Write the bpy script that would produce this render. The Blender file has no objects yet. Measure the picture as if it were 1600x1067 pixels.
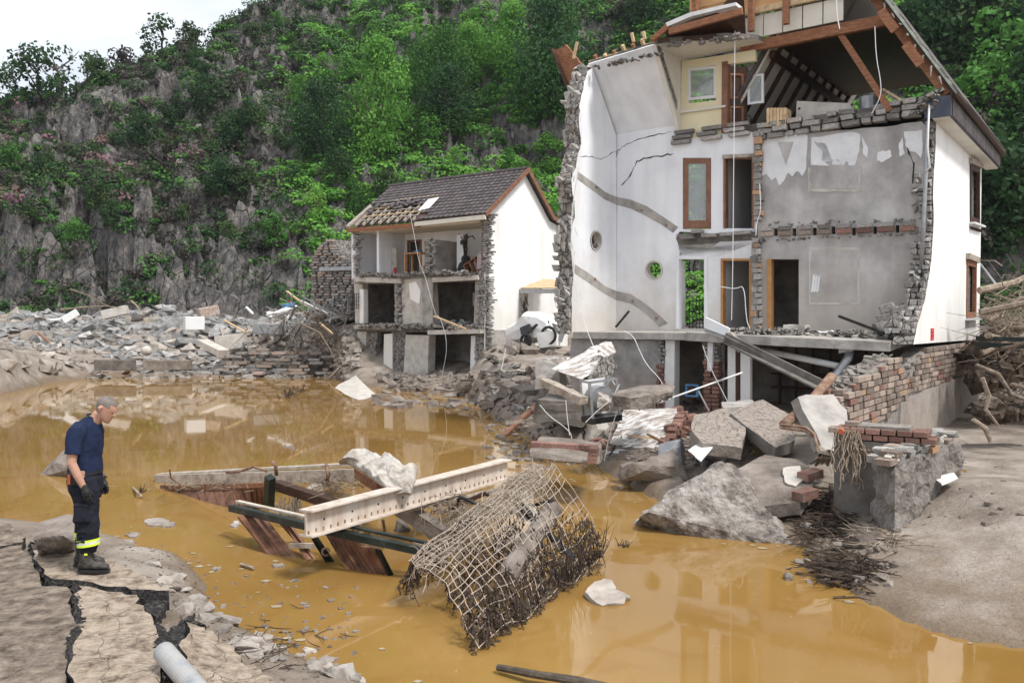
import bpy, bmesh, math, random
import numpy as np
from mathutils import Vector, Matrix, noise, geometry
R = math.radians
SC = bpy.context.scene
COL = SC.collection
# ------------------------------------------------------------------ camera, sky, sun, exposure
H = 3.0; FPX = 1330.0; PITCH = math.atan(33.5 / FPX)
cam_d = bpy.data.cameras.new("camera"); cam = bpy.data.objects.new("camera", cam_d); COL.objects.link(cam)
cam.location = (0, 0, H); cam.rotation_euler = (math.pi / 2 - PITCH, 0, 0)
cam_d.sensor_width = 36; cam_d.lens = 36 * FPX / 1600; cam_d.clip_end = 2000; cam_d.clip_start = 0.1
SC.camera = cam
SC.view_settings.view_transform = 'Standard'; SC.view_settings.look = 'None'
SC.view_settings.gamma = 1; SC.view_settings.use_curve_mapping = False
SC.view_settings.exposure = 0.90
SUN_DIR = Vector((0.62, -0.55, 1.25)).normalized()
SUN_EL = math.asin(SUN_DIR.z); SUN_AZ = math.atan2(SUN_DIR.x, SUN_DIR.y)
world = bpy.data.worlds.new("World"); SC.world = world; world.use_nodes = True
wn = world.node_tree.nodes; wl = world.node_tree.links
for n in list(wn): wn.remove(n)
w_out = wn.new('ShaderNodeOutputWorld'); w_bg = wn.new('ShaderNodeBackground')
w_sky = wn.new('ShaderNodeTexSky'); w_sky.sky_type = 'NISHITA'; w_sky.sun_disc = False
w_sky.sun_elevation = SUN_EL; w_sky.sun_rotation = SUN_AZ
w_sky.air_density = 1.2; w_sky.dust_density = 2.5
w_tc = wn.new('ShaderNodeTexCoord'); w_no = wn.new('ShaderNodeTexNoise'); w_mp = wn.new('ShaderNodeMapping')
w_mp.inputs['Scale'].default_value = (1, 1, 2.4); w_no.inputs['Scale'].default_value = 2.6; w_no.inputs['Detail'].default_value = 7
w_rp = wn.new('ShaderNodeValToRGB'); w_rp.color_ramp.elements[0].position = .33; w_rp.color_ramp.elements[1].position = .62
w_rp.color_ramp.elements[0].color = (.55,.55,.55,1); w_rp.color_ramp.elements[1].color = (1,1,1,1)
w_cl = wn.new('ShaderNodeMixRGB'); w_cl.inputs['Color2'].default_value = (10.0, 10.4, 11.0, 1)
wl.new(w_tc.outputs['Generated'], w_mp.inputs['Vector']); wl.new(w_mp.outputs[0], w_no.inputs['Vector'])
wl.new(w_no.outputs['Fac'], w_rp.inputs['Fac']); wl.new(w_rp.outputs['Color'], w_cl.inputs['Fac'])
wl.new(w_sky.outputs['Color'], w_cl.inputs['Color1']); wl.new(w_cl.outputs[0], w_bg.inputs['Color'])
w_bg.inputs['Strength'].default_value = 0.064
wl.new(w_bg.outputs[0], w_out.inputs['Surface'])
sun_d = bpy.data.lights.new("sun", 'SUN'); sun = bpy.data.objects.new("sun", sun_d); COL.objects.link(sun)
sun_d.energy = 2.1; sun_d.angle = R(11); sun_d.color = (1, .965, .91)
sun.rotation_euler = SUN_DIR.to_track_quat('Z', 'Y').to_euler(); sun.location = (20, -20, 40)

# ------------------------------------------------------------------ measuring helpers (a sight line of the survey camera -> a place)
CAM = Vector((0, 0, H)); FW = Vector((0, math.cos(PITCH), -math.sin(PITCH))); UPV = Vector((0, math.sin(PITCH), math.cos(PITCH)))
def ray(px, py): return (FW + Vector((1, 0, 0)) * ((px - 800) / FPX) + UPV * ((533.5 - py) / FPX)).normalized()
def G(px, py, z=0.0):
    d = ray(px, py); return CAM + d * ((z - H) / d.z)
def at(px, py, D):
    d = ray(px, py); return CAM + d * (D / d.y)
def onplane(px, py, p, n):
    d = ray(px, py); return CAM + d * ((p - CAM).dot(n) / d.dot(n))
U = Vector((.804, -.594, 0)).normalized(); V = Vector((.594, .804, 0)).normalized(); Z = Vector((0, 0, 1))
U = Vector((V.y, -V.x, 0))
class Frame:
    def __init__(s, x, y): s.o = Vector((x, y, 0))
    def pt(s, a, b, z): return s.o + U * a + V * b + Z * z
    def f(s, px, py, b=0.0): return onplane(px, py, s.pt(0, b, 0), V)       # on a plane parallel to the facade
    def s(s, px, py, a=0.0): return onplane(px, py, s.pt(a, 0, 0), U)       # on a plane parallel to the side wall
    def az(s, px, py, b=0.0):
        q = s.f(px, py, b) - s.o; return q.dot(U), q.z
BH = Frame(4.6, 23.5); SH = Frame(-1.09, 38.0)

# ------------------------------------------------------------------ mesh helpers
class MB:
    def __init__(s): s.v = []; s.f = []; s.m = []
    def add(s, vs, fs, mi=0):
        k = len(s.v); s.v += [Vector(v) for v in vs]; s.f += [tuple(i + k for i in f) for f in fs]
        s.m += (mi if isinstance(mi, list) else [mi] * len(fs)); return s
    def box(s, c, ax, ay, az, mi=0):
        c = Vector(c); ax = Vector(ax); ay = Vector(ay); az = Vector(az)
        vs = [c + ax*i + ay*j + az*k for i in (-1, 1) for j in (-1, 1) for k in (-1, 1)]
        fs = [(0,1,3,2),(4,6,7,5),(0,4,5,1),(2,3,7,6),(0,2,6,4),(1,5,7,3)]
        if ax.cross(ay).dot(az) < 0: fs = [f[::-1] for f in fs]
        return s.add(vs, fs, mi)
    def fbox(s, fr, a0, a1, b0, b1, z0, z1, mi=0):
        return s.box(fr.pt((a0+a1)/2, (b0+b1)/2, (z0+z1)/2), U*(a1-a0)/2, V*(b1-b0)/2, Z*(z1-z0)/2, mi)
    def beam(s, p, q, w, h, up=Z, mi=0):
        p = Vector(p); q = Vector(q); d = (q-p); L = d.length; d = d/L
        sd = d.cross(Vector(up))
        if sd.length < 1e-3: sd = d.cross(Vector((1, 0, 0)))
        sd.normalize(); u2 = sd.cross(d).normalized()
        return s.box((p+q)/2, d*L/2, sd*w/2, u2*h/2, mi)
    def prism(s, loop, vec, mi=0, ms=None, holes=()):
        ms = mi if ms is None else ms; vec = Vector(vec)
        loops = [[Vector(p) for p in loop]] + [[Vector(p) for p in h] for h in holes]
        tris = geometry.tessellate_polygon(loops)
        flat = [p for l in loops for p in l]; n = len(flat); k = len(s.v)
        s.v += flat + [p + vec for p in flat]
        for t in tris:
            a, b, c = (flat[i] for i in t); nn = (b-a).cross(c-a)
            t = t if nn.dot(vec) < 0 else t[::-1]
            s.f.append(tuple(i+k for i in t)); s.m.append(mi)
            s.f.append(tuple(i+k+n for i in t[::-1])); s.m.append(ms)
        o = 0
        for l in loops:
            for i in range(len(l)):
                j = (i+1) % len(l); s.f.append((k+o+i, k+o+j, k+o+j+n, k+o+i+n)); s.m.append(ms)
            o += len(l)
        return s
    def tube(s, pts, r, n=6, mi=0, cap=True):
        pts = [Vector(p) for p in pts]; rs = r if isinstance(r, (list, tuple)) else [r]*len(pts)
        k = len(s.v); prev = None
        for i, p in enumerate(pts):
            d = (pts[min(i+1, len(pts)-1)] - pts[max(i-1, 0)]).normalized()
            if prev is None: a = d.orthogonal().normalized()
            else: a = (prev - d*prev.dot(d)).normalized()
            prev = a; b = d.cross(a)
            for j in range(n):
                t = 2*math.pi*j/n; s.v.append(p + (a*math.cos(t) + b*math.sin(t))*rs[i])
        for i in range(len(pts)-1):
            for j in range(n):
                j2 = (j+1) % n; s.f.append((k+i*n+j, k+i*n+j2, k+(i+1)*n+j2, k+(i+1)*n+j)); s.m.append(mi)
        if cap:
            s.f.append(tuple(k+j for j in range(n))[::-1]); s.m.append(mi)
            s.f.append(tuple(k+(len(pts)-1)*n+j for j in range(n))); s.m.append(mi)
        return s
    def loft(s, rings, mi=0, cap=True):
        k = len(s.v); n = len(rings[0])
        for r_ in rings: s.v += [Vector(p) for p in r_]
        for i in range(len(rings)-1):
            for j in range(n):
                j2 = (j+1) % n; s.f.append((k+i*n+j, k+i*n+j2, k+(i+1)*n+j2, k+(i+1)*n+j)); s.m.append(mi)
        if cap:
            s.f.append(tuple(k+j for j in range(n))[::-1]); s.m.append(mi)
            s.f.append(tuple(k+(len(rings)-1)*n+j for j in range(n))); s.m.append(mi)
        return s
    def build(s, name, mats, parent=None, smooth=False, fix=False, bevel=0, sub=0):
        if not isinstance(mats, (list, tuple)): mats = [mats]
        me = bpy.data.meshes.new(name); org = Vector((0, 0, 0)); o = bpy.data.objects.new(name, me)
        if parent is not None:
            q = parent
            while q is not None: org += q.location; q = q.parent
            o.parent = parent
        else:
            c = sum(s.v, Vector()) / max(1, len(s.v)); zmin = min(v.z for v in s.v)
            org = Vector((c.x, c.y, zmin)); o.location = org
        me.from_pydata([v - org for v in s.v], [], s.f)
        for m in mats: me.materials.append(m)
        if len(mats) > 1: me.polygons.foreach_set('material_index', s.m)
        if fix or bevel:
            bm = bmesh.new(); bm.from_mesh(me); bmesh.ops.recalc_face_normals(bm, faces=bm.faces)
            if bevel:
                es = [e for e in bm.edges if len(e.link_faces) == 2 and e.calc_face_angle(0) > .6]
                bmesh.ops.bevel(bm, geom=es, offset=bevel, segments=1, affect='EDGES')
            bm.to_mesh(me); bm.free()
        if smooth: me.polygons.foreach_set('use_smooth', [True]*len(me.polygons))
        COL.objects.link(o)
        if sub:
            md = o.modifiers.new('sub', 'SUBSURF'); md.levels = sub; md.render_levels = sub
        return o
def tag(o, label, cat, group=None, kind=None):
    if label: o['label'] = label
    if cat:
        o['category'] = cat; kind = kind or 'thing'
    if group: o['group'] = group
    if kind: o['kind'] = kind
    return o
def thing(name, label, cat, loc, group=None, rz=0):
    o = bpy.data.objects.new(name, None); COL.objects.link(o); o.location = loc; o.rotation_euler = (0, 0, rz)
    o.empty_display_size = .2
    return tag(o, label, cat, group)
def link_copy(src, parent, name=None):
    c = src.copy(); c.parent = parent
    if name: c.name = name
    COL.objects.link(c); return c
def stuff(o): o['kind'] = 'stuff'; return o
def struct(o): o['kind'] = 'structure'; return o

# ------------------------------------------------------------------ materials
def mat(name, cols, scale=3.0, rough=.85, bump=.25, stretch=(1, 1, 1), detail=7, rnd=0.0, spec=.25, metal=0.0, world_co=False,
        bscale=None, bdist=.03, cracks=None, grime=None, streak=None, translucent=0, spread=(.3, .7), rot=(0, 0, 0)):
    m = bpy.data.materials.new(name); m.use_nodes = True; nt = m.node_tree; N = nt.nodes; L = nt.links
    bs = N['Principled BSDF']; tc = N.new('ShaderNodeTexCoord'); mp = N.new('ShaderNodeMapping')
    mp.inputs['Scale'].default_value = stretch; mp.inputs['Rotation'].default_value = rot
    if world_co:
        ge = N.new('ShaderNodeNewGeometry'); L.new(ge.outputs['Position'], mp.inputs['Vector'])
    else: L.new(tc.outputs['Object'], mp.inputs['Vector'])
    vec = mp.outputs[0]
    if rnd:
        oi = N.new('ShaderNodeObjectInfo'); ad = N.new('ShaderNodeVectorMath'); ad.operation = 'ADD'
        ml = N.new('ShaderNodeMath'); ml.operation = 'MULTIPLY'; ml.inputs[1].default_value = 37.0
        L.new(oi.outputs['Random'], ml.inputs[0]); L.new(vec, ad.inputs[0]); L.new(ml.outputs[0], ad.inputs[1]); vec = ad.outputs[0]
    no = N.new('ShaderNodeTexNoise'); no.inputs['Scale'].default_value = scale; no.inputs['Detail'].default_value = detail
    no.inputs['Roughness'].default_value = .62 if detail < 12 else .72; L.new(vec, no.inputs['Vector'])
    rp = N.new('ShaderNodeValToRGB'); el = rp.color_ramp.elements
    while len(el) < len(cols): el.new(.5)
    for i, c in enumerate(cols):
        el[i].position = spread[0] + (spread[1]-spread[0])*i/max(1, len(cols)-1); el[i].color = (*c, 1)
    L.new(no.outputs['Fac'], rp.inputs['Fac']); col = rp.outputs['Color']
    if rnd:
        hs = N.new('ShaderNodeHueSaturation'); mr = N.new('ShaderNodeMapRange')
        mr.inputs['To Min'].default_value = 1-rnd; mr.inputs['To Max'].default_value = 1+rnd
        L.new(oi.outputs['Random'], mr.inputs['Value']); L.new(mr.outputs[0], hs.inputs['Value']); L.new(col, hs.inputs['Color']); col = hs.outputs[0]
    if streak:     # (colour, scale, strength): vertical runs of dirt
        s2 = N.new('ShaderNodeMapping'); s2.inputs['Scale'].default_value = (1, 1, .12)
        ge2 = N.new('ShaderNodeNewGeometry'); L.new(ge2.outputs['Position'], s2.inputs['Vector'])
        n2 = N.new('ShaderNodeTexNoise'); n2.inputs['Scale'].default_value = streak[1]; n2.inputs['Detail'].default_value = 6; L.new(s2.outputs[0], n2.inputs['Vector'])
        r2 = N.new('ShaderNodeMapRange'); r2.inputs['From Min'].default_value = .45; r2.inputs['From Max'].default_value = .75; r2.inputs['To Max'].default_value = streak[2]
        L.new(n2.outputs['Fac'], r2.inputs['Value']); mx = N.new('ShaderNodeMixRGB'); mx.inputs['Color2'].default_value = (*streak[0], 1)
        L.new(r2.outputs[0], mx.inputs['Fac']); L.new(col, mx.inputs['Color1']); col = mx.outputs[0]
    if grime:      # (z clean, z dirty, colour, amount): the flood's tide mark
        g2 = N.new('ShaderNodeNewGeometry'); sp = N.new('ShaderNodeSeparateXYZ'); L.new(g2.outputs['Position'], sp.inputs[0])
        n3 = N.new('ShaderNodeTexNoise'); n3.inputs['Scale'].default_value = 1.1; n3.inputs['Detail'].default_value = 8; n3.inputs['Roughness'].default_value = .7
        L.new(g2.outputs['Position'], n3.inputs['Vector'])
        m3 = N.new('ShaderNodeMath'); m3.operation = 'MULTIPLY_ADD'; m3.inputs[1].default_value = -3.2*(abs(grime[0]-grime[1])*.35+.3); L.new(n3.outputs['Fac'], m3.inputs[0]); L.new(sp.outputs['Z'], m3.inputs[2])
        ofs = -1.6*(abs(grime[0]-grime[1])*.35+.3)
        r3 = N.new('ShaderNodeMapRange'); r3.inputs['From Min'].default_value = grime[0]+ofs; r3.inputs['From Max'].default_value = grime[1]+ofs; r3.inputs['To Max'].default_value = grime[3]
        L.new(m3.outputs[0], r3.inputs['Value']); mx = N.new('ShaderNodeMixRGB'); mx.inputs['Color2'].default_value = (*grime[2], 1)
        L.new(r3.outputs[0], mx.inputs['Fac']); L.new(col, mx.inputs['Color1']); col = mx.outputs[0]
    nb = N.new('ShaderNodeTexNoise'); nb.inputs['Scale'].default_value = bscale or scale*4; nb.inputs['Detail'].default_value = 8; nb.inputs['Roughness'].default_value = .65
    L.new(vec, nb.inputs['Vector']); hgt = nb.outputs['Fac']
    if cracks:     # (scale, width, colour)
        vo = N.new('ShaderNodeTexVoronoi'); vo.feature = 'DISTANCE_TO_EDGE'; vo.inputs['Scale'].default_value = cracks[0]
        wv = N.new('ShaderNodeVectorMath'); wv.operation = 'MULTIPLY_ADD'; wv.inputs[1].default_value = (.25/cracks[0]*2,)*3
        nv = N.new('ShaderNodeTexNoise'); nv.inputs['Scale'].default_value = cracks[0]*1.5; L.new(vec, nv.inputs['Vector'])
        L.new(nv.outputs['Color'], wv.inputs[0]); L.new(vec, wv.inputs[2]); L.new(wv.outputs[0], vo.inputs['Vector'])
        rc = N.new('ShaderNodeMapRange'); rc.inputs['From Max'].default_value = cracks[1]
        L.new(vo.outputs['Distance'], rc.inputs['Value'])
        mx = N.new('ShaderNodeMixRGB'); mx.inputs['Color1'].default_value = (*cracks[2], 1); L.new(rc.outputs[0], mx.inputs['Fac']); L.new(col, mx.inputs['Color2']); col = mx.outputs[0]
        am = N.new('ShaderNodeMath'); am.operation = 'ADD'; L.new(rc.outputs[0], am.inputs[0]); L.new(hgt, am.inputs[1]); hgt = am.outputs[0]
    L.new(col, bs.inputs['Base Color'])
    bp = N.new('ShaderNodeBump'); bp.inputs['Strength'].default_value = bump; bp.inputs['Distance'].default_value = bdist
    L.new(hgt, bp.inputs['Height']); L.new(bp.outputs[0], bs.inputs['Normal'])
    bs.inputs['Roughness'].default_value = rough; bs.inputs['Specular IOR Level'].default_value = spec; bs.inputs['Metallic'].default_value = metal
    if translucent:
        tr = N.new('ShaderNodeBsdfTranslucent'); ms = N.new('ShaderNodeMixShader'); ms.inputs[0].default_value = translucent
        L.new(col, tr.inputs['Color']); L.new(bs.outputs[0], ms.inputs[1]); L.new(tr.outputs[0], ms.inputs[2]); L.new(ms.outputs[0], N['Material Output'].inputs['Surface'])
    m['col'] = name
    return m
MUDC = (.30, .245, .20)
M = {}
M['white'] = mat('white plaster', [(.72,.735,.77), (.79,.80,.83), (.83,.84,.86)], 1.2, .9, .25, world_co=True, bscale=14, bdist=.012, streak=((.42,.39,.36), 2.2, .32), grime=(5.0, 2.6, (.50,.45,.39), .75))
M['white_out'] = mat('white outside render', [(.80,.79,.77), (.85,.845,.83), (.87,.865,.85)], .8, .9, .2, world_co=True, bscale=25, bdist=.01, streak=((.50,.48,.44), 1.6, .35), grime=(4.2, 1.6, (.58,.52,.45), .5))
M['grey'] = mat('grey old plaster', [(.26,.245,.24), (.42,.405,.395), (.58,.56,.55)], 1.0, .9, .35, world_co=True, bscale=9, bdist=.02, streak=((.21,.185,.17), 2.6, .45), grime=(5.0, 3.2, (.40,.35,.30), .6))
M['rough'] = mat('rough grey render', [(.17,.165,.165), (.30,.29,.285), (.40,.385,.37)], 2.6, .95, .6, world_co=True, bscale=18, bdist=.04, grime=(2.2, .6, (.34,.27,.215), .7))
M['peel'] = mat('old white paint flakes', [(.62,.62,.63), (.78,.78,.79)], 3, .8, .2, world_co=True)
M['yellow'] = mat('cream yellow paint', [(.68,.60,.40), (.76,.69,.48)], 1.5, .85, .1, world_co=True)
M['cream'] = mat('cream board', [(.62,.58,.50), (.72,.69,.62)], 2, .8, .15, world_co=True)
M['stone'] = mat('rubble masonry stone', [(.15,.145,.14), (.28,.26,.245), (.41,.385,.36)], 5, .95, .7, bscale=22, bdist=.03, rnd=.45)
M['stone_p'] = mat('pale mortar smeared stone', [(.26,.245,.23), (.43,.41,.385), (.54,.52,.49)], 5, .95, .8, bscale=18, bdist=.04, rnd=.25)
M['stone_w'] = mat('masonry core', [(.13,.12,.115), (.25,.23,.21), (.38,.35,.32)], 4, .95, .9, world_co=True, bscale=9, bdist=.08, cracks=(5.5, .07, (.07,.062,.055)))
M['brick'] = mat('red brick', [(.15,.08,.065), (.23,.12,.095), (.25,.20,.17)], 6, .92, .5, bscale=30, bdist=.012, rnd=.35)
M['brick_g'] = mat('muddy grey brown brick', [(.15,.12,.105), (.29,.225,.185), (.40,.34,.29)], 8, .95, .6, bscale=30, bdist=.015, rnd=.45)
M['brick_o'] = mat('orange brick', [(.34,.20,.12), (.42,.27,.17)], 8, .92, .4, bscale=30, bdist=.012, rnd=.2)
M['mortar'] = mat('crumbling mortar', [(.17,.15,.135), (.27,.245,.22), (.36,.33,.30)], 6, .97, .8, world_co=True, bscale=20, bdist=.05)
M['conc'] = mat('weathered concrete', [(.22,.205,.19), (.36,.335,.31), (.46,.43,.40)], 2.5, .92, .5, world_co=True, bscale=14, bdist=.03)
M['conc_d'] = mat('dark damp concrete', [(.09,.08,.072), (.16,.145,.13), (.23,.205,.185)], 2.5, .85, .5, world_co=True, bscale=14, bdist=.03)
M['conc_l'] = mat('pale concrete', [(.36,.33,.29), (.50,.465,.42), (.60,.565,.52)], 3, .92, .55, world_co=True, bscale=16, bdist=.03)
M['wood'] = mat('brown timber', [(.13,.055,.028), (.26,.115,.06), (.36,.18,.10)], 6, .75, .35, stretch=(1,1,5), world_co=True, bdist=.01)
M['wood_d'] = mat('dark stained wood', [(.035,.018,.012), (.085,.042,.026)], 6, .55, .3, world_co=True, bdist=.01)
M['wood_r'] = mat('wet red brown boards', [(.07,.036,.022), (.17,.08,.048), (.27,.15,.10)], 5, .55, .35, world_co=True, bdist=.01)
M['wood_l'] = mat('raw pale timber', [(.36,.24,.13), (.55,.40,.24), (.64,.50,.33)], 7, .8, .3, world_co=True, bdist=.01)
M['wood_g'] = mat('silty grey timber', [(.20,.165,.135), (.36,.31,.26), (.48,.42,.36)], 7, .9, .5, world_co=True, bdist=.02)
M['frame_w'] = mat('white window plastic', [(.70,.71,.73), (.78,.79,.80)], 3, .4, .05)
M['frame_b'] = mat('brown door frame', [(.16,.075,.045), (.27,.14,.09)], 5, .55, .15, world_co=True)
M['frame_o'] = mat('orange pine door frame', [(.36,.17,.06), (.50,.27,.11)], 5, .55, .15, world_co=True)
M['dark'] = mat('sooty dark lining', [(.02,.018,.017), (.04,.036,.033)], 3, .95, .2, world_co=True)  # near-black: shade of gaps and holes put into colour, also the eyes
M['drab'] = mat('muddy cellar wall', [(.10,.085,.07), (.20,.175,.15), (.30,.27,.24)], 1.5, .95, .3, world_co=True)  # dark brown grey for inner rooms, cellars and junk
M['tile'] = mat('dark brown roof tile', [(.040,.032,.033), (.075,.060,.060), (.11,.092,.09)], 7, .55, .3, rnd=.3, spec=.4)
M['slate'] = mat('slate rubble', [(.16,.16,.165), (.29,.285,.28), (.43,.41,.38)], 3, .85, .5, bscale=14, bdist=.04, rnd=.42)
M['slate_m'] = mat('muddy rubble stone', [(.22,.19,.165), (.34,.30,.265), (.44,.40,.36)], 3, .92, .6, bscale=14, bdist=.04, rnd=.3)
M['mudrock'] = mat('mud coated rock', [(.11,.09,.075), (.22,.185,.158), (.32,.28,.245)], 2.4, .8, .9, world_co=True, bscale=12, bdist=.05)
M['boulder'] = mat('broken concrete boulder', [(.10,.085,.075), (.25,.22,.195), (.41,.37,.335), (.53,.49,.455)], 3.6, .92, 1.0, world_co=True, bscale=9, bdist=.14, spread=(.34,.64), detail=13)
M['mudslab'] = mat('cracked dry mud', [(.26,.22,.19), (.33,.285,.25)], 3, .95, .6, world_co=True, bdist=.03, cracks=(7, .05, (.12,.10,.085)))
M['asph_m'] = mat('mud smeared road slab', [(.11,.085,.065), (.21,.165,.13), (.30,.24,.19), (.40,.33,.265)], 6, .9, 1.0, world_co=True, bscale=24, bdist=.07, spread=(.38,.62), detail=14)
M['asph'] = mat('silt covered road slab', [(.15,.115,.09), (.31,.245,.185), (.44,.355,.275), (.53,.44,.35)], 7, .95, 1.0, world_co=True, bscale=30, bdist=.05, cracks=(2.6, .006, (.10,.08,.065)), spread=(.36,.60), detail=14)
M['asph_e'] = mat('broken black asphalt', [(.014,.014,.015), (.045,.042,.042), (.16,.145,.13)], 30, .8, 1.0, world_co=True, bscale=45, bdist=.05)
M['steel_c'] = mat('cream painted steel', [(.40,.30,.22), (.56,.49,.42), (.64,.58,.52)], 3, .6, .3, world_co=True, spread=(.25,.55), bdist=.01, streak=((.27,.15,.09), 9, .6), grime=(2, .2, (.40,.33,.26), .35))
M['steel_g'] = mat('dark green steel', [(.012,.016,.014), (.02,.028,.024), (.12,.10,.085)], 4, .45, .25, world_co=True, spread=(.35,.8), bdist=.01)
M['steel'] = mat('galvanised steel', [(.26,.27,.28), (.42,.42,.43)], 6, .45, .15, metal=.6, world_co=True)
M['rust'] = mat('rusty steel', [(.13,.065,.04), (.24,.145,.10), (.34,.26,.20)], 9, .8, .4, world_co=True)
M['black'] = mat('black plastic', [(.012,.012,.013), (.03,.03,.032)], 5, .4, .1)
M['wire'] = mat('silty mesh wire', [(.30,.23,.18), (.52,.44,.37)], 9, .8, .2, world_co=True)
M['cable'] = mat('white cable', [(.60,.60,.60), (.74,.74,.74)], 5, .6, .1, world_co=True)
M['plastic'] = mat('dirty white plastic', [(.50,.48,.45), (.70,.69,.67), (.76,.75,.74)], 3, .5, .2, world_co=True, spread=(.25,.5))
M['plastic_b'] = mat('blue plastic', [(.06,.15,.30), (.10,.24,.45)], 5, .5, .1)
M['sack'] = mat('muddy white woven sack', [(.22,.17,.13), (.38,.34,.30), (.50,.47,.43)], 6, .9, .8, world_co=True, bscale=14, bdist=.04, spread=(.3,.6))
M['branch'] = mat('bare driftwood', [(.11,.08,.06), (.24,.19,.145), (.36,.30,.24)], 12, .9, .4, rnd=.3)
M['root'] = mat('black rotten plants', [(.022,.016,.012), (.06,.043,.032), (.14,.105,.08)], 9, .9, .3, world_co=True)
M['straw'] = mat('dry straw', [(.34,.26,.15), (.52,.43,.28)], 9, .9, .1, world_co=True)
M['bark'] = mat('tree bark', [(.05,.04,.03), (.12,.10,.08)], 12, .9, .5)
M['ribwhite'] = mat('white paint under mud', [(.20,.165,.135), (.29,.245,.21), (.44,.40,.37), (.70,.69,.68)], 3.2, .8, .5, world_co=True, stretch=(1,2.4,1), bscale=12, bdist=.02, spread=(.36,.56), detail=12)
def leafmat(name, a, b, c, sc=.35):
    return mat(name, [a, b, c], sc, .7, .0, world_co=True, rnd=.22, translucent=.3, spec=.15, detail=10)
M['leaf'] = leafmat('fresh green leaves', (.038,.10,.025), (.078,.20,.040), (.125,.29,.058))
M['leaf_d'] = leafmat('dark green leaves', (.018,.042,.018), (.034,.080,.030), (.062,.125,.042))
M['leaf_o'] = leafmat('olive green scrub leaves', (.035,.055,.028), (.055,.10,.035), (.09,.145,.05))
M['leaf_v'] = leafmat('bright green creeper leaves', (.060,.155,.028), (.115,.275,.048), (.19,.37,.07))
M['heath'] = leafmat('grey brown twiggy scrub', (.05,.043,.042), (.095,.085,.075), (.13,.11,.09))
M['pink'] = leafmat('pink heather', (.17,.09,.11), (.24,.14,.16), (.13,.12,.06))
def glass():
    m = bpy.data.materials.new('window glass'); m.use_nodes = True; b = m.node_tree.nodes['Principled BSDF']
    b.inputs['Base Color'].default_value = (.75,.8,.8,1); b.inputs['Roughness'].default_value = .03; b.inputs['Transmission Weight'].default_value = .75; b.inputs['IOR'].default_value = 1.45
    return m
M['glass'] = glass()
# ------------------------------------------------------------------ ground, pond, hill
rnd = random.Random(7)
shore_px = [(-500,640),(-100,622),(0,616),(60,600),(150,589),(280,583),(400,581),(520,588),(560,602),(620,610),(700,613),(745,624),(765,645),(800,668),(835,690),(860,706),(925,722),(960,745),(1010,772),(1060,800),(1130,830),(1200,845),(1262,856),(1285,895),(1345,937),(1420,973),(1500,1000),(1620,1016),(1900,1030),(2400,1300),(1500,2400),(700,1500),(590,1080),(540,1062),(470,1036),(400,1000),(345,972),(322,950),(318,915),(285,878),(230,866),(190,848),(130,836),(60,826),(-20,818),(-500,800)]
SHORE = np.array([[G(x, y).x, G(x, y).y] for x, y in shore_px])
def sdf(x, y):      # positive on land, negative in the pond
    P = np.stack([x, y], -1)[..., None, :]; A = SHORE; B = np.roll(SHORE, -1, 0)
    d = B - A; t = np.clip(((P - A) * d).sum(-1) / (d*d).sum(-1), 0, 1)
    dist = np.sqrt(((P - A - d*t[..., None])**2).sum(-1)).min(-1)
    x_ = x[..., None]; y_ = y[..., None]
    c = ((A[:, 1] > y_) != (B[:, 1] > y_)) & (x_ < (B[:, 0]-A[:, 0])*(y_-A[:, 1])/(B[:, 1]-A[:, 1]+1e-12)+A[:, 0])
    return np.where(c.sum(-1) % 2 == 1, -dist, dist)
ctl = []
for px, py, z in [(1500,830,.55),(1400,805,.62),(1560,760,.80),(1600,700,.62),(1330,790,.45),(1240,760,.42),(1240,700,.62),(1330,690,.75),(1100,650,.55),(1200,630,.8),
                  (1060,628,.65),(950,700,.3),(900,640,.6),(830,640,.45),(1520,655,.15),(1600,630,.5),(1455,672,.5),(1500,700,.3),(1560,680,.4),(1480,665,.35),(1600,960,.28),(1450,900,.34),(1150,760,.3),(1000,640,.6),
                  (0,900,.36),(100,900,.38),(250,980,.36),(100,1060,.36),(330,1030,.30),(450,1060,.2),(-300,1000,.4),(0,840,.30),(700,600,.25),(600,596,.2)]:
    p = G(px, py, z); ctl.append((p.x, p.y, z))
ctl += [(-28,49,1.2),(-20,49,1.3),(-30,54,2.5),(-20,54,2.6),(-14,50,2.4),(-11,47,2.7),(-8,46.5,2.8),(-12,56,3.2),(-25,60,3.4),(-36,60,3.4),(-6,52,2.9),(3,50,2.2),(0,36,1.9),(2,33,1.6),(4,28,1.2),
        (15,30,.7),(22,30,1.2),(30,45,3.5),(12,40,2.5),(45,40,5),(60,30,5),(20,20,.8),(-60,50,3),(0,-10,2),(-10,-5,.6),(12,6,.7),(25,8,1.2),(1.2,27,.8)]
ctl = np.array(ctl)
def noise2(x, y, s, seed=0):
    r_ = np.random.RandomState(seed); out = np.zeros_like(x)
    for k in range(7):
        a = r_.uniform(0, 2*np.pi); f = s*r_.uniform(.7, 1.6); ph = r_.uniform(0, 6.3)
        out += np.sin((x*np.cos(a)+y*np.sin(a))*f + ph + 1.3*np.sin((y*np.cos(a)-x*np.sin(a))*f*.8+ph*2))
    return out/7
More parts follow.
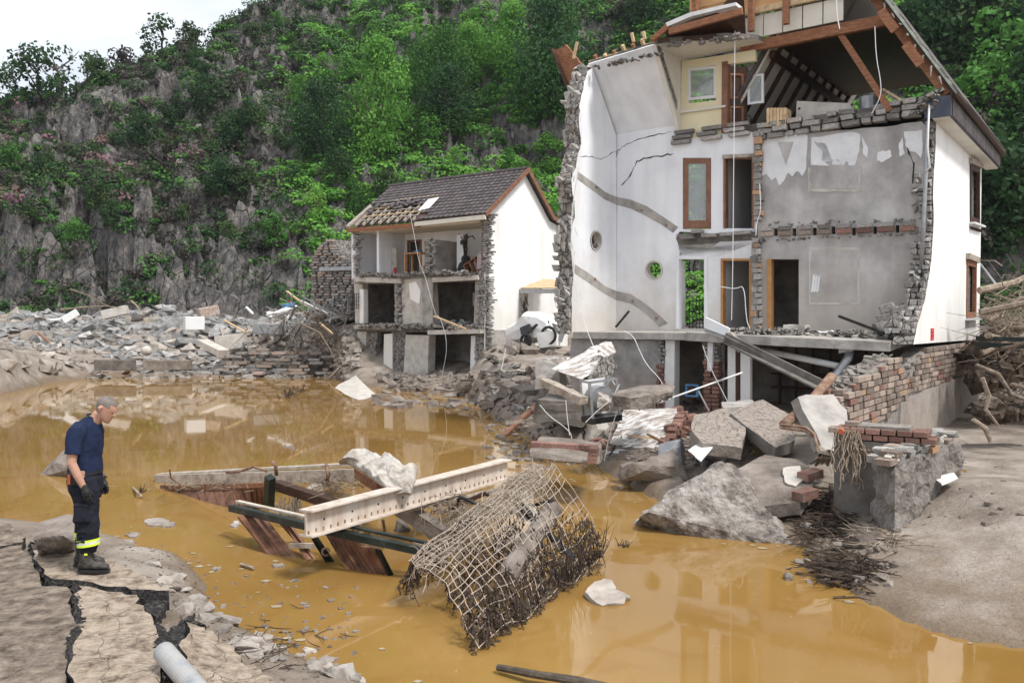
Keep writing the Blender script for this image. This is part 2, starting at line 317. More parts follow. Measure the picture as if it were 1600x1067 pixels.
def ground(x, y):
    x = np.asarray(x, float); y = np.asarray(y, float)
    d = sdf(x, y)
    w = ((x[..., None]-ctl[:, 0])**2 + (y[..., None]-ctl[:, 1])**2 + .15)**-1.6
    base = (w*ctl[:, 2]).sum(-1)/w.sum(-1)
    n = noise2(x, y, 1.1, 3)*.10 + noise2(x, y, 3.1, 4)*.045 + noise2(x, y, 8, 5)*.016
    rip = np.clip(1 - np.abs(x-6)/5, 0, 1)*(y < 14)
    n = n*(1-.75*rip) + rip*.022*np.sin(d*11+np.sin(x*1.3)*1.5)*np.exp(-d*.45)
    wd = np.where((y > 40) & (x > -15), .45, np.where((y > 40), 3.5, np.where(x > 3, 2.6, .9)))
    t = np.clip(d/wd, 0, 1); t = np.sqrt(t)*(1-.4*(wd > 1)) + t*.4*(wd > 1)
    land = .02 + np.maximum(base*t, 0) + n*np.clip(d/.8, 0.12, 1)*np.where(y > 40, 2.0, 1)
    return np.where(d > 0, np.maximum(land, .004), -np.minimum(.9, .05-d*.4) )
def gz(x, y): return float(ground(np.array([x]), np.array([y]))[0])
def gp(px, py):     # where a sight line meets the ground
    d = ray(px, py); ts = np.linspace(5, 90, 500); X = d.x*ts; Y = d.y*ts; Zr = H+d.z*ts; g = np.maximum(ground(X, Y), 0)
    i = np.argmax(Zr < g) if (Zr < g).any() else 499
    a, b = ts[max(i-1, 0)], ts[i]; fa, fb = H+d.z*a-g[max(i-1, 0)], H+d.z*b-g[i]
    t = a + (b-a)*(fa/(fa-fb) if fa != fb else .5); return CAM + d*t
def sheet(name, X, Y, Zz, m, smooth=True):
    ny, nx = X.shape; me = bpy.data.meshes.new(name)
    co = np.stack([X, Y, Zz], -1).reshape(-1, 3).astype(np.float32)
    i = np.arange(ny*nx).reshape(ny, nx); q = np.stack([i[:-1, :-1], i[:-1, 1:], i[1:, 1:], i[1:, :-1]], -1).reshape(-1)
    me.vertices.add(len(co)); me.vertices.foreach_set('co', co.ravel()); nf = len(q)//4
    me.loops.add(len(q)); me.loops.foreach_set('vertex_index', q.astype(np.int32)); me.polygons.add(nf)
    me.polygons.foreach_set('loop_start', np.arange(nf, dtype=np.int32)*4); me.update(calc_edges=True)
    me.polygons.foreach_set('use_smooth', np.full(nf, smooth)); me.materials.append(m)
    o = bpy.data.objects.new(name, me); COL.objects.link(o); return o
xs = np.concatenate([np.arange(-90, -14, .7), np.arange(-14, 14, .13), np.arange(14, 90, .7)])
ys = np.concatenate([np.arange(-40, 4, 2.), np.arange(4, 26, .13), np.arange(26, 66, .33)])
X, Y = np.meshgrid(xs, ys)
Zg = np.concatenate([ground(X[i:i+12], Y[i:i+12]) for i in range(0, len(ys), 12)])
M['mud'] = mat('river mud', [(.14,.112,.09), (.235,.195,.16), (.32,.272,.232), (.41,.36,.315)], 1.3, .75, .8, world_co=True, bscale=9, bdist=.05, spec=.35, cracks=(15, .013, (.26,.222,.19)), grime=(.42, .04, (.17,.12,.075), .85), detail=10)
struct(sheet('ground', X, Y, Zg, M['mud']))
wm = bpy.data.materials.new('muddy flood water'); wm.use_nodes = True; N = wm.node_tree.nodes; L = wm.node_tree.links; b = N['Principled BSDF']
ge = N.new('ShaderNodeNewGeometry'); n1 = N.new('ShaderNodeTexNoise'); n1.inputs['Scale'].default_value = .22; n1.inputs['Detail'].default_value = 6; L.new(ge.outputs['Position'], n1.inputs['Vector'])
r1 = N.new('ShaderNodeValToRGB'); r1.color_ramp.elements[0].position = .35; r1.color_ramp.elements[1].position = .65
r1.color_ramp.elements[0].color = (.235,.130,.034,1); r1.color_ramp.elements[1].color = (.325,.195,.062,1); L.new(n1.outputs['Fac'], r1.inputs['Fac'])
n4 = N.new('ShaderNodeTexNoise'); n4.inputs['Scale'].default_value = 26; n4.inputs['Detail'].default_value = 3; L.new(ge.outputs['Position'], n4.inputs['Vector'])
r4 = N.new('ShaderNodeMapRange'); r4.inputs['From Min'].default_value = .715; r4.inputs['From Max'].default_value = .74; r4.inputs['To Max'].default_value = .55; L.new(n4.outputs['Fac'], r4.inputs['Value'])
m4 = N.new('ShaderNodeMixRGB'); m4.inputs['Color2'].default_value = (.6,.5,.36,1); L.new(r4.outputs[0], m4.inputs['Fac']); L.new(r1.outputs[0], m4.inputs['Color1'])
n5 = N.new('ShaderNodeTexNoise'); n5.inputs['Scale'].default_value = .9; n5.inputs['Detail'].default_value = 9; n5.inputs['Distortion'].default_value = 1.6; L.new(ge.outputs['Position'], n5.inputs['Vector'])
r5 = N.new('ShaderNodeMapRange'); r5.inputs['From Min'].default_value = .54; r5.inputs['From Max'].default_value = .72; r5.inputs['To Max'].default_value = .5; L.new(n5.outputs['Fac'], r5.inputs['Value'])
m5 = N.new('ShaderNodeMixRGB'); m5.inputs['Color2'].default_value = (.215,.105,.018,1); L.new(r5.outputs[0], m5.inputs['Fac']); L.new(m4.outputs[0], m5.inputs['Color1'])
L.new(m5.outputs[0], b.inputs['Base Color']); b.inputs['Roughness'].default_value = .03; b.inputs['IOR'].default_value = 1.40; b.inputs['Specular IOR Level'].default_value = .62
n2 = N.new('ShaderNodeTexNoise'); n2.inputs['Scale'].default_value = 1.6; n2.inputs['Detail'].default_value = 3; L.new(ge.outputs['Position'], n2.inputs['Vector'])
bp = N.new('ShaderNodeBump'); bp.inputs['Strength'].default_value = .05; bp.inputs['Distance'].default_value = .02; L.new(n2.outputs['Fac'], bp.inputs['Height']); L.new(bp.outputs[0], b.inputs['Normal'])
w = MB(); w.add([(-120,-40,0),(60,-40,0),(60,56,0),(-120,56,0)], [(0,1,2,3)]); struct(w.build('pond_water', wm))
# hill
def yb(x): return np.interp(x, [-100,-45,-25,-12,0,12,22,32,45,90], [64,63,61,62,58,52,44,40,36,26])
def ridge(x): return np.interp(x, [-110,-70,-60,-50,-40,-35,-31,-27,-20,-8,10,60], [21,22,23,25.5,29,33,38,45,54,66,80,110]) + noise2(x, x*0, .35, 9)*1.3
def prof(x, d):
    L_ = np.clip((-x-2)/16, 0, 1)
    cl = np.interp(d, [-4,0,4,8,20,50,90], [-1.5,0,5.5,10,20.5,46,75]); gr = np.interp(d, [-4,0,5,90], [-1,0,4,92])
    return 3 + cl*L_ + gr*(1-L_)
dx = np.concatenate([np.arange(-75, 25, .34), np.arange(25, 80, .8)]); dd = np.concatenate([np.arange(-3, 46, .36), np.arange(46, 80, 1.4)])
DX, DD = np.meshgrid(dx, dd); base0 = prof(DX, DD)
def strata(x, z, d, h):      # slanting beds of slate, falling to the right, each one stepping back
    s = (x*.55 + z*.85 + d*.1)/2.6 + h*1.7 + noise.noise(Vector((x*.15, z*.15, d*.1)))*.8; s2 = s*2.7+h
    return -(s-math.floor(s))*1.5 - (s2-math.floor(s2))*.5 + .9
off = np.zeros(DX.shape); zz = np.zeros(DX.shape)
for i in range(DX.shape[0]):
    for j in range(DX.shape[1]):
        x = DX[i, j]; d = DD[i, j]; z0 = base0[i, j]
        q = Vector((x*.13 + z0*.085, d*.05, z0*.12 - x*.09)); ds, ps = noise.voronoi(q)
        h1 = noise.cell(ps[0]*7.7); t = (q-ps[0])
        q2 = Vector((x*.42+z0*.34, d*.2, z0*.42-x*.30)); ds2, ps2 = noise.voronoi(q2); h2 = noise.cell(ps2[0]*9.1)
        q3 = q2*2.7; ds3, ps3 = noise.voronoi(q3); h3 = noise.cell(ps3[0]*5.3)
        amp = .72 if x < 0 else max(.35, .72-x*.03)
        off[i, j] = amp*((h1-.5)*2.6 + t.x*5*(h1-.5) + t.z*4*(h2-.3) + (h2-.5)*1.2 + (q2-ps2[0]).x*3.0*(h2-.5) + (h3-.5)*.5 + (q3-ps3[0]).z*.8*(h3-.5) + strata(x, z0, d, h1))
zh = prof(DX, DD + off*np.clip((DD+3)/5, 0, 1)) + noise2(DX, DD, .12, 21)*1.5*np.clip(DD/10, 0, 1)
RG = ridge(DX); zh = np.where(zh > RG-2, RG-2 + 2*(1-np.exp(-(zh-RG+2)/2)), zh) + np.where(zh > RG-2, off*.35, 0)
M['rock'] = mat('slate cliff rock', [(.04,.04,.044), (.115,.108,.106), (.215,.195,.18), (.33,.30,.27)], 1.6, .88, 1.0, world_co=True, stretch=(1.0,1.0,.62), rot=(0,.75,.2), bscale=2.4, bdist=.5, cracks=(.55, .014, (.06,.06,.06)), spread=(.34,.68), detail=12)
struct(sheet('cliff_hillside', DX, DD+yb(DX), zh, M['rock'], smooth=False))
def hz(x, y):
    d = y - float(yb(x)); i = min(max(int(np.searchsorted(dd, d))-1, 0), len(dd)-2); j = min(max(int(np.searchsorted(dx, x))-1, 0), len(dx)-2)
    return float(zh[i:i+2, j:j+2].mean())

# ------------------------------------------------------------------ vegetation
def leaves_mesh(name, cen, rad, cnt, size, m, seed, flat=.75, org=(0,0,0), up=.3):
    r_ = np.random.RandomState(seed); cen = np.asarray(cen, float); rad = np.asarray(rad, float)
    idx = np.repeat(np.arange(len(cen)), cnt); n = len(idx)
    v = r_.normal(size=(n, 3)); v /= np.linalg.norm(v, axis=1)[:, None]; rr = r_.uniform(.45, 1.05, n)**.6
    p = cen[idx] + v*(rr*rad[idx])[:, None]*np.array([1, 1, flat])
    nrm = v*.8 + r_.normal(size=(n, 3))*.6 + np.array([0, -.3*(up > 1), up]); nrm /= np.linalg.norm(nrm, axis=1)[:, None]
    t = np.cross(nrm, r_.normal(size=(n, 3))); t /= np.linalg.norm(t, axis=1)[:, None]; bq = np.cross(nrm, t)
    s = (size*r_.uniform(.55, 1.3, n))[:, None]
    co = np.stack([p-t*s, p-bq*s*.6+nrm*s*.15, p+t*s, p+bq*s*.6+nrm*s*.15], 1).reshape(-1, 3) - np.array(org)
    me = bpy.data.meshes.new(name); me.vertices.add(len(co)); me.vertices.foreach_set('co', co.astype(np.float32).ravel())
    me.loops.add(4*n); me.loops.foreach_set('vertex_index', np.arange(4*n, dtype=np.int32)); me.polygons.add(n)
    me.polygons.foreach_set('loop_start', np.arange(n, dtype=np.int32)*4); me.update(calc_edges=True); me.materials.append(m)
    return me
vr = random.Random(11)
groups = {k: ([], []) for k in ('leaf', 'leaf_d', 'leaf_o', 'leaf_v', 'heath', 'pink')}
for k in range(17000):
    x = vr.uniform(-62, 45); d = vr.uniform(0, 52 if x < 0 else 40); y = float(yb(x))+d
    if abs(x/y) > .72: continue
    z = hz(x, y)
    elev = (z-3)/y
    if elev > .47 : continue
    nA = noise.noise(Vector((x*.11, y*.11, 1.7))); nB = noise.noise(Vector((x*.3, y*.3, 5.1)))
    px = 800+FPX*x/y; py = 500-FPX*elev
    lush = min(1, max(0, (px-330)/350))      # the slope gets greener towards the village
    if py > 370 and px < 430 and nB < -.05: continue
    dens = .74 + .4*lush + nA*1.1 + nB*.7
    if vr.random() > dens: continue
    if px > 1480: kind = vr.choice(['leaf_d','leaf_d','leaf_o','leaf'])
    elif nB > .1 and lush > .3: kind = 'leaf_v'
    elif lush > .35 and py > 170: kind = vr.choice(['leaf_v','leaf_v','leaf'])
    elif lush > .5: kind = vr.choice(['leaf_v','leaf','leaf','leaf_o','leaf_d'])
    elif px < 330 and py > 130 and py < 340 and nB > .26: kind = vr.choice(['pink','leaf_o','leaf'])
    else: kind = vr.choice(['leaf_o','leaf_d','heath','leaf','leaf_o','heath'])
    g = groups[kind]; g[0].append((x, y, z+.15)); g[1].append(vr.uniform(.45, 1.35)*(1.25 if kind == 'leaf_d' else 1))
for i, (k, (c, r_)) in enumerate(groups.items()):
    if c:
        o = bpy.data.objects.new('undergrowth', leaves_mesh('undergrowth', c, r_, 95, .17, M[k], i+1, .4 if k in ('leaf_v','leaf') else .6, up=1.4 if k in ('leaf_v','leaf') else .5)); COL.objects.link(o)
        tag(o, None, None, None, 'stuff')
def crown_mesh(name, r, h, lobes, per, size, m, seed):
    q = random.Random(seed); c = []; rr = []
    for i in range(lobes):
        a = q.uniform(0, 6.28); t = q.random()**.7; zz_ = q.uniform(.12, 1)
        w_ = math.sin(min(1, zz_*1.05)*math.pi*.93+.12)**.7*r*t*.85
        c.append((math.cos(a)*w_, math.sin(a)*w_, zz_*h)); rr.append(q.uniform(.26, .46)*r)
    return leaves_mesh(name, c, rr, per, size, m, seed, .8)
def trunk_mesh(h, r, seed):
    q = random.Random(seed); b = MB(); pts = [(q.uniform(-.1,.1)*k, q.uniform(-.1,.1)*k, -0.5 + (h*.8+.5)*k/4) for k in range(5)]
    b.tube(pts, [r, r*.85, r*.65, r*.45, r*.2], 6)
    for k in range(5):
        a = q.uniform(0, 6.28); z0 = h*q.uniform(.25, .6); L_ = h*q.uniform(.25, .45)
        b.tube([(0,0,z0), (math.cos(a)*L_*.5, math.sin(a)*L_*.5, z0+L_*.45), (math.cos(a)*L_*.85, math.sin(a)*L_*.85, z0+L_*.9)], [r*.45, r*.3, r*.1], 5)
    me = bpy.data.meshes.new('trunk'); me.from_pydata(b.v, [], b.f); me.materials.append(M['bark']); return me
protos = {}
for k, (r_, h_, lob, per, m) in {'round':(2.3,3.6,26,60,'leaf'), 'dark':(2.4,4.2,28,60,'leaf_d'), 'bright':(2.1,4.3,30,55,'leaf_v'), 'olive':(1.9,2.6,20,55,'leaf_o'), 'sparse':(2.0,3.4,15,38,'leaf_d'), 'twiggy':(1.7,2.0,16,50,'heath')}.items():
    protos[k] = (crown_mesh('crown', r_, h_, lob, per, .16, M[m], len(k)*7+3), trunk_mesh(h_, .13, len(k)*5))
for k, (r_, h_, lob, per, m) in {'bright2':(4.0,8.4,60,110,'leaf_v'), 'dark2':(4.6,8.2,64,110,'leaf_d'), 'round2':(4.4,7.0,64,110,'leaf')}.items():
    protos[k] = (crown_mesh('crown', r_, h_, lob, per, .17, M[m], len(k)*7+31), trunk_mesh(h_, .22, len(k)*5))
def tree(kind, x, y, s, label, group, z=None, nm='bush', sz=1.0):
    z = hz(x, y) if z is None else z
    cm, tm = protos[kind]; t = thing(nm, label, 'tree' if nm == 'tree' else 'bush', (x, y, z-.15), group, vr.uniform(0, 6.28)); t.scale = (s, s, s*sz)
    for n_, me in (('trunk', tm), ('crown', cm)):
        o = bpy.data.objects.new(n_, me); o.parent = t; COL.objects.link(o)
    return t
def hill_px(px, py):      # where a sight line meets the hill
    d = ray(px, py)
    for k in range(300):
        D = 36+k*.3; p = CAM+d*(D/d.y)
        if p.y > float(yb(p.x)) and p.z < hz(p.x, p.y): return p
    return CAM+d*(100/d.y)
sky = [(28,118,'sparse',1.1,'leftmost bush on the skyline above the cliff'),(62,100,'sparse',1.5,'wide airy tree on the cliff skyline at the left'),(95,96,'sparse',1.4,'airy tree standing right beside the widest skyline tree'),
       (205,84,'twiggy',1.1,'low twiggy bush on the skyline between the two airy trees'),(258,45,'sparse',1.15,'lone small tree on the skyline above the sharp grey crag'),(300,34,'olive',.9,'small bush on the skyline just right of the lone tree'),(150,108,'olive',1.0,'olive bush on the skyline notch beside the airy pair of trees')]
for px, py, k, s, lb in sky:
    X_ = (px-800)/FPX; best = None
    for D in np.arange(70, 130, 1.0):
        e = (hz(X_*D, D)-3)/D
        if best is None or e > best[0]: best = (e, D)
    tree(k, X_*best[1], best[1], s*1.1, lb, 'trees on the cliff skyline', nm='tree')
spec = [(590,235,'bright',2.0,1.35,'tall light green bush standing alone above the small house roof'),(500,225,'dark',1.6,1.1,'dark bush left of the tall light green bush'),(548,330,'round',1.0,1,'rounded bush just behind the left end of the tiled roof'),
 (690,130,'round',1.9,1,'broad dark topped bush high on the green slope'),(735,120,'bright',1.6,1,'bright bush touching the broad bush high on the slope'),(800,95,'bright',1.7,1,'bright bush near the top of the slope beside the tall house'),
 (860,200,'dark',2.3,1.2,'big dark bush just left of the tall house edge'),(850,160,'round',1.9,1.2,'mid green tree above the big dark bush by the tall house'),(700,190,'dark',1.5,1,'dark rounded bush in the middle of the green slope'),
 (640,140,'round',1.3,1,'small rounded bush left of the broad one on the slope'),(430,120,'leafx',1.2,1,'')]
for px, py, k, s, sz, lb in spec[:-1]:
    p = hill_px(px, py+25); tree(k+'2', p.x, p.y, s*.45, lb, 'bushes on the green slope', sz=sz, nm='bush')
KW = {'olive':'olive green','dark':'dark green','twiggy':'grey twiggy','round':'fresh green','bright':'bright green'}
def blabel(kd, s, px, py):
    h_ = 'near the top' if py < 130 else ('half way up' if py < 260 else 'low')
    w_ = 'on the left end of the grey cliff' if px < 150 else ('on the cliff above the rubble heap' if px < 300 else ('on the cliff left of the small house' if px < 450 else ('on the slope above the brick ruin' if px < 560 else ('on the slope above the tiled roof' if px < 740 else 'on the slope beside the tall house'))))
    return '%s %s bush %s %s' % ('big' if s > .6 else 'small', KW[kd], h_, w_)
n = 0
for k in range(900):
    if n >= 110: break
    px = vr.uniform(0, 900); py = vr.uniform(40, 400)
    if px < 420 and vr.random() < .45: continue
    p = hill_px(px, py)
    if p.y > 99: continue
    kd = vr.choice(['olive','dark','twiggy','olive','round'] if px < 450 else ['round','dark','bright','round','olive'])
    s0 = vr.uniform(.35, .85); tree(kd, p.x, p.y, s0, blabel(kd, s0, px, py), 'bushes scattered over the ' + ('cliff' if px < 450 else 'green slope')); n += 1
for k in range(46):
    px = vr.uniform(1440, 1700) if k < 40 else vr.uniform(900, 1350); py = vr.uniform(-40, 420) if k < 40 else vr.uniform(20, 60)
    p = hill_px(px, py); s = vr.uniform(.8, 1.6)
    kd = vr.choice(['dark','round','dark','olive','twiggy']); tree(kd, p.x, p.y, s, '%s %s tree behind the tall house, %s' % ('large' if s > 1.2 else 'smaller', KW[kd], 'near the photo top' if py < 100 else ('level with its gutter' if py < 220 else ('beside its upper side window' if py < 330 else 'above the log jam'))) if px > 1400 else 'tree top showing over the roof of the tall house', 'trees of the wood behind the tall house', nm='tree')
# ------------------------------------------------------------------ masonry helpers
cr = random.Random(23)
def lerp(a, b, t): return a + (b-a)*t
def jag(pts, amp, n, seed, fr_ax=None, nrm=None):      # breaks a line of points into a ragged edge
    q = random.Random(seed); out = []
    for i in range(len(pts)-1):
        a, b = Vector(pts[i]), Vector(pts[i+1]); d = (b-a).normalized(); out.append(a)
        for k in range(1, n):
            o = Vector((q.uniform(-1,1), q.uniform(-1,1), q.uniform(-1,1))); o -= d*o.dot(d)
            if nrm: o -= nrm*o.dot(nrm)
            out.append(a.lerp(b, (k+q.uniform(-.3,.3))/n) + (fr_ax*(o.dot(fr_ax)) if fr_ax else o)*amp)
    out.append(Vector(pts[-1])); return out
def rock_mesh(name, m, seed, sx=1, sy=1, sz=1, n=16, rough=0):
    q = random.Random(seed); bm = bmesh.new()
    for k in range(n): bm.verts.new((q.uniform(-.5,.5)*sx, q.uniform(-.5,.5)*sy, q.choice((-.5,.5,q.uniform(-.5,.5)))*sz))
    r_ = bmesh.ops.convex_hull(bm, input=bm.verts)
    bmesh.ops.delete(bm, geom=[g for g in r_['geom_interior'] if isinstance(g, bmesh.types.BMVert)], context='VERTS')
    me = bpy.data.meshes.new(name); bm.to_mesh(me); bm.free(); me.materials.append(m); return me
def brick_mesh(name, m, seed, j=.08):
    q = random.Random(seed); b = MB(); vs = []
    for i in (-.5,.5):
        for k in (-.5,.5):
            for l in (-.5,.5): vs.append((i*(1-q.random()*j), k*(1-q.random()*j), l*(1-q.random()*j)))
    me = bpy.data.meshes.new(name); me.from_pydata(vs, [], [(0,1,3,2),(4,6,7,5),(0,4,5,1),(2,3,7,6),(0,2,6,4),(1,5,7,3)])
    bm = bmesh.new(); bm.from_mesh(me); bmesh.ops.bevel(bm, geom=bm.edges[:], offset=.05, segments=1, affect='EDGES'); bm.to_mesh(me); bm.free()
    me.materials.append(m); return me
BR = {'stone_p':[rock_mesh('stone', M['stone_p'], k, 1.05, 1.1, 1.05, 22) for k in range(6)], 'stone':[brick_mesh('stone', M['stone'], k, .22) for k in range(4)], 'brick':[brick_mesh('brick', M['brick'], k) for k in range(3)],
      'brick_g':[brick_mesh('brick', M['brick_g'], k, .12) for k in range(4)], 'brick_o':[brick_mesh('brick', M['brick_o'], k) for k in range(2)]}
def put(me, parent, loc, ex, ey, ez, sx, sy, sz, name='brick'):
    o = bpy.data.objects.new(name, me); COL.objects.link(o); o.parent = parent
    mt = Matrix((ex, ey, ez)).transposed().to_4x4()
    org = Vector(); p = parent
    while p is not None: org += p.location; p = p.parent
    o.location = Vector(loc) - org; o.rotation_euler = mt.to_euler(); o.scale = (sx, sy, sz); return o
def courses(parent, kind, o, ex, ey, w, h, bw, bh, bd, name, top=None, keep=1.0, left=None, q=None, mix=None, proud=.0, right=None):
    """courses of bricks on the plane through o spanned by ex (along) and Z; ey points out of the wall"""
    q = q or cr; nrow = max(1, int(h/bh)); n = 0
    for r_ in range(nrow):
        x = -bw*(.5 if r_ % 2 else 0)*1.0
        if left: x += left(r_*bh)
        xe = w if right is None else right(r_*bh)
        while x < xe-.02:
            L_ = bw*q.uniform(.75, 1.25); L2 = min(L_, xe-x)
            xa = max(x, 0 if not left else left(r_*bh))
            L2 = min(x+L_, xe) - xa
            if L2 > bw*.25 and (top is None or (r_+1)*bh <= top(xa+L2/2)) and q.random() < keep:
                kd = mix[0] if mix and q.random() < mix[1] else kind
                c = Vector(o) + ex*(xa+L2/2) + Z*((r_+.5)*bh) + ey*(q.uniform(-.018, .018)+proud)
                t = q.uniform(-.02, .02)
                e1 = (ex + Z*t).normalized(); e3 = ey.cross(e1)*-1
                if e3.z < 0: e3 = -e3
                put(q.choice(BR[kd]), parent, c, e1, e1.cross(e3)*-1 if False else e3.cross(e1), e3, L2-.018, bd, bh-.016, name); n += 1
            x += L_
    return n
def rubble_line(mb, pts, s, n, seed, flat=.6):      # loose broken bits heaped along a line
    q = random.Random(seed)
    for k in range(n):
        t = q.random()*(len(pts)-1); i = min(int(t), len(pts)-2); p = Vector(pts[i]).lerp(Vector(pts[i+1]), t-i)
        a = Vector((q.uniform(-1,1), q.uniform(-1,1), q.uniform(-.4,.4))).normalized(); b_ = a.cross(Vector((q.uniform(-.3,.3), q.uniform(-.3,.3), 1))).normalized(); c = a.cross(b_)
        r_ = s*q.uniform(.3, 1); mb.box(p + Vector((q.uniform(-1,1), q.uniform(-1,1), q.uniform(-.2,.8)))*s*.8, a*r_*.6, b_*r_*.45, c*r_*flat*.4)
    return mb

# ------------------------------------------------------------------ the tall house
q0 = BH.pt(2, 0, .6)
big = thing('ruined_house', 'tall three storey ruined house with its whole front torn off, at the right', 'house', q0)
f = BH.f; s_ = BH.s
AL, AR = -1.96, 6.36
# stairwell back wall + door wall in white, one sheet with its openings
def rect(x0, y0, x1, y1, x0b=None, x1b=None): return [f(x0, y0), f(x1, y0), f(x1b or x1, y1), f(x0b or x0, y1)]
def disc(cx, cy, rx, ry, fn, n=20): return [fn(cx+rx*math.cos(6.2832*k/n), cy+ry*math.sin(6.2832*k/n)) for k in range(n)]
w = MB()
top = [f(963, 210), f(1062, 195), f(1062, 219), f(1135, 209), f(1150, 214), f(1180, 206)]
outer = top + [f(1183, 206), f(1183, 362), f(1130, 364), f(1115, 365), f(1062, 362), f(1056, 372), f(1060, 382)] + jag([f(1060, 384), f(1110, 388), f(1125, 378), f(1180, 376), f(1180, 400), f(1180, 519)], .012, 3, 2, nrm=V)[1:] + [f(963, 518)]
holesA = [rect(1067, 247, 1111, 358), rect(1131, 246, 1175, 357), rect(1057, 402, 1104, 514), rect(1127, 405, 1172, 514.5), disc(1022, 422, 13.5, 15, f)]
w.prism(outer[:-1] + [outer[-1]], V*.28, 0, 1, holesA)
w.build('white_wall', [M['white'], M['conc_l']], big)
# the floor band between the upper and lower door rows
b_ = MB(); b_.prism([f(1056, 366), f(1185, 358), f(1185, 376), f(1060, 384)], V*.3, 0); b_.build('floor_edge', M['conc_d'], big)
bb = MB(); bb.prism([f(1060, 384), f(1185, 376), f(1180, 379), f(1120, 402), f(1062, 402)], V*.25); bb.build('lintel', M['conc'], big)
for px, py, ww in [(1075, 371, 28), (1108, 368, 24), (1135, 366, 20), (1160, 364, 28), (1090, 362, 18)]:
    p = f(px, py, -.1); put(cr.choice(BR['stone']), big, p, U, V, Z, ww*.017, .3, .10, 'stone')
# grey plastered wall on the right, joist sockets cut through it
sock = [(1209, 349), (1238, 349), (1270, 348), (1299, 346), (1331, 348), (1364, 346), (1399, 344), (1430, 342)]
holesB = [[f(x, y+8), f(x+6, y+8), f(x+6, y+20), f(x, y+20)] for x, y in sock[:-1]] + [rect(1198, 405, 1248, 516)]
w = MB(); outer = jag([f(1184, 222), f(1250, 210), f(1330, 203), f(1400, 196), f(1440, 190)], .02, 4, 6, nrm=V) + [f(1449, 200), f(1449, 340), f(1440, 440), f(1425, 530), f(1184, 521)]
w.prism(outer, V*.3, 0, 1, holesB); w.build('grey_wall', [M['grey'], M['conc']], big)
for k, (x0, y0, x1, y1, m) in enumerate([(1264,386,1343,476,'conc_l'), (1267,390,1340,472,'grey'), (1262,262,1345,300,'conc_l'), (1266,258,1342,295,'grey')]):
    pp = jag([f(x0,y0,-.004*(1+k)), f(x1,y0+1,-.004*(1+k)), f(x1,y1,-.004*(1+k)), f(x0,y1,-.004*(1+k)), f(x0,y0,-.004*(1+k))], .015, 6, k, nrm=V)[:-1]
    b_ = MB(); b_.prism(pp, V*.003); b_.build('plaster_patch', M[m], big)
for k in range(3):
    b_ = MB(); b_.prism([f(1270+k*4,430+k*2,-.022), f(1274+k*4,428,-.022), f(1271+k*4,455,-.022), f(1267+k*4,458,-.022)], V*.003); b_.build('paint_smear', M['peel'], big)
# band of brick between the joist sockets
xs_ = [1187] + [x for x, y in sock]
for i in range(len(xs_)-1):
    x0 = xs_[i]+(6 if i else 0); x1 = xs_[i+1]; ym = 359 - (x0-1187)*.04
    for k, (dy, kd) in enumerate([(-1, 'stone'), (7, 'brick_g' if i < 4 else 'brick')]):
        p = f((x0+x1)/2, ym+dy, -.03); put(cr.choice(BR[kd]), big, p, U, V, Z, (f(x1, ym)-f(x0, ym)).length-.02, .12, .12, 'brick')
# damage above the sockets: broken plaster rims
rm = MB()
for x, y in sock: rubble_line(rm, [f(x-10, y+6, -.02), f(x+3, y-1, -.02), f(x+15, y+6, -.02)], .07, 9, int(x))
rubble_line(rm, [f(1187, 377, -.02), f(1300, 372, -.02), f(1440, 366, -.02)], .06, 60, 4); stuff(rm.build('plaster_crumbs', M['conc_d'], big))
# curling flakes of white paint on the upper grey wall
flk = [[(1190,212),(1247,205),(1262,212),(1260,262),(1254,275),(1246,268),(1238,276),(1232,270),(1225,283),(1217,290),(1212,277),(1205,283),(1197,272),(1190,276)],
       [(1272,222),(1285,238),(1283,250),(1300,262),(1311,268),(1314,252),(1300,250),(1290,225)],
       [(1268,215),(1330,206),(1344,210),(1343,236),(1336,258),(1328,262),(1322,252),(1316,262),(1310,250),(1301,252),(1300,270),(1284,275),(1268,272)],
       [(1412,206),(1441,203),(1441,240),(1438,247),(1430,238),(1421,236),(1415,228)],
       [(1346,212),(1356,230),(1355,248),(1348,240)], [(1372,238),(1390,234),(1393,245),(1380,253),(1371,252)], [(1410,215),(1414,240),(1406,245),(1404,230)]]
for k, poly in enumerate(flk):
    b_ = MB(); pts = [f(x, y, -.012) for x, y in poly]; b_.prism(jag(pts+[pts[0]], .02, 3, k, nrm=V)[:-1], V*.008); b_.build('paint_flake', M['peel'], big)
b_ = MB(); pts = [f(x, y, -.016) for x, y in [(1215,222),(1240,222),(1228,258)]]; b_.prism(pts, V*.003); b_.build('bare_patch', M['grey'], big)
# the left wall, seen from the inside: torn near edge, thickness .45
L0 = Frame(BH.pt(AL, 0, 0).x, BH.pt(AL, 0, 0).y)
sl = lambda x, y: BH.s(x, y, AL)
edge = [(918,112),(908,150),(905,180),(908,225),(900,262),(893,282),(898,330),(893,370),(897,420),(893,470),(893,522)]
ep = [sl(x, y) for x, y in edge]; w = MB()
outer = [sl(963, 518), sl(963, 212), sl(926, 106)] + jag(ep, .05, 4, 9, V)
w.prism(outer, -U*.45, 0, 1, [disc(931, 376, 9, 16, sl)]); w.build('stair_wall', [M['white'], M['stone_w']], big)
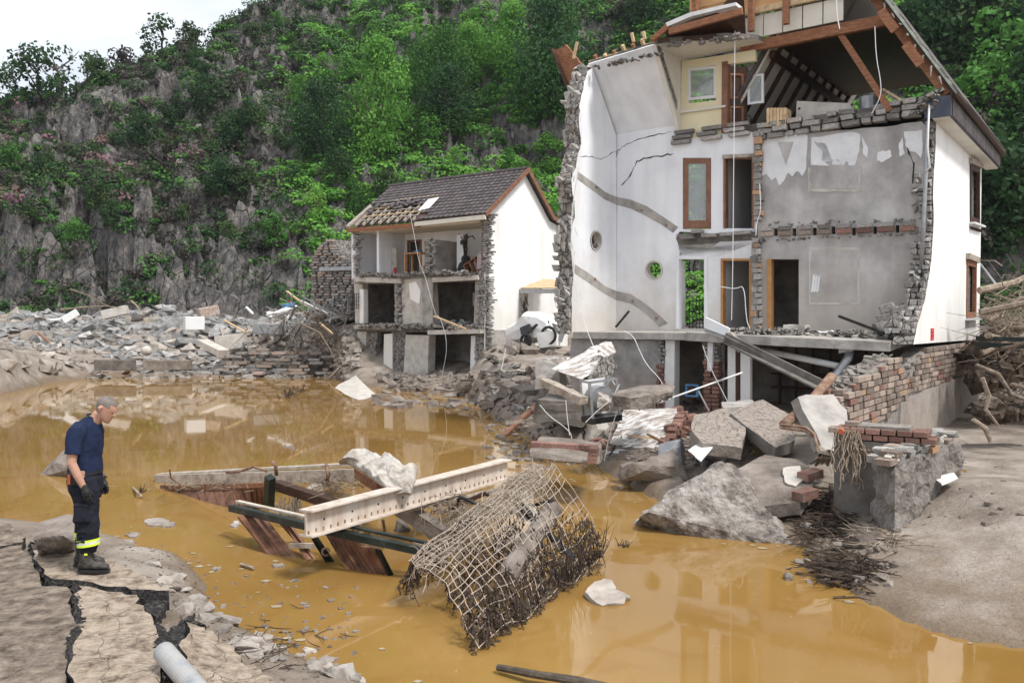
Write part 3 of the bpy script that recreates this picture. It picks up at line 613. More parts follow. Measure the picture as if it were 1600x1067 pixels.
# facing stones on the torn end
zs = 2.65; k = 0
while zs < 9.9:
    h = cr.uniform(.09, .30); i = 0
    zz_ = zs+h/2
    bs = [(p.z, (p-BH.o).dot(V)) for p in ep]; be = np.interp(zz_, [t[0] for t in bs][::-1], [t[1] for t in bs][::-1])
    x = 0
    while x < .40:
        ww = cr.uniform(.12, .30); p = BH.pt(AL-x-ww/2+cr.uniform(-.02,.02)-.01, be+cr.uniform(.08, .16), zz_)
        put(cr.choice(BR['stone_p']), big, p, U, V, Z, ww, .3, h-.02, 'stone'); x += ww*.8
    zs += h*.8
# slanting stringer marks of the lost stair: bare plaster bands a few mm proud
def band(fn, up, dn, off, name, m):
    pts = [fn(x, y) + off for x, y in up] + [fn(x, y) + off for x, y in dn[::-1]]; b_ = MB(); b_.prism(pts, -off*.9); return b_.build(name, m, big)
band(sl, [(902,268),(925,284),(945,300),(963,308)], [(902,280),(925,297),(945,312),(963,320)], U*.006, 'stair_mark', M['conc'])
band(sl, [(898,413),(920,427),(945,447),(963,455)], [(898,427),(920,442),(945,459),(963,469)], U*.006, 'stair_mark', M['conc'])
band(f, [(963,308),(985,312),(1010,322),(1035,338),(1060,355)], [(963,320),(985,326),(1008,337),(1035,352),(1052,364)], -V*.006, 'stair_mark', M['conc'])
band(f, [(963,455),(985,459),(1005,472),(1025,488),(1044,505)], [(963,469),(985,474),(1000,483),(1020,500),(1030,511)], -V*.006, 'stair_mark', M['conc'])
# bolts on them
bo = []
for x, y, fn in [(931,293,sl),(1003,329,f),(1041,352,f),(929,436,sl),(989,470,f),(1026,497,f)]:
    p = fn(x, y); d = U if fn is sl else -V; b_ = MB(); b_.tube([p, p+d*.04], .035, 8); b_.build('bolt', M['rust'], big)
# round windows: ring frames
for cx, cy, rx, ry, fn, d in [(1022,422,13.5,15,f,V),(931,376,9,16,sl,-U)]:
    b_ = MB(); c = disc(cx, cy, rx, ry, fn, 24); ci = disc(cx, cy, rx*.84, ry*.86, fn, 24); o_ = [p - d*.01 for p in c]
    for k in range(24):
        j = (k+1) % 24; b_.add([c[k]-d*.02, c[j]-d*.02, ci[j]-d*.02, ci[k]-d*.02, ci[j]+d*.2, ci[k]+d*.2], [(0,1,2,3),(3,2,4,5)])
    b_.build('round_window_frame', M['conc_l'], big)
nb = MB(); rubble_line(nb, [sl(925, 384)-U*.2, sl(938, 386)-U*.15], .12, 26, 77); nb.build('debris_in_window', M['conc_d'], big)
# cracks in the white plaster: near-black tubes a few mm proud, painting the dark of the gaps
def crack(pts, wd, name='crack'):
    b_ = MB(); q = random.Random(len(pts)*7)
    P = []
    for i in range(len(pts)-1):
        for k in range(4): P.append(pts[i].lerp(pts[i+1], k/4) + Z*q.uniform(-.03, .03))
    P.append(pts[-1]); ws = [wd*q.uniform(.3, 1.3) for _ in P]; ws[0] = ws[-1] = wd*.2
    b_.tube(P, ws, 4); b_.build(name, M['dark'], big)
crack([f(x, y) for x, y in [(963,245),(965,235),(975,228),(990,222),(1000,216),(1030,210),(1050,207)]], .014)
crack([f(x, y) for x, y in [(970,290),(985,275),(995,252),(1010,246),(1035,244),(1052,240)]], .02)
crack([sl(x, y) for x, y in [(905,246),(920,245),(940,250),(955,240),(963,236)]], .014)
crack([f(x, y) for x, y in [(1413,210),(1420,240),(1428,255),(1426,285),(1432,300),(1440,305)]], .018)
# sloping ceiling over the stairs + its torn roof layers
q1 = [BH.pt(AL-.12, .08, 8.26), BH.pt(.02, .08, 8.26), BH.pt(.02, -1.5, 10.15), BH.pt(AL-.12, -1.40, 10.03)]
w = MB(); nrm = (q1[1]-q1[0]).cross(q1[3]-q1[0]).normalized(); nrm = nrm if nrm.z > 0 else -nrm
w.prism(q1, nrm*.05, 0, 0); w.build('stair_ceiling', M['white'], big)
w = MB(); w.prism(jag([p + nrm*.052 for p in [q1[3], q1[2]]], .03, 8, 5, nrm=nrm) + [q1[1]+nrm*.052, q1[0]+nrm*.052], nrm*.16); w.build('roof_insulation', mat('black and yellow insulation', [(.03,.03,.03),(.10,.09,.08),(.35,.27,.06)], 5, .95, .5, world_co=True, spread=(.4,.68)), big)
w = MB(); w.prism([q1[3]+nrm*.215-U*.1, q1[2]+nrm*.215, q1[1]+nrm*.215, q1[0]+nrm*.215-U*.1], nrm*.03); w.build('roof_boarding', M['wood_l'], big)
sd = (q1[3]-q1[0]).normalized()
for k in range(7):
    t = (k+.4)/7; p = q1[3].lerp(q1[2], t)+nrm*.27; w = MB(); w.beam(p - sd*.6, p+sd*cr.uniform(.02, .16)+nrm*.02, .07, .12, nrm); w.build('rafter', M['wood_l'] if k % 2 else M['wood'], big)
for px, y0, y1 in [(896,92,66),(990,66,52),(1008,62,50)]:
    w = MB(); p = f(px, y0, -1.4); w.beam(p, f(px+ (6 if px < 900 else -3), y1, -1.4), .06, .07); w.build('broken_batten', M['wood_l'], big)
# wooden eaves box sticking out at the left top
w = MB(); e = [f(x, y, -1.1) for x, y in [(865,79),(884,72),(906,98),(908,112),(890,141)]]
w.prism(e, V*.12); w.build('eaves_board', M['wood'], big)
w = MB(); w.beam(f(863,77,-1.2), f(890,142,-1.2), .05, .16, V); w.build('fascia_board', M['wood_d'], big)
w = MB(); w.beam(f(884,71,-1.25), f(910,104,-1.25), .05, .10, V); w.build('fascia_board', M['wood'], big)
# yellow dormer room
w = MB(); w.prism([f(1065,96), f(1133,86), f(1133,209), f(1064,219)], V*.16, 0, 1, [[f(1075,107), f(1119,102), f(1119,157), f(1075,162)]]); w.build('yellow_wall', [M['yellow'], M['cream']], big)
w = MB(); w.prism([BH.pt(.02,-1.48,10.12), BH.pt(.02,-.003,10.12), f(1065,219)+U*-.01, BH.pt(.02,-.25,8.5)], -U*.1); w.build('dormer_cheek', M['cream'], big)
w = MB(); w.prism([f(1062,174,-.03), f(1134,165,-.03), f(1134,168,-.03), f(1062,178,-.03)], -V*.05); w.build('wall_ledge', M['cream'], big)
w = MB(); w.prism(jag([BH.pt(-.02,-1.5,10.14), BH.pt(1.55,-1.0,10.14), BH.pt(2.3,-.35,10.14)], .06, 5, 31, nrm=Z) + [BH.pt(2.35, 0.2, 10.14), BH.pt(-.02, .2, 10.14)], Z*.12, 0, 1); w.build('dormer_ceiling', [M['cream'], M['conc_d']], big)
w = MB(); w.prism([f(1133,86), f(1180,78), f(1180,95), f(1133,101)], V*.14); w.build('dormer_lintel', M['yellow'], big)
def window(x0, y0, x1, y1, off, mt, t=.07, name='window', mull=0, skew=0, fr=None, glassy=True):
    fr = fr or (lambda x, y, o: f(x, y, o)); fm = MB()
    A, B, C, D = fr(x0, y0, off), fr(x1, y0-skew, off), fr(x1, y1-skew, off), fr(x0, y1, off)
    dn = V*.06
    ex = (B-A).normalized(); 
    ins = [A+ex*t-Z*t, B-ex*t-Z*t, C-ex*t+Z*t, D+ex*t+Z*t]
    fm.prism([A, B, C, D], dn, 0, 0, [ins])
    o = fm.build(name, mt, big)
    if glassy:
        g = MB(); g.prism([p+dn*.4 for p in ins], dn*.15); g.build('pane', M['glass'], o)
    return o, (A, B, C, D)
window(1075,107,1119,157,.03,M['frame_w'], skew=4)
window(1168,118,1193,164,.5,M['frame_w'], t=.06, skew=3)
# brown panelled door of the dormer room, standing open
w = MB(); w.prism([f(1136,103,.25), f(1168,106,.6), f(1166,204,.6), f(1134,208,.25)], V*.05); do = w.build('attic_door', M['wood_d'], big)
for (xa, ya, xb, yb_) in [(1141,115,1162,155),(1141,166,1162,196)]:
    w = MB(); c = [f(xa,ya,.28), f(xb,ya+1,.53), f(xb,yb_-1,.53), f(xa,yb_,.28)]; ci = [f(xa+3,ya+3,.30), f(xb-3,ya+4,.50), f(xb-3,yb_-4,.50), f(xa+3,yb_-3,.30)]
    w.prism(c, -V*.02, 0, 0, [ci]); w.build('door_moulding', M['wood'], do)
w = MB(); w.prism([f(1128,97,-.02), f(1137,96,-.02), f(1136,208,-.02), f(1127,209,-.02)], V*.18); w.build('door_post', M['frame_b'], big)
# doors and frames in the torn openings
def frame(x0, y0, x1, y1, t, m, name, bottom=False, off=-.03, dep=.2):
    w = MB(); pts = [f(x0, y1, off), f(x0, y0, off), f(x1, y0, off), f(x1, y1, off), f(x1-t, y1, off), f(x1-t, y0+t, off), f(x0+t, y0+t, off), f(x0+t, y1, off)]
    w.prism(pts, V*dep); return w.build(name, m, big)
fo, _ = window(1068,248,1110,357,-.02,M['frame_b'], t=.13, name='glazed_door')
w = MB(); w.prism([f(1070,345,-.035), f(1108,344,-.035), f(1108,356,-.035), f(1070,357,-.035)], V*.07); w.build('bottom_rail', M['frame_b'], fo)
frame(1130,245,1178,357,3.5,M['frame_b'],'door_frame'); frame(1056,400,1105,514,5,M['frame_w'],'door_frame'); frame(1126,404,1174,514,3.5,M['frame_o'],'door_frame')
w = MB(); w.prism([f(1198,405,-.02), f(1205,405,-.02), f(1205,516,-.02), f(1198,517,-.02)], V*.2); w.build('door_frame', M['frame_o'], big)
w = MB(); w.prism([f(1129,242,-.08), f(1179,240,-.08), f(1180,245,-.08), f(1128,248,-.08)], V*.1); w.build('door_lintel', M['wood_g'], big)
w = MB(); w.prism([f(1062,409,.1), f(1070,409,.5), f(1070,513,.5), f(1062,513,.1)], V*.04); w.build('door_reveal', M['plastic'], big)
# iron railing behind the lower white door
w = MB()
for k in range(9): a = 0.05+k*.1; w.beam(BH.pt(a,.6,2.72), BH.pt(a,.6,3.55+.1*math.sin(k*.5)), .018, .018, V)
w.beam(BH.pt(0,.6,3.5), BH.pt(.95,.6,3.62), .03, .03); w.beam(BH.pt(0,.6,2.8), BH.pt(.95,.6,2.8), .02, .02); w.build('railing', M['black'], big)
# torn cross-wall ends (narrow columns of stone) at the middle and the right
def pier(px, y0, y1, wd, off, m='stone', seed=0, wander=.03):
    q = random.Random(seed); p0 = f(px, y1, off); z = p0.z; zt = f(px, y0, off).z
    while z < zt:
        h = q.uniform(.10, .2); x = -wd/2 + q.uniform(-.04, .04)
        while x < wd/2:
            ww = min(q.uniform(.14, .26), wd/2-x+.05); pp = p0 + U*(x+ww/2+q.uniform(-wander, wander)); pp.z = z+h/2
            kd = 'brick_o' if q.random() < .05 else m
            put(q.choice(BR[kd]), big, pp + V*.1, U, V, Z, ww-.012, .34, h-.014, 'stone'); x += ww
        z += h
pier(1183, 206, 345, .17, -.12, seed=1); pier(1180, 380, 519, .19, -.12, seed=2)
for (x, y0, y1, wd) in [(1183,206,345,.15),(1180,380,519,.17)]:
    w = MB(); a_, z_ = BH.az(x, y1, -.07); a2_, z2_ = BH.az(x, y0, -.07); w.fbox(BH, a_-wd/2, a_+wd/2, -.145, 0, z_, z2_); w.build('mortar_core', M['mortar'], big)
# stones along the wall head
for c_ in range(3):
    t = 0
    while t < 1:
        ln = cr.uniform(.2, .5); a0 = lerp(2.2, 6.2, t); zz_ = lerp(7.62, 7.72, t) + c_*.15
        if c_ < 2 or cr.random() < .75:
            p = BH.pt(a0+ln/2, .02+cr.uniform(-.07,.05), zz_+.08); put(cr.choice(BR['stone']), big, p, (U+Z*cr.uniform(-.06,.06)).normalized(), V, Z, ln-.02, .36, .14, 'stone')
        t += ln/4
    for k in range(3):
        p = BH.pt(.15+k*.75+cr.uniform(-.1,.1), -.02, 7.86+c_*.13)
        put(cr.choice(BR['stone']), big, p, U, V, Z, .62, .3, .12, 'stone')
# the rear wing: rooms behind the grey wall
st = MB()
for z0, z1, a0 in [(2.46,2.70,1.2),(5.18,5.42,1.2),(7.9,8.16,1.2)]: st.fbox(BH, a0, AR-.42, .31, 7.0, z0, z1)
st.build('floor_slab', M['conc_d'], big)
w = MB(); w.fbox(BH, 1.0, 1.2, .31, 7.3, 0.2, 8.2); w.build('wing_wall', M['white_out'], big)
w = MB(); w.fbox(BH, 1.2, AR-.42, 7.0, 7.3, 0.2, 8.2); w.build('rear_wall', M['white_out'], big)
for bb_ in (2.6,):
    w = MB(); w.fbox(BH, 1.21, AR-.43, bb_, bb_+.12, 2.72, 7.88); w.build('room_wall', M['drab'], big)
# right-hand side wall with its two windows and torn edge
sr = lambda x, y, a=AR: BH.s(x, y, a)
w = MB(); edge = [(1463,188),(1462,230),(1458,300),(1459,345),(1455,410),(1450,440),(1445,470),(1434,505),(1427,538)]
wz1 = BH.s(1475, 152, AR).z; bf = 7.3
P_ = lambda b, z: BH.pt(AR, b, z)
outer = [sr(x, y) for x, y in edge]; outer = jag(outer, .03, 4, 8, nrm=U) + [P_(bf, 2.42), P_(bf, 7.75), P_(.35, 7.75)]
wh = [[sr(1515,256), sr(1530,262), sr(1530,352), sr(1515,347)], [sr(1510,404), sr(1525,410), sr(1524,496), sr(1509,497)]]
w.prism(outer, -U*.42, 0, 1, wh); w.build('side_wall', [M['white_out'], M['stone_w']], big)
for k, h_ in enumerate(wh):
    w = MB(); c = sum(h_, Vector())/4; ci = [c+(p-c)*.80 for p in h_]; w.prism([p+U*.03 for p in h_], -U*.1, 0, 0, [[p+U*.03 for p in ci]]); o = w.build('window', M['wood_d'] if k == 0 else M['wood'], big)
    w = MB(); w.prism([p-U*.12 for p in h_[:2]] + [p-U*.12 for p in h_[2:]], -U*.02); w.build('pane', M['glass'], o)
    w = MB(); cc = [p-U*.18 for p in h_]; w.prism([cc[0], cc[0].lerp(cc[1], .6), cc[3].lerp(cc[2], .5), cc[3]], -U*.02); w.build('curtain', M['plastic'], o)
    w = MB(); w.beam(h_[3]-V*.12+U*.06-Z*.04, h_[2]+V*.12+U*.06-Z*.04, .2, .05); w.build('sill', M['frame_w'], o)
    w = MB(); w.beam(h_[0]-V*.12+U*.05+Z*.06, h_[1]+V*.12+U*.05+Z*.06, .1, .16); w.build('lintel', M['wood_g'], o)
w = MB()
for k in range(12): p = wh[0][3].lerp(wh[0][2], k/11)+U*.03-Z*.12; w.beam(p, p-Z*(.05+.04*(k%2)), .03, .05)
w.build('fringe', M['wood_d'], big)
# red and white sticker near the foot of the wall
a1 = sr(1454,513); a2 = sr(1459,513.5); z1 = a1.z; z0 = sr(1454,532).z
for (za, zb, m) in [(z1, z1-.12, (.55,.03,.04)), (z1-.13, z0, (.55,.03,.04))]:
    w = MB(); w.prism([Vector((a1.x,a1.y,za)), Vector((a2.x,a2.y,za)), Vector((a2.x,a2.y,zb)), Vector((a1.x,a1.y,zb))], U*.008); w.build('red_notice', mat('red sticker', [m, m], 1, .5, 0), big)
for k in range(2):
    w = MB(); zz_ = z1-.03-.2*k; p = a1.lerp(a2, .5)+U*.012; w.box((p.x, p.y, zz_-.02), V*.025, U*.003, Z*.016); w.build('notice_mark', M['frame_w'], big)
# torn-edge stones of the side wall
z = 2.7
ez = [(p.z, (p-BH.o).dot(V)) for p in [sr(x, y) for x, y in edge]][::-1]
while z < 7.6:
    h = cr.uniform(.08, .18); be = float(np.interp(z+h/2, [t[0] for t in ez], [t[1] for t in ez])); x = 0
    while x < (.3 if z > 3.3 else .5):
        ww = cr.uniform(.10, .2); put(cr.choice(BR['stone' if cr.random() < .5 else 'stone_p']), big, BH.pt(AR-.02-x-ww/2, be+.05+cr.uniform(-.12,.04), z+h/2), U, V, Z, ww-.01, .3, h-.015, 'stone'); x += ww
    z += h
for (b0, z0, n_) in [(-1.15, 2.75, 5), (-.95, 3.1, 4)]:
    for k in range(n_): put(cr.choice(BR['stone']), big, BH.pt(5.75+cr.uniform(-.35,.3), b0+cr.uniform(-.3,.2), z0+cr.uniform(-.05,.3)), Vector((cr.uniform(.6,1),cr.uniform(-.7,.2),.3)).normalized(), V, Z, .35, .3, .22, 'stone')
# lower stone wall: side of the cellar, stepping down toward the pond
cw = MB()
def wz(b): return float(np.interp(b, [-7.0,-6.2,-5.0,-4.2,-3.2,-2.2,-1.2,-.2,7.3], [1.72,2.0,2.1,2.22,2.30,1.75,2.2,2.40,2.40]))
bsx = np.linspace(-6.9, 7.3, 30)
cw.prism([P_(b, .15)-U*.03 for b in bsx] + [P_(b, wz(b)-.03)-U*.03 for b in bsx[::-1]], -U*.42, 0); cw.build('cellar_wall', M['mortar'], big)
def tp(x): return wz(x-7.0)
nb_ = courses(big, 'brick_g', P_(-7.0, 0)-U*.04, V, U, 14.3, 2.42, .42, .115, .10, 'brick', top=lambda x: tp(x)+.04, keep=.98, q=random.Random(5), mix=('brick_o', .03), left=lambda z: 0 if z < 5 else 0) if False else 0
q5 = random.Random(5)
for r_ in range(6, 19):
    z = .3+r_*.115; x = -7.0 + (.1 if r_ % 2 else 0)
    while x < 7.2:
        L_ = q5.uniform(.26, .5) if x < 0 else q5.uniform(.5, .95)
        low = np.interp(x, [-7,-3.6,-3.2,-1,7.3], [1.0,1.12,1.30,1.42,1.50])
        if z+.115 <= wz(x+L_/2)+.03 and z > low:
            put(q5.choice(BR['brick_o' if q5.random() < .05 else ('brick' if q5.random() < .10 else 'brick_g')]), big, P_(x+L_/2, z+.055)-U*(.03+q5.uniform(-.018,.018)), V, -U, Z, L_-.02, .11, .10, 'brick')
        x += L_
# broken near end and top of the stub wall
for r_ in range(12):
    z = .95+r_*.105
    if z > wz(-6.8)+.1: break
    for x in (.05, .26): put(cr.choice(BR['brick_g' if cr.random() < .8 else 'brick']), big, BH.pt(AR-x-.1, -6.95+cr.uniform(-.1,.14), z), U, V, Z, .2, .26, .095, 'brick')
w = MB(); rubble_line(w, [P_(b, wz(b)+.0)-U*.22 for b in (-6.9,-6,-5,-4,-3)], .14, 90, 12); rubble_line(w, [P_(-3.0,1.8)-U*.1, P_(-1.5,2.1)-U*.1], .16, 40, 13); stuff(w.build('mortar_crumbs', M['mortar'], big))
w = MB(); w.prism([P_(-3.3,.2)+U*.02, P_(7.3,.2)+U*.02, P_(7.3,1.50)+U*.02, P_(-.8,1.42)+U*.02, P_(-3.1,1.30)+U*.02], -U*.06); w.build('cellar_render', M['rough'], big)
w = MB(); w.prism([sr(1490,545,AR+.01), sr(1498,544,AR+.01), sr(1498,571,AR+.01), sr(1490,573,AR+.01)], -U*.02); w.build('cellar_vent', M['black'], big)
# sagging floor slab in front, cellar beneath
w = MB(); A = BH.pt(1.35,-2.5,2.70); fr_ = jag([BH.pt(1.35,-2.45,2.70), BH.pt(3.5,-2.55,2.62), BH.pt(5.9,-2.0,2.52)], .03, 6, 3, nrm=Z)
w.prism([BH.pt(1.35,-.01,2.70)] + fr_ + [BH.pt(5.94,-.01,2.66)], -Z*.2); w.build('sagging_floor', M['conc'], big)
w = MB(); w.prism([BH.pt(AL,-.01,2.70)] + jag([BH.pt(AL,-2.35,2.68), BH.pt(.3,-2.4,2.68), BH.pt(1.34,-2.4,2.68)], .03, 6, 4, nrm=Z) + [BH.pt(1.34,-.01,2.70)], -Z*.17); w.build('stair_floor', M['conc'], big)
fb = lambda x, y: BH.f(x, y, -2.2)
w = MB(); w.prism(jag([fb(893,528), fb(893,680)], .05, 5, 1, nrm=V) + jag([fb(1022,690), fb(1026,610), fb(1034,570), fb(1034,532)], .05, 4, 2, nrm=V)[1:], V*.3, 0, 1); w.build('cellar_front_wall', [M['rough'], M['stone_w']], big)
w = MB(); w.prism([fb(1040,532), fb(1054,532), fb(1053,650), fb(1036,650)], V*.3); w.build('door_jamb', M['plastic'], big)
for (x, y0, y1, wd, m, sd_) in [(1034,536,575,.2,'stone',4),(1032,575,650,.22,'brick',5),(1111,566,660,.40,'brick',6),(1111,532,566,.44,'stone',7)]:
    q = random.Random(sd_); p0 = BH.f(x, y1, -2.2); z = p0.z; zt = BH.f(x, y0, -2.2).z
    while z < zt:
        for k in range(2):
            ww = wd/2; put(q.choice(BR[m]), big, Vector((p0.x, p0.y, z+.05)) + U*((k-.5)*ww+q.uniform(-.03,.03)) + V*.1, U, V, Z, ww-.01, .3, .09, 'brick')
        z += .1
w = MB(); w.prism([fb(1109,535), fb(1117,534), fb(1116,572), fb(1113,580), fb(1108,578)], -V*.12); w.build('plaster_remnant', M['peel'], big)
for x0, x1, m in [(1137,1149,'plastic'),(1150,1156,'wood_d'),(1157,1172,'plastic')]:
    w = MB(); w.prism([fb(x0,540), fb(x1,541), fb(x1,666), fb(x0,665)], V*.14); w.build('cellar_post', M[m], big)
w = MB(); w.fbox(BH, AL, 5.9, .35, .5, 0.2, 2.5); w.build('cellar_back_wall', M['drab'], big)
for zz_ in (1.25, 1.6, 1.95):
    w = MB(); w.fbox(BH, 2.6, 5.7, .0, .34, zz_, zz_+.04); sh = w.build('cellar_shelf', M['wood_d'], big)
w = MB()
for a in np.arange(2.8, 5.7, .42): w.fbox(BH, a, a+.05, -.02, .05, .6, 2.3)
w.build('shelf_post', M['wood_d'], big)
# pipes of the cellar
def pipe(pts, r_, m, name, parent=None, **k):
    b_ = MB(); b_.tube(pts, r_, k.pop('n', 10)); return b_.build(name, m, parent if parent else big, smooth=True)
pipe([BH.f(1190,547,-1.7), BH.f(1315,573,-1.9)], .075, M['plastic'], 'waste_pipe'); pipe([BH.f(1328,545,-1.8), BH.f(1325,560,-1.9), BH.f(1300,595,-2.1), BH.f(1270,622,-2.4)], .10, M['steel'], 'drain_pipe')
w = MB(); rubble_line(w, [BH.f(1312,548,-1.9), BH.f(1332,548,-1.9)], .14, 10, 2); w.build('pipe_collar', M['plastic'], big)
# ------------------------------------------------------------------ roof of the tall house
ZR = 12.7
def rs(a, b): return BH.pt(a, b, 8.1 + (6.75-a)*1.6)      # right slope
def ls(a, b): return BH.pt(a, b, 8.25 + (a-1.2)*1.6)
w = MB(); n_r = (rs(6, 1)-rs(6, 0)).cross(rs(5, 0)-rs(6, 0)).normalized(); n_r = n_r if n_r.x > 0 else -n_r
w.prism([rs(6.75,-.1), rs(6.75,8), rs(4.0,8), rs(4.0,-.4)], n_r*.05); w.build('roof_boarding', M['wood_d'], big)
w = MB(); w.prism([rs(6.8,-.15)+n_r*.06, rs(6.8,8)+n_r*.06, rs(4.0,8)+n_r*.06, rs(4.0,-.45)+n_r*.06], n_r*.05); w.build('roof_felt', mat('torn pale green roof felt', [(.30,.36,.28),(.52,.56,.48)], 6, .8, .3), big)
i_ = 0
for k in range(11):
    a = 6.72-k*.25
    for j in range(3 if k < 9 else 0):
        p = rs(a, -.1+j*.32)+n_r*.13; e2 = (rs(5,0)-rs(6,0)).normalized(); put(cr.choice([brt for brt in BR['brick'][:1]]) if False else BR['stone'][i_ % 4], big, p + V*cr.uniform(-.05,.05), V, e2, n_r, .3, .3, .04, 'slate'); i_ += 1
w = MB(); w.prism([rs(6.8,.9)+n_r*.115, rs(6.8,8)+n_r*.115, rs(4.0,8)+n_r*.115, rs(4.0,.9)+n_r*.115], n_r*.03); w.build('slate_covering', M['tile'], big)
for b in (.0, .95, 1.9, 2.85, 3.8): 
    w = MB(); w.beam(rs(6.7,b)-n_r*.1, rs(3.9,b)-n_r*.1, .10, .18, n_r); w.build('rafter', M['wood'], big)
for k in range(3):
    p = rs(6.25-k*.55, -.32)-n_r*.14; w = MB(); w.beam(p, p+(rs(5,0)-rs(6,0)).normalized()*.62, .07, .2, n_r); w.build('torn_board', M['wood'], big)
w = MB()
for k in range(14): a = 6.5-k*.17; w.tube([rs(a,-.25), rs(a,-.35)-Z*cr.uniform(.05,.45)+U*cr.uniform(-.1,.1)], [.035,.006], 5)
w.build('hanging_insulation', M['mudrock'], big)
w = MB(); nl = (ls(2,1)-ls(2,0)).cross(ls(3,0)-ls(2,0)).normalized(); nl = nl if nl.x < 0 else -nl
w.prism([ls(1.2,.5), ls(1.2,8), ls(3.9,8), ls(3.9,.5)], nl*.06); w.build('sloping_ceiling', M['cream'], big)
w = MB(); w.prism([ls(1.1,.4)+nl*.07, ls(1.1,8)+nl*.07, ls(3.95,8)+nl*.07, ls(3.95,.4)+nl*.07], nl*.1); w.build('slate_covering', M['tile'], big)
for b in np.arange(.9, 7.5, .8):
    w = MB(); w.beam(ls(1.2,b)-nl*.05, ls(2.5,b)-nl*.05, .11, .09, nl); w.build('rafter', M['wood_d'], big)
w = MB(); w.fbox(BH, 2.35, 5.5, .35, 7.2, 10.25, 10.32)
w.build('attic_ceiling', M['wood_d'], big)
w = MB(); w.beam(BH.pt(1.7,.1,10.12), BH.pt(5.3,.1,10.12), .16, .26); w.build('collar_beam', M['wood'], big)
w = MB(); w.beam(ls(2.3,.5)-nl*.1, ls(2.3,7.5)-nl*.1, .14, .18); w.build('purlin', M['wood_d'], big)
for k in range(8):
    a0 = .35+k*.5
    if k in (1,): continue
    w = MB(); w.prism([BH.pt(a0,-.02,10.3), BH.pt(a0+.47,-.02,10.3), BH.pt(a0+.47,-.02,10.85), BH.pt(a0,-.02,10.85)], V*.05); w.build('gable_panel', M['cream'], big)
w = MB(); w.beam(BH.pt(.3,-.1,10.95), BH.pt(4.8,-.1,10.95), .1, .14); w.build('pale_beam', M['wood_l'], big)
for k in range(3):
    w = MB(); w.prism([BH.pt(.3,-.05,11.05+k*.33), BH.pt(4.6,-.05,11.05+k*.33), BH.pt(4.6,-.05,11.36+k*.33), BH.pt(.3,-.05,11.36+k*.33)], V*.05); w.build('gable_board', mat('amber boards', [(.42,.24,.11),(.55,.34,.17)], 3, .7, .2, stretch=(1,1,4), world_co=True), big)  # orange light on the planks is put into the board colour
for a in (.55, 2.1, 3.0): 
    w = MB(); w.beam(BH.pt(a,-.25,10.4 if a > 2 else 10.2), BH.pt(a,-.25,11.9), .14, .14, V); w.build('roof_post', M['wood'], big)
# left roof over the stairs: boards, purlin with a bright edge, felt
w = MB(); e = [f(1040,42,-1.6), f(1150,8,-1.6), f(1160,-60,-1.6), f(1190,-60,-.2), f(1190,70,-.2), f(1060,84,-.2)]
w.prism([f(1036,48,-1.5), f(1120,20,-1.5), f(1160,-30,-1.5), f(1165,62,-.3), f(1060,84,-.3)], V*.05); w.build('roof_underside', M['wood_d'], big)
w = MB(); w.beam(f(1046,50,-1.62), f(1160,18,-1.62), .10, .16); w.build('verge_rafter', M['wood'], big)
w = MB(); w.beam(f(1020,62,-1.6), f(1046,40,-1.6), .09, .14); w.build('verge_rafter', M['wood'], big)
w = MB(); w.beam(f(1028,64,-1.5), f(1120,58,-1.0), .08, .12); w.build('torn_board', M['wood_d'], big)
w = MB(); w.prism([f(1040,36,-1.66), f(1078,20,-1.66), f(1150,4,-1.66), f(1150,9,-1.66), f(1080,26,-1.66), f(1042,42,-1.66)], V*.4); w.build('roof_felt', M['peel'], big)
w = MB(); rubble_line(w, [f(1034,74,-1.4), f(1110,66,-1.2), f(1160,60,-.9)], .14, 46, 21); stuff(w.build('slate_crumbs', M['stone'], big))
w = MB(); rubble_line(w, [f(930,108,-1.5), f(1034,84,-1.5)], .10, 60, 22); stuff(w.build('mortar_crumbs', M['stone_w'], big))
# diagonal brace, gutter, fascia, soffit, downpipe
w = MB(); w.beam(BH.f(1312,52,.2), BH.f(1392,174,-.05), .14, .14, V); w.build('brace', M['wood'], big)
w = MB(); w.beam(BH.f(1380,140,.3), BH.f(1424,166,-.1), .05, .05, V); w.build('batten', M['wood_l'], big)
GA = 6.80
gu = MB(); n_ = 9
for k in range(n_): pass
pts0 = [BH.pt(GA+.02+.075*math.cos(t), -.3, 8.10+.075*math.sin(t)) for t in np.linspace(math.pi, 2*math.pi, 9)]
r0 = pts0 + [p + (BH.pt(GA+.02,-.3,8.10)-p)*.12 for p in pts0[::-1]]
gu.loft([r0, [p + V*8.4 - Z*.06 for p in r0]]); gu.build('gutter', M['wood_d'], big)
w = MB(); w.fbox(BH, GA-.1, GA-.05, -.2, 8.0, 7.62, 8.02); fa = w.build('fascia', mat('slate blue fascia', [(.04,.045,.06),(.07,.075,.09)], 4, .6, .2), big)
for k in range(26):
    w = MB(); b = -.1+k*.31; w.fbox(BH, GA-.052, GA-.03, b, b+.285, 7.63, 8.0); w.build('slate', M['tile'], fa)
w = MB(); w.fbox(BH, AR-.15, GA-.05, -.25, -.2, 7.6, 8.06); w.build('fascia_end', mat('blue grey board', [(.05,.06,.085),(.08,.09,.115)], 4, .6, .1), big)
w = MB(); w.fbox(BH, AR+.005, GA-.1, -.2, 8.0, 7.58, 7.62); w.build('soffit', M['cream'], big)
pipe([BH.f(1449,190,-.3), BH.f(1447,270,-.3), BH.f(1443,345,-.3), BH.f(1439,422,-.3)], .045, M['steel'], 'downpipe')
pipe([BH.f(1452,165,-.35), BH.f(1449,230,-.35), BH.f(1453,262,-.35), BH.f(1445,268,-.35)], .022, M['cable'], 'bent_cable')
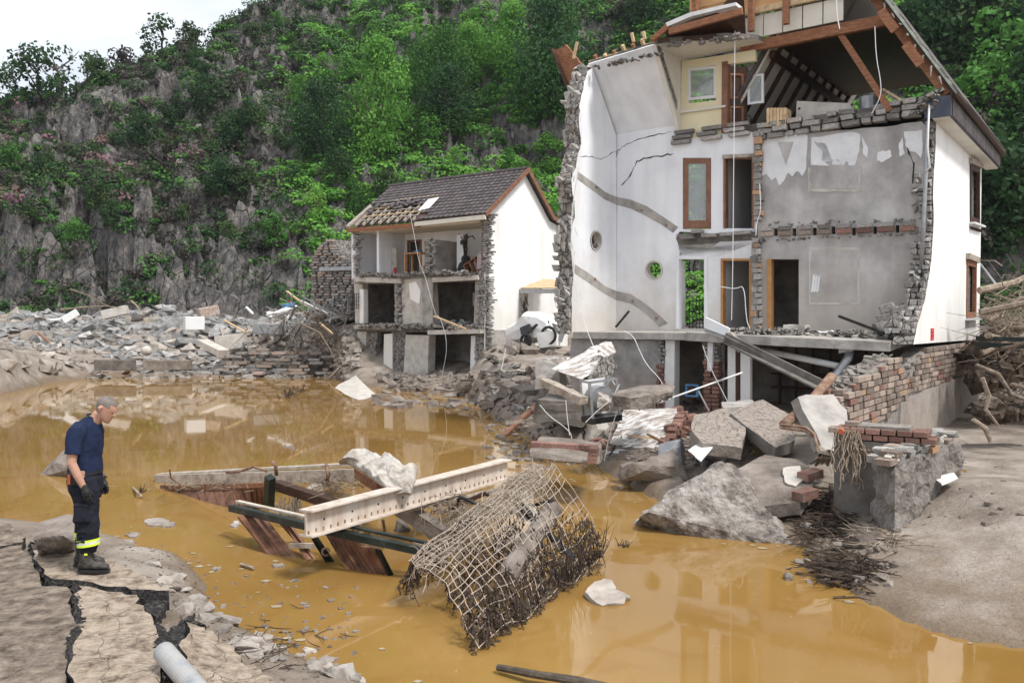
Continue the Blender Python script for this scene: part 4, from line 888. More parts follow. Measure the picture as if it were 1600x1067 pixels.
rubb = MB(); rubble_line(rubb, [BH.f(1440,178,-.1), BH.f(1466,150,-.2)], .2, 26, 33); rubb.build('broken_masonry', M['stone_w'], big)
w = MB(); w.tube([BH.f(1190,192,.1), BH.f(1300,190,.1), BH.f(1420,172,.1)], .05, 6); w.build('moss_edge', M['leaf_o'], big)
# things left standing in the attic
a = thing('wall_board', 'pale grey panel with round holes leaning in the open attic', 'board', BH.pt(3.4,.6,8.2))
w = MB(); pl = [BH.f(x, y, .5) for x, y in [(1245,158),(1334,162),(1334,186),(1243,192)]]; w.prism(pl, V*.05); w.build('panel', M['conc_l'], a)
for x, y in [(1249,170),(1274,182),(1318,176),(1331,164)]:
    w = MB(); p = BH.f(x, y, .49); w.tube([p, p-V*.012], .03, 8); w.build('hole_shade', M['black'], a)  # black discs paint the dark inside the panel's round holes
a = MB()
for k in range(6):
    p = BH.f(1204+k*5.2, 186, .1); a.box(p, U*.036, V*.2, Z*.24)
tag(a.build('wood_stack', M['wood_l']), 'upright bundle of pale sawn timber on the attic floor', 'timber')
w = MB(); p = BH.f(1357,170,.9); w.tube([p-Z*.35, p+Z*.28], .22, 14); tag(w.build('water_tank', M['steel'], smooth=False), 'round blue grey tank in the open attic beside the brace', 'tank')
w = MB(); p = BH.pt(5.7,6.0,8.2); w.box(p+Z*.3, U*.38, V*.3, Z*.8); w.box(p+Z*1.12, U*.44, V*.36, Z*.04); tag(w.build('chimney', M['brick_g']), 'square brown chimney showing through the open back of the attic', 'chimney')
w = MB(); t = [BH.f(1168+6*math.sin(k*.9), 190-2*k+3*math.cos(k), .2) for k in range(7)]; w.tube(t, .02, 6); tag(w.build('bent_pipe', M['black']), 'bent black pipe on the floor by the attic door', 'pipe')
# ------------------------------------------------------------------ the small house behind
g = SH.f; gs = SH.s
small = thing('ruined_house', 'smaller ruined house with dark tiled roof and tall white gable, front torn away', 'house', SH.pt(-4, 2, .1))
def sp(name, m, fn): w = MB(); fn(w); return w.build(name, m, small)
sbox = lambda name, m, *a: sp(name, m, lambda w: w.fbox(SH, *a))
# gable wall
ZE, ZK = 7.9, 10.0
gpoly = [SH.pt(0,0,2.05), SH.pt(0,6.6,2.05), SH.pt(0,6.6,7.55), SH.pt(0,4.95,7.9), SH.pt(0,2.75,ZK), SH.pt(0,.0,ZE)]
gedge = [gs(763,330), gs(761,380), gs(762,408), gs(757,430), gs(759,470), gs(757,505), gs(757,547)]
w = MB(); gl = gedge + [SH.pt(0,6.6,gedge[-1].z), SH.pt(0,6.6,7.5), SH.pt(0,4.95,7.85), SH.pt(0,2.75,ZK)]
w.prism(gl, -U*.35, 0, 1, [[gs(832,455), gs(838,455), gs(838,466), gs(832,466)]] if False else []); w.build('gable_wall', [M['white_out'], M['stone_w']], small)
sp('gable_plinth', M['conc'], lambda w: w.prism([gs(758,516)+U*.04, SH.pt(.04,1.9,gs(758,516).z), SH.pt(.04,1.9,1.6), SH.pt(.04,-.1,1.55)], -U*.3))
sbox('small_vent', M['black'], .0, .02, 4.0, 4.3, 4.3, 4.8)
# roof
def fr_(a, b): return SH.pt(a, b, 7.62 + (b+.45)*.745)
def rr_(a, b): return SH.pt(a, b, ZK+.08 - (b-2.75)*.95)
LA = -8.75
sp('roof_boarding', M['wood_d'], lambda w: w.prism([fr_(-3.9,-.45), fr_(.25,-.45), fr_(.25,2.75), fr_(LA,2.75), fr_(LA,1.7), fr_(-5.2,1.35), fr_(-4.7,.6)], Z*.05))
sp('rear_roof', M['tile'], lambda w: w.prism([rr_(.25,2.75), rr_(.25,5.0), rr_(LA,5.0), rr_(LA,2.75)], Z*.08))
sp('rear_roof', M['tile'], lambda w: w.prism([SH.pt(.25,4.95,8.0), SH.pt(.25,6.8,7.6), SH.pt(LA,6.8,7.6), SH.pt(LA,4.95,8.0)], Z*.08))
td = (fr_(0,1)-fr_(0,0)).normalized(); tn = U.cross(td); tn = tn if tn.z > 0 else -tn
def tile_mesh(seed):
    q = random.Random(seed); b = MB(); n = 6; pr = [(-.5,.02),(-.35,.22),(-.18,.30),(0,.10),(.2,.0),(.38,.0),(.5,.06)]
    vs = []
    for y in (-.5, .5):
        for x, z in pr: vs.append((x, y, z + (.35 if y < 0 else 0)))
    for x, z in pr: vs.append((x, -.5, z-.55+.35))
    m_ = len(pr); fs = [(i, i+1, m_+i+1, m_+i) for i in range(m_-1)] + [(2*m_+i, 2*m_+i+1, i+1, i) for i in range(m_-1)]
    me = bpy.data.meshes.new('tile'); me.from_pydata(vs, [], fs); me.materials.append(M['tile']); return me
tm = tile_mesh(1); rows = 13; L_ = (fr_(0,2.75)-fr_(0,-.45)).length; cols_ = 29; nt = 0; restmb = MB()
for r_ in range(rows):
    for c_ in range(cols_):
        a = .22-.15-c_*.305; bpos = -.45 + (r_+.5)*3.2/rows
        lim = -3.75 if bpos < .3 else (-4.6 if bpos < .9 else (-5.6 if bpos < 1.35 else LA))
        if a < lim + .25*math.sin(r_*2.1): continue
        p = fr_(a, bpos) + tn*.07
        if nt < 290: put(tm, small, p, U, td, tn, .30, L_/rows*1.06, .10, 'tile')
        else:
            k = len(restmb.v); restmb.add([p + U*v.co.x*.30 + td*v.co.y*L_/rows*1.06 + tn*v.co.z*.10 for v in tm.vertices], [tuple(pp.vertices) for pp in tm.polygons])
        nt += 1
if restmb.v: stuff(restmb.build('roof_tiles', M['tile'], small))
sp('ridge_tiles', M['tile'], lambda w: w.tube([fr_(LA,2.75)+Z*.08, fr_(.27,2.75)+Z*.08], .12, 8))
sp('verge_board', M['frame_b'], lambda w: (w.beam(fr_(.27,-.45)+Z*.0, fr_(.27,2.78)+Z*.0, .05, .2, tn), w.beam(rr_(.27,2.75), rr_(.27,5.0), .05, .2, tn), w.beam(SH.pt(.27,4.95,8.0), SH.pt(.27,6.8,7.6), .05, .18)))
sp('gutter', M['cream'], lambda w: w.prism([SH.pt(-3.95,-.5,7.58), SH.pt(.24,-.5,7.62), SH.pt(.24,-.5,7.42), SH.pt(-3.95,-.5,7.38)], V*.1))
sp('soffit', M['cream'], lambda w: w.prism([SH.pt(-3.95,-.42,7.42), SH.pt(0,-.42,7.45), SH.pt(0,.1,7.45), SH.pt(-3.95,.1,7.42)], Z*.04))
# stripped part of the roof: rafters and battens, a few tiles left
for k in range(9):
    a = -4.2-k*.56; sp('rafter', M['wood_g'], lambda w: w.beam(fr_(a,-.35), fr_(a,1.75), .09, .12, tn))
sp('roof_void_shade', M['dark'], lambda w: w.prism([fr_(-3.9,-.1)-Z*.2, fr_(-8.5,-.1)-Z*.2, fr_(-8.5,2.6)-Z*.2, fr_(-3.9,2.6)-Z*.2], -Z*.04))  # dark sheet added to paint the shade of the open roof void
for k in range(6):
    b = -.1+k*.3; sp('batten', M['wood_l'] if k % 2 else M['wood_g'], lambda w: w.beam(fr_(-4.0-cr.uniform(0,.4),b)+tn*.08, fr_(-8.3+cr.uniform(0,1.2),b)+tn*.08, .05, .04, tn))
for k in range(30):
    a = cr.uniform(-8.2,-5.0); b = cr.uniform(.55,1.5)
    put(tm, small, fr_(a, b)+tn*.13, (U+td*cr.uniform(-.2,.2)).normalized(), td, tn, .30, .26, .10, 'tile') if b < 1.2 else None
sp('roof_edge_beam', M['wood_g'], lambda w: w.beam(fr_(-8.6,-.4), fr_(-8.6,1.8), .2, .1, tn))
sp('wall_plate', M['wood'], lambda w: w.beam(SH.pt(-8.7,-.3,7.5), SH.pt(-3.8,-.3,7.45), .14, .2))
sp('white_board', M['plastic'], lambda w: w.prism([fr_(-4.3,.2)+tn*.1, fr_(-3.7,.3)+tn*.1, fr_(-3.5,.9)+tn*.25, fr_(-4.1,.8)+tn*.25], tn*.03))
# storeys: z of floors and the rooms
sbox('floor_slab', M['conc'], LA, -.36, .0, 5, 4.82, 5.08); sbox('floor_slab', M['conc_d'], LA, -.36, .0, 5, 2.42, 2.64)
sbox('attic_floor', M['cream'], LA, -.36, -.1, 5, 7.36, 7.44)
sbox('back_wall', M['white_out'], LA, -.36, 5.0, 5.25, .1, 7.9)
sbox('left_wall', M['white'], LA, LA+.3, .0, 5, 4.9, 7.5); sbox('left_wall', M['drab'], LA, LA+.3, .3, 5, .1, 4.8)
sp('room_back_wall', M['white_out'], lambda w: w.prism([SH.pt(LA+.3,1.9,5.08), SH.pt(-.36,1.9,5.08), SH.pt(-.36,1.9,7.36), SH.pt(LA+.3,1.9,7.36)], V*.12, 0, 0,
   [[SH.pt(a0,1.9,z0), SH.pt(a1,1.9,z0), SH.pt(a1,1.9,z1), SH.pt(a0,1.9,z1)] for a0,a1,z0,z1 in [(-6.6,-5.75,5.1,6.95),(-5.4,-3.9,5.6,6.9),(-3.2,-2.75,5.1,7.1)]]))
sbox('far_room_wall', M['cream'], LA+.3, -.36, 3.6, 3.7, 5.08, 7.36)
sbox('picture_window', M['frame_w'], -4.9, -3.9, 3.56, 3.6, 5.6, 6.7)
for a0, a1, z0, z1, m in [(-6.65,-6.55,5.09,7.0,'frame_b'),(-5.8,-5.7,5.09,7.0,'frame_b'),(-6.65,-5.7,6.95,7.04,'frame_b'),(-5.45,-5.37,5.55,6.95,'wood_l'),(-3.26,-3.18,5.09,7.15,'frame_b'),(-2.8,-2.72,5.09,7.15,'frame_b')]:
    sbox('door_frame', M[m], a0, a1, 1.84, 1.9, z0, z1)
sbox('partition_wall', M['white'], -7.0, -6.85, .3, 1.9, 5.08, 7.36); sbox('partition_wall', M['conc'], -3.35, -3.1, .0, 1.9, 5.08, 6.75); sbox('white_door', M['frame_w'], -2.55, -2.15, .9, .95, 5.08, 7.0)
sbox('peeled_wall', M['conc'], -8.4, -7.1, 1.84, 1.895, 5.1, 6.3)
sbox('partition_post', M['white'], -7.0, -6.85, .05, .3, 5.08, 7.4)
sbox('mud_stained_wall', M['conc_l'], -6.84, -6.5, .9, 1.0, 5.08, 6.6)
# middle storey
pm = lambda pts, d=.3, b=0: (lambda w: w.prism([SH.f(x, y, b) for x, y in pts], V*d, 0, 0))
sp('pier', M['conc_l'], pm([(627,437),(672,434),(676,512),(629,514)], .5, -.1)); sp('pier', M['conc_l'], pm([(634,523),(670,524),(668,592),(630,592)], .5, -.1))
sp('pier_shade_strip', M['conc'], pm([(658,436),(676,434),(676,510),(660,511)], .1, -.16))  # darker concrete strip, the pier's side shade put into its colour
sp('white_smear', M['white_out'], pm([(639,443),(650,440),(657,455),(655,475),(641,468)], .04, -.14))
sp('cross_wall', M['conc'], pm([(743,430),(748,430),(748,512),(740,512)], 2)); sp('cross_wall', M['plastic'], pm([(736,525),(743,524),(742,598),(734,598)], 1))
sp('cross_wall', M['conc_l'], pm([(553,440),(566,440),(567,505),(555,505)], .4)); sp('white_jamb', M['white_out'], pm([(562,452),(568,452),(568,505),(562,505)], .3, -.1))
sp('cross_wall', M['conc_l'], pm([(558,514),(572,514),(572,575),(560,585)], 1)); sp('white_jamb', M['white_out'], pm([(600,522),(613,521),(613,582),(599,580)], .4, -.1))
sp('cross_wall', M['conc'], pm([(616,435),(628,435),(629,512),(618,512)], .6)); sp('rough_pier', M['stone_w'], pm([(572,519),(590,519),(586,545),(594,580),(574,580)], .4))
sp('rough_pier', M['stone_w'], pm([(612,515),(634,515),(632,582),(610,582)], .6, -.04))
sbox('room_back_wall', M['drab'], LA+.3, -.36, 3.2, 3.3, 2.64, 4.82); sbox('room_back_wall', M['drab'], LA+.3, -.36, 2.2, 2.3, .0, 2.4)
sbox('white_cupboard', M['frame_w'], -2.95, -1.7, 2.6, 3.1, 3.7, 4.35)
for k in range(3): sbox('cupboard_door', M['plastic'], -2.93+k*.42, -2.54+k*.42, 2.55, 2.6, 3.72, 4.33)
# grid of the barred window
w = MB()
for k in range(7): w.beam(SH.f(542+k*3, 458, -.2), SH.f(542+k*3, 482, -.2), .02, .02, V)
for k in range(5): w.beam(SH.f(541, 459+k*5.7, -.2), SH.f(562, 459+k*5.7, -.2), .02, .02, V)
w.build('window_bars', M['black'], small)
# torn edges: stones
def sedge(x0, y0, x1, y1, wd, seed, b=-.05):
    q = random.Random(seed); p0 = SH.f(x1, y1, b); p1 = SH.f(x0, y0, b); n = int((p1.z-p0.z)/.10)
    for k in range(n):
        p = p0.lerp(p1, k/n); x = -wd/2
        while x < wd/2:
            ww = q.uniform(.16, .4); put(q.choice(BR['stone' if q.random() < .6 else 'stone_p']), small, p + U*(x+ww/2+q.uniform(-.04,.04)) + Z*.05, U, V, Z, ww-.01, .3, .085, 'stone'); x += ww
sedge(763,335,760,428,.34,1); sedge(758,432,752,590,.75,2); sedge(556,350,556,430,.25,3); sedge(622,440,622,512,.25,4, -.1); sedge(671,372,671,430,.35,5)
w = MB(); rubble_line(w, [SH.f(560,430,-.2), SH.f(625,432,-.3), SH.f(680,428,-.3), SH.f(752,431,-.2)], .22, 170, 3); rubble_line(w, [SH.f(560,511,-.3), SH.f(650,512,-.3), SH.f(752,514,-.2)], .25, 150, 4)
rubble_line(w, [SH.f(560,590,-.8), SH.f(650,596,-.8), SH.f(752,600,-.6)], .35, 110, 5); stuff(w.build('rubble', M['stone_w'], small))
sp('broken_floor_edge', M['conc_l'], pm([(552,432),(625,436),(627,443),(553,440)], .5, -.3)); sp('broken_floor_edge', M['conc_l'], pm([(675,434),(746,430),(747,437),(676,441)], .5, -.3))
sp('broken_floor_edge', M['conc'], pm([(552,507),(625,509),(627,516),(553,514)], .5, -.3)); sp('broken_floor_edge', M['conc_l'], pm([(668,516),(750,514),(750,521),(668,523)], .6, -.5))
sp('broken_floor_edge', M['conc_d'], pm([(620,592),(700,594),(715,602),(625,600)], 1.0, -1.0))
# furniture in the open rooms
def table(p, w_, d_, h_, m, label):
    t = thing('side_table', label, 'table', p)
    b = MB(); b.box(Vector(p)+Z*h_, U*w_/2, V*d_/2, Z*.03); b.build('table_top', m, t)
    for i in (-1, 1):
        for j in (-1, 1): b = MB(); b.box(Vector(p)+U*(w_/2-.05)*i+V*(d_/2-.05)*j+Z*h_/2, U*.045, V*.045, Z*h_/2); b.build('leg', m, t)
    return t
table(SH.pt(-4.95,.7,5.08), 1.1, .6, 1.15, M['frame_o'], 'light wooden table standing at the edge of the open upper floor')
table(SH.pt(-4.1,.9,5.08), .7, .5, .5, M['wood'], 'low brown wooden stool table beside the taller light table')
w = MB(); rubble_line(w, [SH.pt(-5.1,.7,6.3), SH.pt(-4.7,.7,6.3)], .14, 10, 3); tag(w.build('blue_bundle', M['plastic_b']), 'small blue bundle lying on the light wooden table', 'bundle')
ct = thing('cross_trainer', 'black cross trainer exercise machine in the open upper room', 'exercise machine', SH.pt(-2.0,.9,5.08))
o_ = SH.pt(-2.0,.9,5.08)
w = MB(); w.beam(o_-U*.5+Z*.05, o_+U*.5+Z*.05, .1, .08); w.beam(o_-U*.3+Z*.05-V*.2, o_-U*.3+Z*.05+V*.2, .08, .08); w.build('base', M['black'], ct)
w = MB(); w.tube([o_+Z*.35-V*.12-U*.05, o_+Z*.35+V*.12-U*.05], .33, 16); w.tube([o_+Z*.75-V*.1, o_+Z*.75+V*.1], .2, 14); w.build('flywheel_housing', M['black'], ct)
w = MB(); w.tube([o_+Z*.2, o_+Z*1.0-U*.05, o_+Z*1.55-U*.15], .05, 8); w.build('column', M['black'], ct)
w = MB(); w.box(o_+Z*1.55-U*.15, U*.14, V*.05, Z*.1); w.build('console', M['black'], ct)
for s in (-1, 1):
    w = MB(); w.tube([o_+V*.2*s+Z*.5, o_+V*.2*s+Z*1.2-U*.25*s, o_+V*.22*s+Z*1.8-U*.1, o_+V*.22*s+Z*1.85+U*.25, o_+V*.22*s+Z*1.7+U*.35], .03, 7); w.build('handle', M['black'], ct)
    w = MB(); w.beam(o_+V*.15*s+Z*.3-U*.55, o_+V*.15*s+Z*.35+U*.3, .12, .04); w.build('pedal_arm', M['black'], ct)
sf = thing('toppled_bookcase', 'reddish wooden bookcase leaning with its compartments open in the upper room', 'bookcase', SH.pt(-.95,.7,5.08))
ax = (U*.85+Z*.42).normalized(); az_ = (Z*.85-U*.42).normalized(); o_ = SH.pt(-1.0,.6,5.1)+Z*.45
for k in (-.32, .32): w = MB(); w.box(o_+az_*k, ax*.72, V*.15, az_*.02); w.build('side', M['wood'], sf)
for k in (-.7,-.35,0,.35,.7): w = MB(); w.box(o_+ax*k, ax*.02, V*.15, az_*.3); w.build('shelf', M['wood'], sf)
w = MB(); w.prism([SH.pt(-.95,.4,5.3), SH.pt(-.5,.4,5.35), SH.pt(-.48,.4,6.1), SH.pt(-.9,.4,6.0)], V*.03); tag(w.build('pink_board', mat('faded pink board', [(.42,.30,.32),(.5,.38,.40)], 3)), 'faded pink board standing against the toppled bookcase', 'board')
w = MB(); rubble_line(w, [SH.pt(-1.9,.2,5.15), SH.pt(-1.2,.2,5.15)], .18, 14, 8); stuff(w.build('strewn_belongings', M['plastic']))
w = MB(); w.tube([SH.pt(-6.1,.4,5.08), SH.pt(-6.1,.4,5.5), SH.pt(-6.1,.4,5.6)], [.09,.09,.03], 10); tag(w.build('fire_extinguisher', mat('red paint', [(.4,.03,.03),(.5,.05,.05)], 3, .4, 0)), 'small red bottle standing in the doorway of the open upper floor', 'extinguisher')
pl = MB(); pl.beam(SH.f(678,494,-.6), SH.f(728,514,-.9), .1, .07); tag(pl.build('plank', M['wood_l']), 'pale plank lying slantwise over the middle floor of the smaller house', 'plank')
w = MB(); rubble_line(w, [SH.f(690,508,.2), SH.f(735,508,.2)], .25, 30, 18); stuff(w.build('strewn_belongings', M['slate'])) 
w = MB(); rubble_line(w, [SH.f(690,590,.5), SH.f(730,592,.5)], .35, 40, 19); stuff(w.build('cellar_junk', M['drab']))
# ------------------------------------------------------------------ lean-to canopy, wrecked caravan, brick tower
ca = thing('lean_to_canopy', 'plank covered lean-to canopy between the two ruined houses', 'canopy', SH.pt(1.6,4,3.2))
def c3(px, py, D): return at(px, py, D)
w = MB(); w.beam(c3(813,455,40), c3(888,455,37.5), .2, .2); w.build('steel_beam', M['steel'], ca)
for k in range(8):
    w = MB(); w.beam(c3(816+k*8.5,452,40-k*.28)+Z*.05, c3(830+k*7.4,441+(k%3),42-k*.28)+Z*.15, .3, .04); w.build('plank', M['wood_l'], ca)
w = MB(); w.beam(c3(822,457,40), c3(820,545,40), .14, .14, V); w.build('post', M['wood_g'], ca)
w = MB(); w.prism([c3(835,448,43), c3(880,436,42), c3(880,452,42), c3(835,456,43)], V*.1); w.build('timber_gable', M['wood_l'], ca)
w = MB()
for k in range(40): t = cr.random(); p = c3(818+cr.uniform(-5,7), 460+t*75, 39.8); w.tube([p, p+Vector((cr.uniform(-.2,.2),cr.uniform(-.1,.1),-cr.uniform(.3,.9)))], [.03,.01], 4)
w.build('hanging_debris', M['root'], ca)
cv = thing('crushed_caravan', 'crushed white car body wedged on rubble under the lean-to canopy', 'vehicle', c3(842,540,36))
w = MB()
rings = []
for t, hh, ww in [(0,.25,.55),(.08,.75,.8),(.3,1.0,.85),(.5,1.35,.8),(.75,1.25,.78),(.95,.9,.7),(1,.5,.6)]:
    c = c3(803,537,37).lerp(c3(868,534,35), t); rg = []
    for k in range(14):
        a = k/14*6.283; cx = abs(math.cos(a))**.5*math.copysign(1, math.cos(a)); sx = abs(math.sin(a))**.6*math.copysign(1, math.sin(a))
        p = c + V*(ww*cx) + Z*(hh*.5*(1+sx)); rg.append(p + Vector((noise.noise(p*2.1), noise.noise(p*2.3), noise.noise(p*1.9)))*.16)
    rings.append(rg)
w.loft(rings); w.build('body', M['plastic'], cv)
for a_, b__ in [((812,512),(826,506)), ((838,500),(856,503))]:
    w = MB(); x0, y0 = a_; x1, y1 = b__; w.prism([c3(x0,y0,35.2), c3(x1,y1,34.9), c3(x1+3,y1+12,34.6), c3(x0+2,y0+11,34.9)], V*.1); w.build('window', M['black'], cv)
for px, py, r_ in [(822,532,.24),(857,524,.34)]:
    p = c3(px, py, 34.4); tor = [p + U*(r_*math.cos(a)) + Z*(r_*math.sin(a)) for a in np.linspace(0, 6.283, 17)]; w = MB(); w.tube(tor, .06, 6); w.tube([p, p+V*.1], r_*.55, 12); w.build('wheel', M['black'], cv)
w = MB(); w.prism([c3(838,520,34.5), c3(868,516,34.2), c3(870,540,34.2), c3(842,544,34.5)], V*.6); w.build('broken_panel', M['plastic'], cv)
w = MB(); w.prism([c3(862,505,34.5), c3(884,512,34.2), c3(876,535,34.2), c3(868,520,34.5)], V*.1); w.build('dented_door', M['steel'], cv)
w = MB(); w.tube([c3(818,540,35), c3(824,520,34.8), c3(838,508,34.8), c3(858,503,34.8)], .06, 6); w.build('bumper', M['black'], cv)
tw = thing('brick_ruin', 'stepped slate brick ruin left of the smaller house with a steel girder', 'ruin', (-10.6, 48, 2.8))
TF = Frame(at(487,500,47).x, 47)
w = MB(); tpts = [TF.f(x, y) for x, y in [(487,500),(487,402),(500,385),(512,375),(522,374),(532,395),(536,410),(552,412),(552,500)]]; w.prism(tpts, V*1.6); w.build('wall_core', M['stone_w'], tw)
q7 = random.Random(3)
for r_ in range(30):
    y = 498-r_*4.2; 
    if y < 376: break
    xl = np.interp(y, [375,385,402,500], [512,500,487,487]); xr = np.interp(y, [375,395,410,500], [522,532,550,551]); x = xl + q7.uniform(-3,2)
    while x < xr-3:
        ww = q7.uniform(7, 17); ww = min(ww, xr-x+2); p = TF.f(x+ww/2, y, -.03+q7.uniform(-.05,.02)); mm = ww/FPX*47
        put(q7.choice(BR['stone' if q7.random() < .7 else 'brick_g']), tw, p, U, V, Z, mm/.86-.02, .25, .13, 'brick'); x += ww
w = MB(); w.beam(TF.f(500,421,-.25), TF.f(552,419,-.25), .14, .2); w.build('girder', M['steel'], tw)
# ------------------------------------------------------------------ rubble, slabs and rocks
M['hay0'] = mat('floating silt scum', [(.26,.20,.12), (.42,.35,.25)], 4, .7, .1, world_co=True)
er = random.Random(99)
def roughen(mb, mats, name, parent, cuts, amp, scale, seed=0, smooth=False):
    o = mb.build(name, mats, parent, fix=True); me = o.data; bm = bmesh.new(); bm.from_mesh(me)
    bmesh.ops.triangulate(bm, faces=bm.faces)
    L = max(o.dimensions) if False else max((v.co.length for v in bm.verts), default=1)*2
    for k in range(cuts):
        es = [e for e in bm.edges if e.calc_length() > L/(6*(k+1))]
        if es: bmesh.ops.subdivide_edges(bm, edges=es, cuts=1)
        bmesh.ops.triangulate(bm, faces=[f_ for f_ in bm.faces if len(f_.verts) > 3])
    sv = Vector((seed*3.1, seed*1.7, seed*2.3)); bm.normal_update(); mv = []
    for v in bm.verts:
        p = v.co*scale+sv; mv.append(v.normal*(noise.noise(p)*amp + noise.noise(p*2.7)*amp*.5 + noise.noise(p*6.1)*amp*.25))
    for v, m_ in zip(bm.verts, mv): v.co += m_
    bm.to_mesh(me); bm.free()
    if smooth: me.polygons.foreach_set('use_smooth', [True]*len(me.polygons))
    return o
def slab(name, label, cat, pts, thick, mats, cuts=3, amp=.02, scale=3, ms=0, down=None, jg=.03, seed=None, group=None, n=3, parent=None):
    P = [p if isinstance(p, Vector) else G(*p) for p in pts]; seed = seed if seed is not None else int(P[0].x*100) % 997
    nn = (P[1]-P[0]).cross(P[2]-P[0]).normalized(); nn = nn if nn.z > 0 else -nn
    if jg: P = jag(P+[P[0]], jg, n, seed, nrm=nn)[:-1]
    w = MB(); w.prism(P, (Vector(down) if down else -nn*.7-Z*.3)*thick, 0, ms)
    o = roughen(w, mats, name, parent, cuts, amp, scale, seed)
    if label: tag(o, label, cat, group)
    return o
def hull(name, label, cat, pts, mats, cuts=3, amp=.04, scale=2.5, seed=1, group=None, parent=None, smooth=False):
    bm = bmesh.new()
    for p in pts: bm.verts.new(p)
    r_ = bmesh.ops.convex_hull(bm, input=bm.verts); bmesh.ops.delete(bm, geom=[x for x in r_['geom_interior'] if isinstance(x, bmesh.types.BMVert)], context='VERTS')
    bm.verts.index_update(); w = MB(); w.v = [v.co.copy() for v in bm.verts]; w.f = [tuple(v.index for v in f_.verts) for f_ in bm.faces]; w.m = [0]*len(w.f); bm.free()
    o = roughen(w, mats, name, parent, cuts, amp, scale, seed, smooth)
    if label: tag(o, label, cat, group)
    return o
def boulder(label, cx, cy, w_, h_, d_, m, seed, z=None, name='rock', group=None, amp=.05, cuts=2, cat='rock', z0=None):
    """px centre of the base, size in metres"""
    q = random.Random(seed); p = gp(cx, cy) if z is None else G(cx, cy, z); pts = []
    for k in range(18):
        a = q.uniform(0, 6.28); t = q.random(); rr = (1-t*.45)*q.uniform(.8, 1)
        pts.append(p + Vector((math.cos(a)*w_/2*rr, math.sin(a)*d_/2*rr, -.15 + (h_+.15)*t)))
    return hull(name, label, cat, pts, m, cuts, amp*min(1, w_), 2.5, seed, group)
def rocks(n, area, s0, s1, m, label, group, seed, flat=.5, D=None, name='rubble_stone', cat='stone'):
    """n separate stones dropped on the ground inside an image area (x0,y0,x1,y1)"""
    q = random.Random(seed); meshes = [rock_mesh(name, m, seed*10+k, 1, .8, flat, 15) for k in range(7)]; out = []
    for k in range(n):
        p = gp(q.uniform(area[0], area[2]), q.uniform(area[1], area[3])); s = q.uniform(s0, s1)*q.uniform(.6, 1)
        o = bpy.data.objects.new(name, q.choice(meshes)); COL.objects.link(o); o.location = p + Z*s*flat*.15; o.scale = (s, s, s)
        o.rotation_euler = (q.uniform(-.35,.35), q.uniform(-.35,.35), q.uniform(0,6.28)); tag(o, label, cat, group); out.append(o)
    return out
def scatter_stuff(n, area, s, m, name, seed, flat=.6, world=None):
    q = random.Random(seed); w = MB()
    for k in range(n):
        if world: x = q.uniform(world[0], world[2]); y = q.uniform(world[1], world[3]); p = Vector((x, y, max(gz(x, y), -.02)))
        else: p = gp(q.uniform(area[0], area[2]), q.uniform(area[1], area[3]))
        a = Vector((q.uniform(-1,1), q.uniform(-1,1), q.uniform(-.3,.3))).normalized(); b_ = a.cross(Vector((q.uniform(-.3,.3), q.uniform(-.3,.3), 1))).normalized(); c = a.cross(b_)
        r_ = s*q.uniform(.25, 1)**1.3; w.box(p, a*r_*.6, b_*r_*.42, c*r_*flat*.35)
    return stuff(w.build(name, m))
# ---- far rubble field at the foot of the cliff
SL = [rock_mesh('stone_slab', M['slate'], k+300, 1.25, .85, [.28,.16,.4,.22][k % 4], 15) for k in range(12)]
SM = [rock_mesh('stone_slab', M['slate_m'], k+400, 1.2, .9, [.3,.2,.45][k % 3], 15) for k in range(9)]
def drop(me, x, y, s, tilt, label, group, nm='stone_slab', dz=0, q=er, cat='stone slab'):
    o = bpy.data.objects.new(nm, me); COL.objects.link(o); o.location = (x, y, gz(x, y)+dz); o.scale = (s, s, s)
    o.rotation_euler = (q.uniform(-tilt, tilt)+.15, q.uniform(-tilt, tilt), q.uniform(0, 6.28)); tag(o, label, cat, group); return o
for k in range(210):
    py = er.uniform(492, 520) if k < 150 else er.uniform(515, 560); px = er.uniform(20, 540) if k < 150 else er.uniform(60, 420)
    y = er.uniform(47.5, 61) ; x = (px-800)/FPX*y
    s0 = er.uniform(.4, 1.3); drop(er.choice(SL if er.random() < .68 else SM), x, y, s0, .6, '%s blue grey slab %s of the rubble heap under the cliff' % ('large' if s0 > .95 else ('middling' if s0 > .65 else 'small'), 'at the left end' if px < 150 else ('in the left middle' if px < 290 else ('in the right middle' if px < 420 else 'at the right end'))), 'grey slabs of the rubble heap under the cliff', dz=er.uniform(0,.35))
for k in range(75):
    p = gp(er.uniform(0, 420), er.uniform(520, 583)); drop(er.choice(SM), p.x, p.y, er.uniform(.4, 1.25), .35, 'mud coated stone slab on the low far shore of the pond', 'muddy slabs on the far shore', dz=.05)
scatter_stuff(1900, None, .75, M['slate'], 'rubble', 5, world=(-37, 46.8, -7.5, 61))
scatter_stuff(500, None, .5, M['slate_m'], 'rubble', 6, world=(-36, 43.5, -9, 50))
def farbox(label, cat, name, px, py, D, w_, d_, h_, m, rz=0, tilt=0, ax=None):
    p = at(px, py, D); b_ = MB(); c, s = math.cos(rz), math.sin(rz); X_ = Vector((c, s, math.sin(tilt))).normalized(); Y_ = Vector((-s, c, 0)); Zz = X_.cross(Y_)
    b_.box(p, X_*w_/2, Y_*d_/2, Zz*h_/2); return tag(b_.build(name, m, bevel=.02), label, cat)
farbox('white appliance box lying on top of the far rubble heap', 'appliance', 'white_box', 303, 505, 47, 1.0, .9, .72, M['frame_w'], .5)
farbox('white flat panel propped in the rubble at the left', 'panel', 'white_board', 110, 494, 53, 1.0, .08, .45, M['plastic'], .3, .7)
